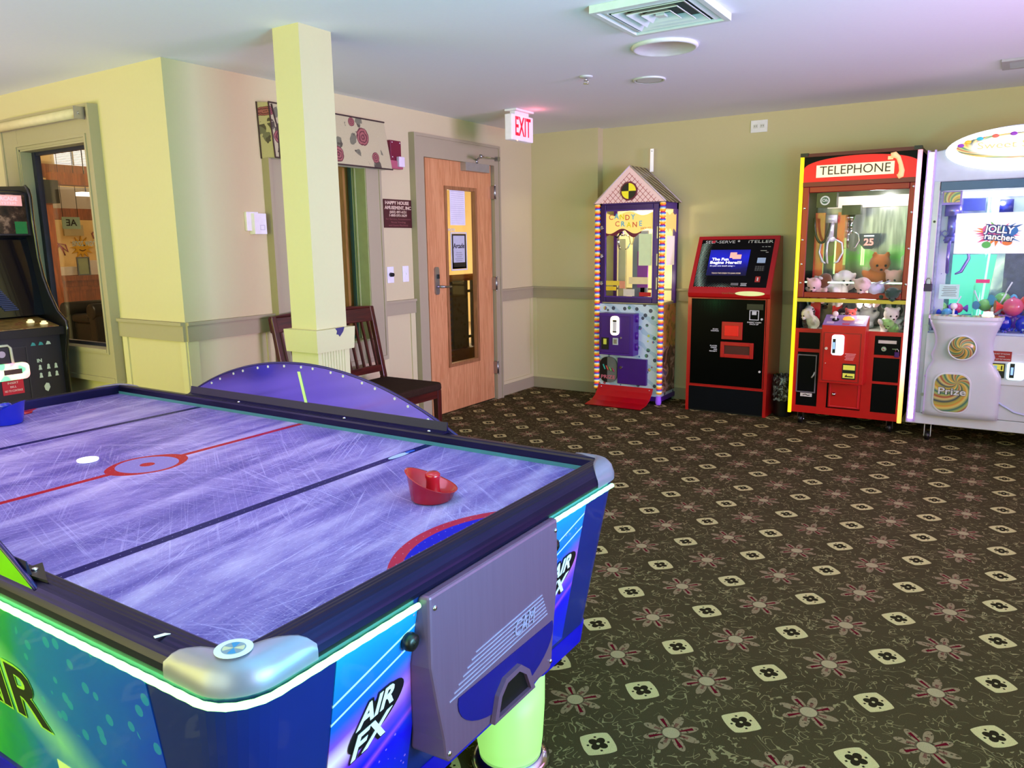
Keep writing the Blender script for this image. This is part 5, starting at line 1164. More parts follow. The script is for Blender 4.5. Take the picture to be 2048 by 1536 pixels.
b = MB(); b.cyl((A0-.012, B0-.006, .095), (A0-.012, B0-.006, 2.018), .0135, YT, n=14); b.build('light_tube', tc)
def tubemat():
    m = M('pink_tube'); x, y, z = m.pos(); c = m.ramp((z-.1)/1.95, [(0, rgb(255, 190, 60)), (.10, rgb(255, 200, 110)), (.2, rgb(255, 205, 210)), (.7, rgb(255, 200, 225)), (.93, rgb(255, 190, 225)), (1, rgb(240, 120, 120))]); m.base(rgb(230, 190, 200)); m.emit(c, 1.5); return m.m
b = MB(); b.cyl((A1-.002, B0-.006, .095), (A1-.002, B0-.006, 2.018), .0155, tubemat(), n=14); b.build('light_tube', tc)
for x, y in ((A0+.06, B0+.07), (A1-.07, B0+.07), (A0+.06, B1-.07), (A1-.07, B1-.07)): caster(tc, x, y)
# inside
bx('prize_shelf', tc, A0+.02, A1-.02, B0+.02, B1-.012, .742, .75, P('shelf_pale', (190, 190, 180), .6))
def mirror():  # grey streaks and green patches paint reflections into the base colour
    m = M('painted_reflections'); x, y, z = m.pos(); n = m.noise(1, 3, m.vec(x*26, y, z*3)); g = m.noise(6, 3, m.pv)
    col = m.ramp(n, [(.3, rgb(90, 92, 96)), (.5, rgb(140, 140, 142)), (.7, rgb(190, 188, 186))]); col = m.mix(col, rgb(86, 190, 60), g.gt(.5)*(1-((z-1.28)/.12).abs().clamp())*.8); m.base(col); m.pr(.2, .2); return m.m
bx('back_mirror', tc, A0+.022, A1-.022, B1-.02, B1-.013, .76, 1.75, mirror())
bx('lit_header', tc, A0+.10, A1-.03, B1-.05, B1-.022, 1.66, 1.745, emis('cream_header', (255, 226, 214), .75, (220, 214, 206)))
bx('green_side', tc, A1-.085, A1-.023, B1-.10, B1-.024, 1.05, 1.66, emis('green_panel', (70, 240, 90), .55, (60, 200, 90)))
for x0, x1 in ((-1.285, -1.215), (-1.125, -1.055)): bx('red_column', tc, x0, x1, B0+.17, B0+.20, .76, 1.62, P('glossy_red', (196, 24, 40), .2, coat=.4))
bx('chute_wall', tc, -1.05, -1.045, B0+.03, B0+.24, .76, 1.62, GLASS); bx('chute_wall', tc, -1.30, -1.045, B0+.24, B0+.245, .76, 1.60, GLASS)
GT = emis('tube_reflection', (190, 255, 150), 1.6, (200, 240, 180))  # glowing rods stand in for green reflections in the glass
for x, z0, z1 in ((-1.18, 1.15, 1.42), (-1.165, 1.15, 1.42), (-.985, 1.22, 1.43), (-.97, 1.22, 1.43)): b = MB(); b.cyl((x, B1-.03, z0), (x, B1-.03, z1), .006, GT, n=8); b.build('tube_reflection', tc)
b = MB(); b.cyl((A0+.03, B0+.03, 1.105), (A1-.04, B0+.03, 1.105), .006, emis('pale_green_tube', (200, 255, 210), 1.8), n=8); b.build('front_light_tube', tc)
b = MB(); b.box(-1.26, -1.12, B0+.05, B0+.12, 1.655, 1.76, BLACK); b.lathe([(.034, -.004), (.034, 0)], (-1.20, B0+.05, 1.705), WHITE, axis='y', n=24); b.lathe([(.024, -.006), (.024, -.004)], (-1.20, B0+.05, 1.705), P('badge_green', (40, 90, 60), .5), axis='y', n=20); text(b, 'Oh', (-1.20, B0+.0435, 1.705), .03, 'S', WHITE, bold=.001); b.build('crane_head', tc)
b = MB(); b.box(-1.10, -.97, B0+.16, B0+.24, 1.60, 1.67, BLACK); b.build('crane_carriage', tc)
claw(tc, -1.16, B0+.11, 1.60, 1.15, P('claw_white', (226, 222, 230), .25, .3)); claw(tc, -1.04, B0+.22, 1.60, .8)
b = MB(); b.prism([(-1.0+.0, 1.46), (-.84, 1.46), (-.85, 1.40), (-.90, 1.345), (-.95, 1.345), (-.995, 1.40)], 'xz', B0+.30, B0+.32, P('display_blue', (40, 44, 76), .3)); dd_ = b.build('score_display', tc)
b = MB(); text(b, '25', (-.92, B0+.298, 1.395), .07, 'S', emis('digit_red', (255, 70, 40), 1.4), bold=.002); b.box(-.955, -.885, B0+.296, B0+.3, 1.438, 1.448, emis('digit_white', (240, 240, 255), .9)); b.build('digits', dd_)
light('POINT', (-.86, B0+.12, 1.72), 5.5, (.96, .94, 1), .05)
light('POINT', (-.90, B0+.05, .935), 1.8, (1, .95, .85), .03)
# plush pile
W_, PK, TN, BR, BK, GR, OR = (226, 218, 214), (226, 182, 180), (204, 176, 146), (110, 62, 34), (30, 28, 32), (150, 200, 120), (206, 120, 60)
piles = [
 ('white plush bear with black eyes in the lower compartment beside the red control box', (-.735, B0+.10, .752), .5, W_, W_, W_, None, .068, .5, 'round'),
 ('cream plush dog peering from the lower compartment behind the joystick side', (-1.215, B0+.09, .752), -.9, (224, 216, 196), W_, W_, None, .062, .6, 'flop'),
 ('white plush with two long ears at the left of the lower compartment', (-1.29, B0+.20, .752), .2, W_, W_, W_, None, .058, 0, 'long'),
 ('dark brown plush monkey in the lower left corner of the compartment', (-1.30, B0+.10, .752), .9, (70, 40, 24), (90, 56, 34), None, None, .048, .4, 'round'),
 ('small red plush bear sitting above the control box', (-.985, B0+.12, .752), .1, (150, 40, 36), (160, 50, 44), None, None, .052, 0, 'round'),
 ('black and white plush penguin-like toy above the control box', (-1.065, B0+.22, .752), .4, BK, W_, BK, None, .055, .2, 'pointy'),
 ('pale green plush frog lying at the lower right glass', (-.665, B0+.09, .752), -.5, GR, GR, GR, None, .050, .9, 'round'),
 ('grey and white plush cat behind the pale green one', (-.70, B0+.27, .752), .3, (176, 176, 176), W_, (150, 150, 150), None, .062, .1, 'pointy'),
 ('grey plush elephant behind the control box', (-.90, B0+.30, .752), 0, (168, 166, 170), (176, 174, 176), None, None, .075, 0, 'flop'),
 ('brown plush bear at the back of the lower compartment', (-1.20, B0+.36, .752), -.2, TN, BR, BR, None, .070, 0, 'round'),
 ('pink plush pig at the left end of the upper pile', (-1.20, B0+.14, 1.0), -.3, PK, PK, PK, None, .070, .9, 'pointy'),
 ('white plush dog with black nose beside the pink pig on the upper pile', (-1.12, B0+.26, 1.0), .6, W_, W_, (200, 196, 196), None, .082, .7, 'flop'),
 ('black and tan plush dog in the middle of the upper pile', (-1.03, B0+.17, 1.0), -1.1, (216, 206, 206), BK, OR, BR, .088, 1.0, 'round'),
 ('lilac white plush rabbit lying right of the black and tan dog', (-.93, B0+.15, 1.0), .8, (206, 200, 226), (214, 206, 226), None, None, .078, 1.2, 'long'),
 ('orange tabby plush cat at the top of the pile', (-.85, B0+.30, 1.06), .3, OR, (196, 110, 60), BR, None, .095, .5, 'pointy'),
 ('pink-white plush bear at the right of the upper pile', (-.80, B0+.14, 1.0), -.7, (230, 196, 190), (232, 204, 200), None, None, .080, 1.0, 'round'),
 ('rosy plush bear tucked into the right corner of the upper pile', (-.68, B0+.26, 1.0), -.3, (226, 170, 160), (228, 180, 172), None, None, .078, .6, 'round'),
 ('dark green plush crocodile at the lower right of the upper pile', (-.735, B0+.10, .99), .3, (40, 66, 50), (46, 74, 56), None, None, .063, 1.2, 'round'),
]
for lab, loc, rz, bo, he, ea, pa, s_, tx, er in piles: plush(lab, loc, rz, bo, he, ea, pa, s_, tx, 'plush toys in the red crane', er)

# ================================================================== white candy crane
wc = thing('white_crane', 'white claw machine with glowing oval sign and purple light strip', 'claw machine', (0, 6.3, 0))
W0, W1, V0, V1 = -.540, .53, 6.0, 6.56
WM = P('gloss_white', (214, 214, 222), .25, 0, .02, coat=.3); WM2 = P('moulded_white', (206, 206, 216), .3, 0, .02, coat=.2)
b = MB(); b.box(W0, W0+.02, V0+.03, V1, .13, 2.0, WM); b.box(W1-.02, W1, V0+.03, V1, .13, 2.0, WM); b.box(W0, W1, V1-.015, V1, .13, 2.0, WM); b.box(W0, W1, V0+.03, V1, .13, .775, WM); b.box(W0, W1, V0+.05, V1, 1.74, 1.80, WM); b.build('cabinet', wc)
b = MB(); b.box(W0, W1, V0, V0+.03, .128, .205, WM); b.build('base_rail', wc, bevel=.004)
for xa in (W0, W1-.095): b = MB(); b.box(xa, xa+.095, V0+.002, V0+.03, .205, 1.80, P('satin_frame', (176, 176, 190), .3, .3)); b.build('upright', wc, bevel=.003)
b = MB()
pts = []; n = 140
for i in range(n+1): pts.append((W0+.028, V0-.004, .16+(1.985-.16)*i/n))
b.tube(pts, [.020 if i % 4 < 2 else .0165 for i in range(n+1)], emis('violet_white_strip', (214, 140, 255), 4.5, (220, 200, 240)), 10); b.build('light_strip', wc)
b = MB(); b.box(W0+.004, W0+.012, V0-.012, V0+.002, .14, 2.0, P('strip_channel', (196, 170, 226), .3)); b.box(W0+.046, W0+.058, V0-.012, V0+.002, .14, 2.0, P('strip_channel', (196, 170, 226), .3)); b.build('strip_channel', wc)
# domed marquee
mc_ = 0.0
dome = [(W0+.005, 1.79), (W1-.005, 1.79), (W1-.005, 1.985)]+[(.44-.02*0, 1.995)]+[(.36*math.cos(a)-.002, 1.99+.135*math.sin(a)) for a in [PI*i/24 for i in range(2, 23)]]+[(-.45, 1.995), (W0+.005, 1.985)]
b = MB(); b.prism(dome, 'xz', V0-.0, V0+.10, P('marquee_grey_white', (196, 204, 222), .35)); mqw = b.build('marquee', wc, bevel=.008)
b = MB(); b.lathe([(1, 0)], (0, 0, 0), WM) if False else None
b = MB(); n = 48; v = []
for sc_x, h in ((1, 0), (1.0, -.022), (.97, -.034), (.90, -.036), (.90, -.030)):
    for i in range(n):
        a = 2*PI*i/n; v.append((.43*sc_x*math.cos(a), V0+h, 1.978+.138*(sc_x if sc_x > .95 else .86)*math.sin(a)))
b.add(v, [(j*n+i, j*n+(i+1) % n, (j+1)*n+(i+1) % n, (j+1)*n+i) for j in range(4) for i in range(n)]+[tuple(range(4*n, 5*n))], emis('oval_glow_white', (246, 246, 255), 1.6, (240, 240, 250)), False); ov = b.build('oval_surround', mqw)
def swirl(name, cx, cz, n_arm, tw, es, white=0, ex_=1.0):
    m = M(name); x, y, z = m.pos(); a = (x-cx); c_ = (z-cz)*ex_; r = (a*a+c_*c_).sqrt(); th = c_.atan2(a)
    k = ((th*n_arm/(2*PI)+r*tw)); k = k-k.floor()
    st = [(0, rgb(206, 120, 36)), (.14, rgb(214, 196, 104)), (.28, rgb(30, 104, 96)), (.40, rgb(166, 178, 96)), (.52, rgb(164, 56, 50)), (.64, rgb(206, 190, 116)), (.78, rgb(24, 60, 80)), (.9, rgb(176, 160, 70))]
    col = m.ramp(k, st); 
    if white: col = m.mix(col, rgb(255, 250, 240), (1-(r/white).clamp()).step(.05, .3))
    m.base(col); m.pr(.3, coat=.3)
    if es: m.emit(col, es)
    return m.m
b = MB(); b.prism(ell(0, 1.994, .368, .078, 44), 'xz', V0-.042, V0-.034, swirl('oval_swirl', 0, 1.994, 6, 7, .9, .34, 4.2)); ovp = b.build('oval_print', ov)
b = MB(); OL = P('gold_letters', (236, 196, 130), .5, es=.6); text(b, 'Sweet Shoppe', (0, V0-.043, 2.0), .06, 'S', OL, w=.50)
for i in range(9):
    a = .5+i*.29; b.sph((.355*math.cos(PI-a+.25), V0-.043, 1.994+.072*math.sin(a-.25)), (.02, .004, .012), P('gum%d' % (i % 4), [(150, 60, 190), (240, 200, 60), (60, 190, 210), (226, 110, 90)][i % 4], .3, es=.3), 10)
b.build('sign_decor', ovp)
b = MB(); b.box(W0+.1, W1-.1, V0-.004, V0+.03, 1.732, 1.788, P('dark_steel_blue', (70, 86, 120), .3, .4)); b.build('glass_top_bar', wc)
bx('front_glass', wc, W0+.095, W1-.095, V0+.006, V0+.010, .785, 1.735, GLASS2)
for z in (1.53,): b = MB(); b.lathe([(.012, -.004), (.012, 0)], (-.462, V0, z), STEEL, axis='y', n=16); b.lathe([(.008, -.006), (.008, -.004)], (-.462, V0, z), BLACK, axis='y', n=16); b.build('lock', wc)
b = MB(); b.cyl((-.447, V0-.008, .34), (-.447, V0, .34), .012, STEEL); b.build('bolt', wc)
b = MB(); b.frame(-.475, -.44, .79, .83, .003, V0-.004, V0+.002, STEEL); b.build('glass_clip', wc)
# moulded lower front
b = MB(); b.box(W0+.09, W1-.09, V0-.006, V0+.03, .21, .775, WM2); mf = b.build('lower_front', wc)
def podw(z):   # half width of the moulded pod at height z, about x = -.225
    return .215 if z > .86 else (.195 if z > .78 else (.188-.05*math.sin(PI*(.78-z)/.20) if z > .60 else .19+.06*(.60-z)))
pod = []; nz = 16; na = 13; v = []
zs = [.205+(.885-.205)*i/nz for i in range(nz+1)]
for z in zs:
    if z > .60: q = .205-.035*math.sin(PI*min(1, max(0, (z-.60)/.24)))+(.012 if z > .85 else 0); cx = -.225
    else: q = .170+.055*min(1, (.60-z)/.08)+.0; cx = -.225+.012*min(1, (.60-z)/.08)
    dep = .055+.075*max(0, (z-.62)/.26)
    for i in range(na):
        a = PI*i/(na-1); sx_ = -math.copysign(abs(math.cos(a))**.5, math.cos(a)); v.append((cx+q*sx_, V0-.004-dep*(math.sin(a)**.55), z))
b = MB(); b.add(v, [(j*na+i, j*na+i+1, (j+1)*na+i+1, (j+1)*na+i) for j in range(nz) for i in range(na-1)]+[tuple(range(na)), tuple(range(nz*na, (nz+1)*na))], WM2, True); pod_ = b.build('control_pod', wc)
b = MB(); PV = P('violet_top', (196, 140, 210), .3, es=.15)
top = v[-na:]; b.hexa([(x*1.02+.0045, y-.004, .884) for x, y, z in top], [(x*1.02+.0045, y-.004, .905) for x, y, z in top], WM2); ct = b.build('control_top', pod_)
b = MB(); b.hexa([(x, y+.004, .9045) for x, y, z in top], [(x, y+.004, .9065) for x, y, z in top], swirl('top_swirl', -.22, .905, 5, 9, .25)); b.build('top_print', ct)
b = MB(); b.cyl((-.30, V0-.05, .905), (-.30, V0-.05, .912), .024, WHITE); b.cyl((-.30, V0-.05, .91), (-.30, V0-.05, .95), .007, WHITE); b.sph((-.30, V0-.05, .968), .022, P('joystick_white', (236, 226, 240), .3)); b.build('joystick', ct)
b = MB(); b.lathe([(.036, 0), (.036, .010), (.030, .014), (.028, .03), (.0001, .034)], (-.10, V0-.05, .906), emis('button_glow', (255, 240, 230), 1.3), n=24); b.build('drop_button', ct)
yf = V0-.004-.055-.075*max(0, (.69-.62)/.26)
b = MB(); b.lathe([(.084, .006), (.086, -.004), (.078, -.007), (.076, .0)], (-.228, V0-.106, .694), WM, axis='y', n=32); rg = b.build('speaker_ring', pod_)
b = MB(); b.lathe([(.077, .004), (.076, -.003), (.0001, -.004)], (-.228, V0-.106, .694), swirl('speaker_swirl', -.228, .694, 4, 14, 0), axis='y', n=32); b.build('speaker_print', rg)
b = MB(); sh_ = rrect(-.372, -.165, .245, .505, .07, 8); sh_ = [(x, z) for x, z in sh_]
b.prism(rrect(-.382, -.155, .232, .518, .08, 8), 'xz', V0-.064, V0-.05, WM); pz = b.build('prize_surround', pod_, bevel=.003)
b = MB(); b.prism(sh_, 'xz', V0-.067, V0-.063, swirl('prize_swirl', -.24, .45, 4, 7, 0)); pzd = b.build('prize_door', pz)
b = MB()
for mt, bo, h in ((P('letter_shadow', (40, 50, 50), .5), .004, 0), (P('letter_pale', (206, 208, 204), .5), .0012, .001)): text(b, 'Prize', (-.265, V0-.0675-h, .385), .066, 'S', mt, bold=bo, w=.165+bo)
b.build('lettering', pzd)
b = MB(); b.prism([(x, z) for x, z in rrect(-.075, .40, .45, .66, .02)], 'xz', V0-.016, V0-.004, WM); pc = b.build('payment_panel', mf, bevel=.003)
b = MB(); b.box(-.055, .055, V0-.021, V0-.015, .61, .675, P('sign_maroon', (150, 10, 20), .4)); 
for i, s_ in enumerate(('DO NOT TIP MACHINE', 'WARNING', 'DO NOT TILT MACHINE')): text(b, s_, (0, V0-.022, .658-i*.018), .011, 'S', WHITE, w=(.09, .035, .1)[i])
b.build('warning_sign', pc)
b = MB(); b.box(-.06, .025, V0-.028, V0-.015, .498, .595, BLACK); b.box(-.052, .018, V0-.030, V0-.027, .545, .588, YS); b.box(-.048, -.02, V0-.0315, V0-.029, .552, .58, P('sky_sticker', (150, 200, 210), .5)); b.box(-.045, -.005, V0-.032, V0-.029, .549, .553, BLACK); b.box(.002, .010, V0-.032, V0-.029, .552, .58, BLACK); b.build('card_reader', pc)
b = MB(); b.prism(rrect(.035, .135, .49, .605, .02), 'xz', V0-.038, V0-.015, emis('acceptor_multi', (200, 235, 255), 1.1)); ba = b.build('bill_acceptor', pc)
b = MB(); b.box(.052, .078, V0-.043, V0-.037, .505, .60, BLACK); b.box(.058, .072, V0-.045, V0-.042, .525, .575, emis('blue_led', (30, 140, 255), 1.5)); b.build('bill_slot', ba)
b = MB(); b.tube([(W0+.10, V0-.008, .47), (-.42, V0-.012, .50), (-.38, V0-.012, .525), (-.375, V0-.012, .56), (-.385, V0-.012, .60)], .006, P('lilac_bead', (214, 190, 236), .3)); b.tube([(-.055, V0-.01, .60), (-.075, V0-.012, .54), (-.06, V0-.012, .43), (.0, V0-.012, .33), (.10, V0-.012, .27), (.22, V0-.010, .245)], .007, P('pale_blue_bead', (196, 200, 240), .3)); b.build('moulding_bead', mf)
for x, y in ((-.40, V0+.06), (.40, V0+.06), (-.40, V1-.08), (.40, V1-.08)):
    caster(wc, x, y, .13, P('pale_bracket', (216, 222, 214), .4))
# inside of the white crane
bx('candy_tray', wc, W0+.02, W1-.02, V0+.03, V1-.015, .776, .79, P('tray_blue_white', (190, 200, 236), .4))
def wmir():
    m = M('white_mirror'); x, y, z = m.pos(); n = m.noise(5, 3, m.pv); k = m.noise(1, 1, m.vec(x*9, 0, z*2))
    m.base(m.ramp(n*.5+k*.5, [(.32, rgb(60, 70, 140)), (.45, rgb(150, 160, 200)), (.55, rgb(206, 210, 226)), (.68, rgb(84, 96, 160))])); m.pr(.12, .4); return m.m
bx('back_mirror', wc, W0+.02, W1-.02, V1-.022, V1-.016, .79, 1.73, wmir())
bx('lit_header', wc, W0+.10, W1-.02, V0+.08, V1-.03, 1.70, 1.725, emis('header_white', (236, 240, 255), 1.0))
bx('white_column', wc, -.43, -.375, V0+.12, V0+.15, .79, 1.70, P('inner_white', (216, 214, 236), .3))
bx('mosaic_strip', wc, -.452, -.43, V0+.05, V0+.14, .79, 1.72, P('mosaic', (170, 160, 216), .3, .2, .3, 60))
MG = emis('mint_panel', (90, 240, 190), .6, (90, 220, 180))
b = MB(); b.hexa([(-.36, V1-.12, .80), (-.14, V1-.05, .80), (-.14, V1-.045, .80), (-.36, V1-.115, .80)], [(-.36, V1-.12, 1.30), (-.09, V1-.05, 1.30), (-.09, V1-.045, 1.30), (-.36, V1-.115, 1.30)], MG); b.build('mint_panel', wc)
for x0, x1, z0, z1 in ((-.155, -.205, 1.73, .82), (-.135, -.185, 1.73, .82), (-.19, -.19, 1.72, 1.40)): b = MB(); b.cyl((x0+.02, V1-.06, z0-.02), (x1+.02, V1-.06, z1), .008, emis('mint_tube', (170, 255, 220), 1.5), n=8); b.build('mint_tube', wc)
bx('dark_back_box', wc, -.04, .10, V1-.10, V1-.03, .82, 1.35, P('mottled_grey', (96, 100, 130), .5, 0, .3, 40))
b = MB(); b.box(-.43, -.315, V0+.04, V0+.10, 1.64, 1.73, P('violet_box', (150, 120, 214), .3)); b.box(-.42, -.325, V0+.036, V0+.041, 1.655, 1.722, swirl('head_swirl', -.36, 1.64, 3, 9, .2)); b.build('crane_head', wc)
b = MB(); b.box(-.31, -.18, V0+.16, V0+.21, 1.60, 1.68, P('carriage_blue', (60, 70, 170), .4)); b.cyl((-.10, V0+.2, 1.62), (-.02, V0+.2, 1.62), .05, P('motor_blue', (20, 30, 130), .3)); b.build('crane_carriage', wc)
VC = P('violet_chrome', (140, 130, 214), .2, .6)
claw(wc, -.36, V0+.10, 1.64, 1.5, VC, False)
b = MB(); b.tube([(-.40+.04*math.cos(a), V0+.08, 1.45-.02*math.sin(3*a)) for a in [2*PI*i/20 for i in range(21)]], .004, P('cable_grey', (110, 110, 180), .4)); b.build('cable', wc)
bx('inner_chute', wc, -.20, -.196, V0+.04, V0+.30, .80, 1.10, GLASS); bx('inner_chute', wc, -.02, -.016, V0+.04, V0+.30, .80, 1.14, GLASS); bx('inner_chute', wc, -.20, -.016, V0+.30, V0+.304, .80, 1.14, GLASS)
ps = thing('candy_poster', 'white candy poster with colourful splash behind the glass of the white crane', 'poster', (-.10, V0+.02, 1.31))
b = MB(); b.box(-.335, .15, V0+.0135, V0+.0155, 1.315, 1.58, P('poster_white', (236, 236, 246), .6, es=.35)); b.build('sheet', ps)
b = MB(); random.seed(4)
for i in range(26):
    a = 2*PI*i/26; r = .055+.045*random.random(); x = -.10+.02+r*1.7*math.cos(a); z = 1.445+r*.9*math.sin(a)
    c_ = [(226, 70, 140), (240, 120, 170), (40, 110, 190), (30, 90, 170), (120, 190, 90), (240, 130, 60)][int((a/(2*PI))*6+3) % 6 if i % 5 else 0]
    x0, z0 = -.09, 1.445; px, pz_ = -(z-z0), (x-x0); l = math.hypot(px, pz_)+1e-6; w_ = .012+.018*random.random(); px *= w_/l; pz_ *= w_/l
    b.prism([(x0+px, z0+pz_), (x, z), (x0-px, z0-pz_)], 'xz', V0+.0122-i*.00001, V0+.0135, P('splash%d' % c_[0], c_, .5, es=.2))
for (x, z, rx, rz_, c_) in ((-.15, 1.372, .026, .022, (90, 180, 90)), (-.035, 1.385, .028, .018, (236, 120, 60)), (-.13, 1.47, .05, .035, (226, 90, 160)), (-.03, 1.46, .05, .035, (40, 110, 190))): b.prism(ell(x, z, rx, rz_, 18), 'xz', V0+.0118, V0+.0135, P('blob%d_%d' % (c_[0], c_[1]), c_, .5, es=.2))
b.build('splash', ps)
b = MB(); LB = P('letter_navy', (24, 50, 130), .5); 
for mt, bo, h in ((LB, .008, 0), (P('letter_white', (244, 244, 250), .5, es=.3), .0015, .0012)):
    text(b, 'JOLLY', (-.085, V0+.0112-h, 1.468), .062, 'S', mt, bold=bo, w=.165+bo, tilt=-.10); text(b, 'rancher', (-.08, V0+.0108-h, 1.420), .055, 'S', mt, bold=bo, w=.165+bo, tilt=-.10)
b.build('lettering', ps)
bx('notice', wc, -.40, -.28, V0+.0125, V0+.0135, 1.01, 1.11, P('notice_pale', (190, 214, 224), .6, es=.2))
b = MB()
for i in range(6): b.box(-.385+.006*(i % 3), -.295-.005*(i % 2), V0+.0115, V0+.0125, 1.03+i*.012, 1.034+i*.012, GREYINK)
b.build('notice_text', wc)
bx('pink_label', wc, -.19, -.11, V0+.035, V0+.037, 1.12, 1.145, P('hot_pink', (226, 40, 130), .5, es=.2))
light('POINT', (-.1, V0+.15, 1.66), 5.5, (.66, .66, 1), .05)
pk = thing('padlock', 'purple-black padlock on the left upright of the white crane', 'padlock', (-.467, V0-.02, 1.06))
b = MB(); b.box(-.492, -.442, V0-.028, V0-.004, 1.062, 1.112, P('lock_violet', (46, 20, 66), .3, .3)); b.build('lock_body', pk, bevel=.003)
b = MB(); b.tube([(-.484, V0-.016, 1.108), (-.484, V0-.016, 1.135), (-.476, V0-.016, 1.15), (-.458, V0-.016, 1.15), (-.450, V0-.016, 1.135), (-.450, V0-.016, 1.108)], .004, STEEL); b.build('shackle', pk)
# sweets: loose blue pieces as stuff, counted pieces one by one
random.seed(11)
b = MB()
for i in range(900):
    x = random.uniform(W0+.03, W1-.03); y = random.uniform(V0+.03, V1-.03); z = .795+random.uniform(0, .022); c_ = random.choice((0, 0, 1, 2)); r = .009
    m_ = (P('bead_blue', (60, 80, 210), .2), P('bead_violet', (130, 110, 220), .2), P('bead_pale', (170, 200, 236), .2))[c_]
    b.add([(x+r, y, z), (x, y+r, z), (x-r, y, z), (x, y-r, z), (x, y, z+r), (x, y, z-r)], [(0, 1, 4), (1, 2, 4), (2, 3, 4), (3, 0, 4), (1, 0, 5), (2, 1, 5), (3, 2, 5), (0, 3, 5)], m_)
b.build('candy_beads', label='loose blue and violet candy beads covering the floor of the white crane', cat='candy', kind='stuff')
def sweet(kind, col, c2, loc, rz, s, label):
    t = thing({'bag': 'candy_bag', 'ball': 'wrapped_candy', 'pop': 'lollipop'}[kind], label, {'bag': 'candy bag', 'ball': 'candy', 'pop': 'lollipop'}[kind], loc, rz, 'sweets heaped in the white crane')
    m1 = P('sweet_%d_%d_%d' % col, col, .2, coat=.5, var=.2, scale=30); m2 = P('sweet_%d_%d_%d' % c2, c2, .25, coat=.4)
    if kind == 'ball':
        b = MB(); b.sph((0, 0, s), s, m1, 16); b.build('sweet', t, local=True)
        for k in (-1, 1): b = MB(); b.lathe([(s*.15, 0), (s*.35, s*.35), (s*.75, s*.85)], (0, 0, 0), m2, axis='x', n=9, sm=False, T=Matrix.Translation((k*s*.85, 0, s)) @ Matrix.Scale(k, 4, (1, 0, 0))); b.build('wrapper_twist', t, local=True)
    elif kind == 'bag':
        b = MB(); b.sph((0, 0, s*.9), (s*.85, s*.35, s*.9), m1, 10); b.build('bag', t, local=True)
        b = MB(); b.box(-s*.7, s*.7, -s*.03, s*.03, s*1.65, s*1.95, m2); b.build('crimped_top', t, local=True)
    else:
        b = MB(); b.lathe([(.0001, -s*.2), (s*.8, -s*.17), (s, 0), (s*.8, s*.17), (.0001, s*.2)], (0, 0, s), m1, axis='y', n=20); b.build('sweet', t, local=True)
        b = MB(); b.cyl((0, 0, s), (s*1.6, 0, s*4.6), s*.16, P('stick_white', (236, 236, 250), .4), n=8); b.build('stick', t, local=True)
    return t
HP, BL, GN, SK, RD, VI = (232, 60, 130), (30, 50, 200), (130, 200, 110), (90, 170, 226), (226, 40, 50), (120, 70, 200)
SW = [
 ('ball', (232, 80, 130), RD, (.035, V0+.10, .90), .2, .062, 'large pink twist-wrapped candy nearest the glass on the right'),
 ('ball', RD, HP, (.12, V0+.16, .93), -.4, .055, 'red wrapped candy beside the large pink one'),
 ('ball', GN, SK, (-.03, V0+.22, .95), .7, .05, 'green wrapped candy behind the large pink one'),
 ('bag', BL, VI, (-.005, V0+.11, .80), .3, .055, 'blue candy bag just right of the control pod'),
 ('bag', (40, 60, 220), BL, (.10, V0+.09, .80), -.3, .055, 'bright blue candy bag below the large pink candy'),
 ('bag', VI, BL, (.05, V0+.24, .80), .1, .06, 'violet candy bag behind the bright blue bag'),
 ('pop', (236, 236, 250), BL, (-.06, V0+.14, .90), .2, .032, 'white lollipop with a long stick above the pod button'),
 ('pop', SK, BL, (-.03, V0+.26, .98), .1, .030, 'pale blue lollipop with its stick up against the grey box'),
 ('pop', (240, 210, 220), BL, (-.32, V0+.20, .88), .4, .030, 'cream lollipop leaning by the mint panel'),
 ('pop', BL, BL, (-.16, V0+.22, .93), 2.6, .028, 'dark blue lollipop leaning beside the inner chute'),
 ('bag', SK, (220, 220, 250), (-.405, V0+.09, .80), .2, .05, 'sky blue candy bag in the corner by the padlock upright'),
 ('ball', GN, BL, (-.39, V0+.16, .90), .5, .04, 'small green candy on top of the sky blue bag'),
 ('ball', SK, BL, (-.345, V0+.08, .87), -.5, .036, 'small sky blue candy behind the joystick'),
 ('bag', BL, SK, (-.31, V0+.13, .80), 0, .05, 'dark blue candy bag behind the control pod joystick'),
 ('ball', HP, VI, (-.29, V0+.18, .90), .3, .036, 'small hot pink candy near the mint panel'),
 ('bag', (60, 70, 200), SK, (-.23, V0+.18, .80), .6, .05, 'indigo candy bag left of the inner chute'),
 ('bag', (150, 60, 190), HP, (-.12, V0+.12, .80), -.2, .052, 'purple candy bag inside the clear chute'),
 ('ball', GN, SK, (-.13, V0+.20, .92), .8, .042, 'lime candy on top of the purple bag in the chute'),
 ('ball', (240, 110, 60), RD, (-.07, V0+.22, .88), .1, .036, 'orange candy inside the clear chute'),
 ('bag', RD, BL, (.16, V0+.30, .80), .3, .06, 'red candy bag at the back right by the frame edge'),
 ('bag', BL, HP, (.22, V0+.14, .80), -.5, .055, 'blue candy bag partly beyond the right frame edge'),
]
for a in SW: sweet(*a)

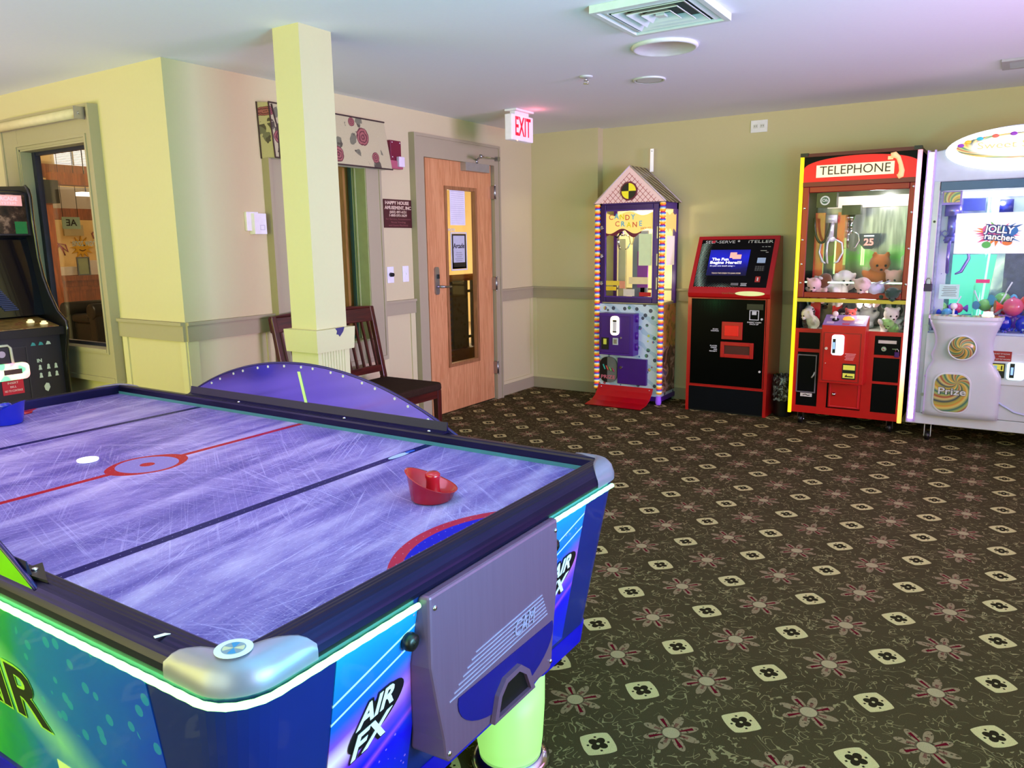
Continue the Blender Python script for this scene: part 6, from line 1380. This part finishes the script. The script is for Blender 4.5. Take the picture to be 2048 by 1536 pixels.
# ================================================================== arcade cabinet by the lobby window
ac = thing('arcade_cabinet', 'tall black upright arcade cabinet at the left edge with joystick panel', 'arcade cabinet', (-5.3, 2.18, 0))
G0, G1 = 1.84, 2.52
prof = [(-5.62, 0), (-5.02, 0), (-5.02, .72), (-5.005, .80), (-4.985, .86), (-4.962, .93), (-4.965, .985), (-5.06, 1.045), (-5.13, 1.15), (-5.185, 1.26), (-5.215, 1.38), (-5.228, 1.6), (-5.222, 1.76), (-5.235, 1.80), (-5.27, 1.825), (-5.62, 1.84)]
AK = P('cabinet_black', (8, 9, 12), .45); MOLD = P('edge_moulding', (16, 16, 20), .2, coat=.6)
for y in (G0, G1-.02):
    b = MB(); b.prism([(x, z) for x, z in prof], 'xz', y, y+.02, AK); sp_ = b.build('side_panel', ac)
    b = MB(); b.tube([(x, y+.01, z) for x, z in prof[1:-1]], .0105, MOLD, 8); b.build('edge_moulding', sp_)
b = MB(); b.box(-5.60, -5.05, G0+.02, G1-.02, .0, .90, P('front_black', (10, 14, 18), .5)); b.box(-5.60, -5.32, G0+.02, G1-.02, .90, 1.80, AK); b.build('housing', ac)
b = MB(); b.prism([(-5.34, 1.80), (-5.25, 1.78), (-5.25, 1.52), (-5.34, 1.50)], 'xz', G0+.02, G1-.02, AK); mq = b.build('marquee_box', ac)
def marq():
    m = M('marquee_art'); x, y, z = m.pos(); n = m.noise(9, 4, m.pv, .6); c_ = m.ramp(n, [(.38, rgb(8, 12, 12)), (.52, rgb(50, 36, 30)), (.6, rgb(120, 96, 80)), (.66, rgb(20, 24, 24))]); c_ = m.mix(c_, rgb(30, 110, 60), ((y-2.445).abs().lt(.035))*((z-1.565).abs().lt(.04))*.8); m.base(c_); m.emit(c_, .35); m.pr(.2); return m.m
bx('marquee_art', mq, -5.249, -5.244, G0+.035, G1-.035, 1.53, 1.77, marq())
b = MB(); b.box(-5.243, -5.240, 2.18, 2.465, 1.70, 1.765, emis('marquee_red_plate', (226, 10, 40), .7)); text(b, 'CLASSIC ARCADE', (-5.2395, 2.32, 1.742), .032, 'E', P('pinkish_white', (246, 200, 210), .5, es=.4), bold=.001, w=.24); text(b, 'SYSTEM', (-5.2395, 2.38, 1.715), .022, 'E', P('pinkish_white', (246, 200, 210), .5, es=.4), w=.10); b.build('marquee_title', mq)
b = MB(); b.hexa([(-5.20, G0+.02, 1.02), (-5.20, G1-.02, 1.02), (-5.33, G1-.02, 1.02), (-5.33, G0+.02, 1.02)], [(-5.31, G0+.02, 1.51), (-5.31, G1-.02, 1.51), (-5.34, G1-.02, 1.51), (-5.34, G0+.02, 1.51)], P('screen_glass_dark', (3, 5, 16), .12, coat=.6)); sc2 = b.build('screen', ac)
b = MB()
for i in range(14):
    u = i/14; x = -5.214-u*.03; y = 2.30-.10*u; z = 1.06+.16*u
    b.box(x+.0, x+.012, y-.03, y+.05, z, z+.008, emis('dim_blue', (20, 60, 110), .35, (4, 8, 16)))
b.build('screen_image', sc2)
b = MB(); b.prism([(-5.30, .915), (-4.99, .905), (-4.985, .955), (-5.30, 1.015)], 'xz', G0+.0-.0+.02, G1-.02, AK); cpn = b.build('control_panel', ac)
def cpm():
    m = M('control_overlay'); x, y, z = m.pos(); n = m.noise(20, 3, m.pv); c_ = m.ramp(n, [(.3, rgb(96, 74, 36)), (.55, rgb(150, 122, 66)), (.62, rgb(120, 40, 34)), (.7, rgb(150, 130, 80))]); m.base(c_); m.pr(.35); return m.m
b = MB(); b.hexa([(-5.25, G0+.03, 1.004), (-4.995, G0+.03, .957), (-4.995, G1-.045, .957), (-5.25, G1-.045, 1.004)], [(-5.25, G0+.03, 1.008), (-4.995, G0+.03, .961), (-4.995, G1-.045, .961), (-5.25, G1-.045, 1.008)], cpm()); ovl = b.build('panel_overlay', cpn)
for x, y in ((-5.12, 2.37), (-5.06, 2.42)): b = MB(); b.lathe([(.022, 0), (.022, .01), (.015, .012), (.014, .02), (.0001, .023)], (x, y, .982-(x+5.12)*.18), emis('cream_button', (255, 236, 170), .8, (236, 226, 180)), n=20); b.build('button', ovl)
b = MB(); b.cyl((-5.10, 2.06, .975), (-5.10, 2.06, 1.03), .006, STEEL); b.sph((-5.10, 2.06, 1.045), .02, P('joystick_pink', (226, 70, 90), .3)); b.build('joystick', ovl)
b = MB(); b.cyl((-5.08, 2.12, .97), (-5.08, 2.12, .985), .016, P('button_red', (170, 20, 30), .3)); b.build('button', ovl)
xf = -5.05
b = MB(); b.frame(2.05, 2.295, .50, .85, .008, xf, xf+.008, P('door_edge', (30, 32, 36), .4), 'yz'); b.box(xf, xf+.004, 2.055, 2.29, .505, .845, P('door_black', (10, 12, 14), .4)); cdr = b.build('coin_door', ac)
b = MB(); b.tube([(xf+.012, 2.10, .865), (xf+.012, 2.185, .865), (xf+.012, 2.20, .85), (xf+.012, 2.205, .74)], .008, P('cream_bar', (206, 204, 186), .4), 8); b.build('lock_bar', cdr)
b = MB(); b.cyl((xf+.004, 2.145, .815), (xf+.022, 2.145, .815), .02, STEEL); b.build('lock', cdr)
def rain():
    m = M('rainbow_glow'); x, y, z = m.pos(); c_ = m.ramp(m.noise(12, 1, m.pv), [(.35, rgb(120, 240, 160)), (.45, rgb(255, 240, 200)), (.55, rgb(255, 160, 170)), (.65, rgb(150, 170, 255))]); m.base(c_); m.emit(c_, 1.2); return m.m
b = MB(); b.prism(rrect(2.02, 2.285, .655, .755, .03), 'yz', xf+.004, xf+.03, rain()); acp = b.build('bill_acceptor', cdr)
b = MB(); b.box(xf+.03, xf+.034, 2.14, 2.24, .69, .72, P('slot_brown', (70, 44, 34), .4)); b.build('bill_slot', acp)
b = MB(); b.box(xf+.004, xf+.008, 2.13, 2.25, .565, .65, P('tag_red2', (190, 14, 36), .5))
for i, s_ in enumerate(('INSERT', 'BILL', 'NO TO CONTINUE')): text(b, s_, (xf+.009, 2.19, .635-i*.024), .018, 'E', P('pale_pink', (240, 206, 206), .5), w=(.06, .035, .10)[i])
b.build('instruction_tag', cdr)
CW = P('decal_white', (196, 214, 196), .5)
for j, z in enumerate((.705, .655)):
    for i, y in enumerate((2.36, 2.41, 2.455)):
        b = MB(); b.prism([(y-.010, z-.014), (y+.010, z-.014), (y+.006, z+.004), (y+.007, z+.012), (y, z+.018), (y-.007, z+.012), (y-.006, z+.004)], 'yz', xf+.0, xf+.0035, CW); b.build('pictogram_decal', ac)
b = MB(); text(b, 'IN', (xf+.002, 2.36, .748), .03, 'E', CW, bold=.001); b.build('lettering', ac); b = MB()
b.prism([(2.37, .585), (2.385, .605), (2.40, .60), (2.405, .575), (2.39, .55), (2.375, .56)], 'yz', xf, xf+.0035, CW); b.build('cross_decal', ac)
b = MB(); TC = P('teal_print', (50, 150, 150), .5)
for y in (2.335, 2.38, 2.425): b.prism([(y-.015, .845), (y+.015, .845), (y+.008, .862), (y-.005, .866)], 'yz', xf, xf+.0035, TC if y < 2.42 else CW)
b.build('printed_decals', ac)

# ================================================================== two slat-back chairs
def chair(y0, y1, label):
    t = thing('dining_chair', label, 'chair', (-3.50, (y0+y1)/2, 0), 0, 'wooden chairs behind the column'); 
    w_ = y1-y0
    bxk = lambda z: -3.755-.0 if z < .5 else -3.755-.085*(z-.5)/.5
    for y in (y0+.018, y1-.018):
        b = MB(); b.hexa([(-3.80, y-.018, 0), (-3.76, y-.018, 0), (-3.76, y+.018, 0), (-3.80, y+.018, 0)], [(-3.765, y-.018, .5), (-3.725, y-.018, .5), (-3.725, y+.018, .5), (-3.765, y+.018, .5)], CHERRY)
        b.hexa([(-3.765, y-.018, .5), (-3.725, y-.018, .5), (-3.725, y+.018, .5), (-3.765, y+.018, .5)], [(-3.86, y-.018, 1.0), (-3.83, y-.018, 1.0), (-3.83, y+.018, 1.0), (-3.86, y+.018, 1.0)], CHERRY); b.build('rear_leg', t, bevel=.004)
        b = MB(); b.hexa([(-3.27, y-.018, 0), (-3.235, y-.018, 0), (-3.235, y+.018, 0), (-3.27, y+.018, 0)], [(-3.28, y-.022, .44), (-3.235, y-.022, .44), (-3.235, y+.022, .44), (-3.28, y+.022, .44)], CHERRY); b.build('front_leg', t, bevel=.004)
    CY = wood('cherry_wood_y', (38, 11, 9), (84, 29, 20), 'y', 1, .3)
    b = MB(); b.hexa([(-3.852, y0, .895), (-3.815, y0, .895), (-3.815, y1, .895), (-3.852, y1, .895)], [(-3.866, y0-.002, .99), (-3.832, y0-.002, .99), (-3.832, y1+.002, .99), (-3.866, y1+.002, .99)], CY)
    b.prism([(y0, .989), (y1, .989), (y1-.02, 1.0), ((y0+y1)/2, 1.012), (y0+.02, 1.0)], 'yz', -3.864, -3.832, CY); b.build('top_rail', t, bevel=.005)
    b = MB(); b.box(-3.775, -3.745, y0+.03, y1-.03, .535, .585, CY); b.build('lower_rail', t, bevel=.004)
    for i in range(6):
        y = y0+.065+(w_-.13)*i/5; b = MB(); b.hexa([(-3.768, y-.007, .58), (-3.752, y-.007, .58), (-3.752, y+.007, .58), (-3.768, y+.007, .58)], [(-3.842, y-.007, .90), (-3.826, y-.007, .90), (-3.826, y+.007, .90), (-3.842, y+.007, .90)], CHERRY); b.build('back_slat', t)
    for yy in (y0+.018, y1-.018): b = MB(); b.box(-3.745, -3.27, yy-.012, yy+.012, .385, .44, CHERRY); b.build('seat_rail', t)
    b = MB(); b.box(-3.26, -3.24, y0+.03, y1-.03, .385, .44, CY); b.build('seat_rail', t)
    b = MB(); pts = rrect(-3.76, -3.215, y0-.012, y1+.012, .05, 5); b.hexa([(x, y, .442) for x, y in pts], [(x*.985-.05, y*.985+(y0+y1)/2*.015, .492) for x, y in pts], P('brown_upholstery', (48, 32, 22), .9, 0, .15, 40, bump=.4, spec=.1)); b.build('seat', t, bevel=.012)
    return t
c1 = chair(3.63, 4.085, 'dark cherry slat-back chair right of the column')
b = MB(); b.hexa([(-3.800, 3.70, .70), (-3.797, 3.70, .70), (-3.797, 3.727, .70), (-3.800, 3.727, .70)], [(-3.835, 3.70, .845), (-3.832, 3.70, .845), (-3.832, 3.727, .845), (-3.835, 3.727, .845)], P('pale_blue_tag', (190, 206, 216), .6)); b.build('paper_tag', c1)
chair(3.17, 3.60, 'dark cherry slat-back chair half hidden left of the column')

# ================================================================== the lobby seen through the glass
LW = wall_mat('lobby_wall_paint', (232, 206, 150)); LC = wall_mat('lobby_ceiling_paint', (176, 172, 166)); LF = P('lobby_carpet', (168, 144, 112), .95, 0, .12, 60, bump=.3)
LY0 = YW+.06
b = MB(); b.box(-15, XD-.12, LY0, 11.6, -.1, 0, LF); b.build('floor', kind='structure')
b = MB(); b.box(-15, XD-.12, LY0, 11.6, 3.3, 3.4, LC); b.build('ceiling', kind='structure')
b = MB(); b.box(-15.1, -15, LY0, 11.6, 0, 3.4, LW); b.build('wall_lobby_far', kind='structure')
b = MB(); b.box(-15, XD-.12, 11.5, 11.6, 0, 3.4, LW); b.build('wall_lobby_back', kind='structure')
b = MB(); b.box(XD-.12, XD-.0, 6.75, 11.6, 0, 3.4, LW); b.box(XD-.12, XD-.0, LY0, 6.75, CZ+.1, 3.4, LW); b.build('wall_lobby_right', kind='structure')
b = MB(); b.box(-15, XD-.12, LY0-.05, LY0, CZ, 3.4, LW); b.box(-15, -8.6, LY0-.05, LY0, 0, CZ, LW); b.build('wall_lobby_front', kind='structure')
b = MB(); b.box(-6.2, -6.1, 4.75, 6.5, 0, 2.6, wood('dark_lobby_wood', (40, 22, 12), (84, 48, 24), 'z', .7)); b.build('wall_lobby_partition', kind='structure')
b = MB(); b.box(-15, -14.75, 5.0, 11.5, 2.72, 2.95, LOBWOOD); b.build('trim_6', kind='structure')
b = MB(); b.box(-13.55, -13.3, 6.3, 11.5, 1.92, 2.10, LOBWOOD); b.box(-13.55, -13.3, 6.3, 11.5, 2.10, 2.45, LC); b.build('trim_7', kind='structure')
b = MB(); b.box(-14.98, -14.95, 7.7, 8.9, 2.98, 3.27, emis('daylight_pane', (236, 238, 240), .9))
w3 = b.build('window_3', kind='structure')
b = MB(); 
for y in (8.02, 8.34, 8.66): b.box(-14.95, -14.93, y-.012, y+.012, 2.98, 3.27, LC)
for i in range(9): b.box(-14.95, -14.94, 7.7, 8.9, 3.0+i*.03, 3.006+i*.03, LC)
b.build('window_muntin', w3)
col_ = thing('lobby_post', 'reddish brown wooden post with black capital seen through the lobby window', 'post', (-11.72, 5.74, 0))
b = MB(); b.box(-11.85, -11.6, 5.62, 5.87, .14, 2.08, LOBWOOD); b.build('shaft', col_)
b = MB(); b.box(-11.92, -11.53, 5.55, 5.94, 2.08, 2.40, P('post_black', (22, 20, 16), .5)); b.build('capital', col_)
b = MB(); b.box(-11.90, -11.55, 5.57, 5.92, 0, .14, P('post_black', (22, 20, 16), .5)); b.build('base', col_)
b = MB(); b.box(-11.85, -11.6, 5.94, 11.5, 2.35, 2.52, LOBWOOD); b.box(-11.85, -11.6, 3.0, 5.55, 2.40, 2.52, LOBWOOD); b.build('trim_8', kind='structure')
rc = thing('reception_counter', 'panelled brown wood counter at the far side of the lobby', 'counter', (-13.2, 8.5, 0))
b = MB(); b.box(-13.4, -13.0, 6.45, 10.8, 0, .92, LOBWOOD); b.build('front_panel', rc)
b = MB(); b.box(-13.5, -12.93, 6.4, 10.85, .92, 1.0, LOBWOOD); b.build('counter_top', rc)
b = MB(); b.frame(6.5, 7.4, .12, .82, .06, -13.0, -12.985, LOBWOOD, 'yz'); b.build('panel_frame', rc)
b = MB(); b.frame(6.84, 7.05, 1.0, 1.30, .018, -12.99, -12.97, BLACK, 'yz'); 
pfm = thing('picture_frame', 'small black framed certificate standing on the lobby counter', 'picture', (-12.98, 6.94, 1.0)); b.build('frame', pfm)
b = MB(); b.box(-12.99, -12.98, 6.85, 7.04, 1.01, 1.29, P('certificate_green', (150, 170, 146), .7)); b.build('certificate', pfm)
b = MB(); b.box(-13.45, -13.35, 6.5, 10.6, 1.0, 1.14, P('white_ledge', (206, 200, 190), .5)); b.build('counter_riser', label='white low riser shelf running along the lobby counter', cat='shelf')
b = MB(); b.box(-13.25, -13.1, 7.12, 7.26, 1.0, 1.24, P('box_white', (220, 220, 222), .6)); b.build('paper_box', label='white box standing on the lobby counter beside the certificate', cat='box')
b = MB(); b.box(-13.3, -13.2, 7.02, 7.10, 1.0, 1.26, BLACK); b.build('card_terminal', label='small black terminal behind the framed certificate on the counter', cat='terminal')
st_ = thing('sun_decoration', 'smiling yellow sun decoration on the yellow lobby wall', 'wall decoration', (-14.97, 8.02, 1.3)); SY_ = P('sun_yellow', (206, 160, 30), .5)
b = MB(); b.cyl((-15.0, 8.02, 1.46), (-14.96, 8.02, 1.46), .12, SY_, n=24); b.build('sun_face', st_)
b = MB()
for i in range(12):
    a = i*PI/6; b.prism([(8.02+.12*math.cos(a-.2), 1.46+.12*math.sin(a-.2)), (8.02+.22*math.cos(a), 1.46+.22*math.sin(a)), (8.02+.12*math.cos(a+.2), 1.46+.12*math.sin(a+.2))], 'yz', -15.0, -14.97, SY_)
b.build('sun_rays', st_)
b = MB(); b.sph((-14.955, 7.98, 1.50), .014, BLACK, 8); b.build('eye', st_); b = MB(); b.sph((-14.955, 8.06, 1.50), .014, BLACK, 8); b.build('eye', st_)
b = MB(); b.tube([(-14.955, 7.96, 1.42), (-14.955, 8.02, 1.395), (-14.955, 8.08, 1.42)], .008, P('mouth_brown', (90, 50, 30), .6)); b.build('smile', st_)
for yy, zz_, lab in ((7.62, 1.40, 'mauve script flourish on the lobby wall before the sun'), (8.42, 1.62, 'mauve script flourish on the lobby wall after the sun')):
    b = MB(); b.tube([(-14.99, yy+.16*math.sin(i*.9)*(.4+i/18), zz_+.10*math.cos(i*1.7)+i*.008) for i in range(14)], .012, P('mauve_vinyl', (170, 96, 110), .6)); b.build('wall_flourish', label=lab, cat='wall decoration')
b = MB(); b.box(-15.0, -14.96, 7.72, 8.08, 1.68, 1.88, P('beige_notice', (186, 180, 150), .7)); b.build('notice_board', label='pale rectangular notice above the sun on the lobby wall', cat='notice')
b = MB(); b.lathe([(.12, 2.448), (.11, 2.42), (.0001, 2.40)], (0, 0, 0), WHITE) if False else None
b = MB(); b.box(-12.9, -12.7, 6.9, 7.15, 2.28, 2.34, emis('lamp_white', (255, 250, 236), 1.6)); lp = b.build('ceiling_lamp', label='small bright rectangular lamp hanging over the lobby counter', cat='lamp')
b = MB(); b.cyl((-12.8, 7.02, 2.34), (-12.8, 7.02, 3.3), .008, BLACK); b.build('lamp_cord', lp)
sg = thing('hanging_sign', 'pale aqua hanging sign with dark letters inside the lobby', 'sign', (-12.3, 6.45, 1.75))
b = MB(); b.box(-12.31, -12.29, 6.33, 6.60, 1.74, 1.92, P('aqua_sign', (150, 186, 170), .5)); b.build('board', sg)
b = MB(); text(b, 'AE', (-12.288, 6.465, 1.83), .14, 'E', INK, sx=-1, bold=.002); b.build('lettering', sg)
b = MB(); b.cyl((-12.3, 6.35, 1.92), (-12.3, 6.35, 3.3), .004, INK); b.build('hanger', sg); b = MB(); b.cyl((-12.3, 6.58, 1.92), (-12.3, 6.58, 3.3), .004, INK); b.build('hanger', sg)
arm = thing('lobby_armchair', 'black leather armchair in the lobby seen through the window', 'armchair', (-10.9, 6.15, 0)); LEA = P('black_leather', (17, 18, 17), .4, 0, .1, bump=.2, spec=.25)
b = MB(); b.box(-11.28, -10.76, 5.80, 6.62, .12, .42, LEA); b.build('seat_base', arm, bevel=.04)
b = MB(); b.box(-11.26, -10.78, 5.76, 6.55, .40, .52, LEA); b.build('seat_cushion', arm, bevel=.04)
for x in (-11.47, -10.76):
    b = MB(); b.box(x, x+.19, 5.74, 6.62, .10, .58, LEA); b.cyl((x+.095, 5.72, .57), (x+.095, 6.62, .57), .115, LEA); b.build('armrest', arm, bevel=.03)
b = MB(); b.box(-11.45, -10.6, 6.56, 6.84, .12, .92, LEA); b.build('backrest', arm, bevel=.06)
for x in (-11.38, -10.66):
    for y in (5.82, 6.72): b = MB(); b.cyl((x, y, 0), (x, y, .12), .03, BLACK); b.build('leg', arm)
rl = thing('stair_railing', 'black baluster railing with oak handrail behind the door glass', 'railing', (-5.5, 8.0, 0)); IRON = P('iron_black', (12, 16, 14), .5)
b = MB(); b.cyl((-5.5, 6.95, 1.03), (-5.5, 9.3, 1.03), .04, wood('oak_rail', (120, 66, 24), (176, 112, 50), 'y'), n=14); b.build('handrail', rl)
b = MB(); b.box(-5.56, -5.44, 7.14, 7.40, .20, .99, IRON); b.build('newel_post', rl)
b = MB(); b.box(-5.52, -5.48, 7.0, 9.3, .85, .88, IRON); b.build('rail_bar', rl); b = MB(); b.box(-5.52, -5.48, 7.0, 9.3, .30, .33, IRON); b.build('rail_bar', rl)
for i in range(16): b = MB(); b.box(-5.515, -5.485, 7.47+i*.115, 7.50+i*.115, .20, .99, IRON); b.build('baluster', rl)
b = MB(); b.box(-5.62, -5.38, 6.95, 9.3, 0, .20, wood('stair_wood', (50, 26, 14), (90, 50, 26), 'y')); b.build('plinth', rl)
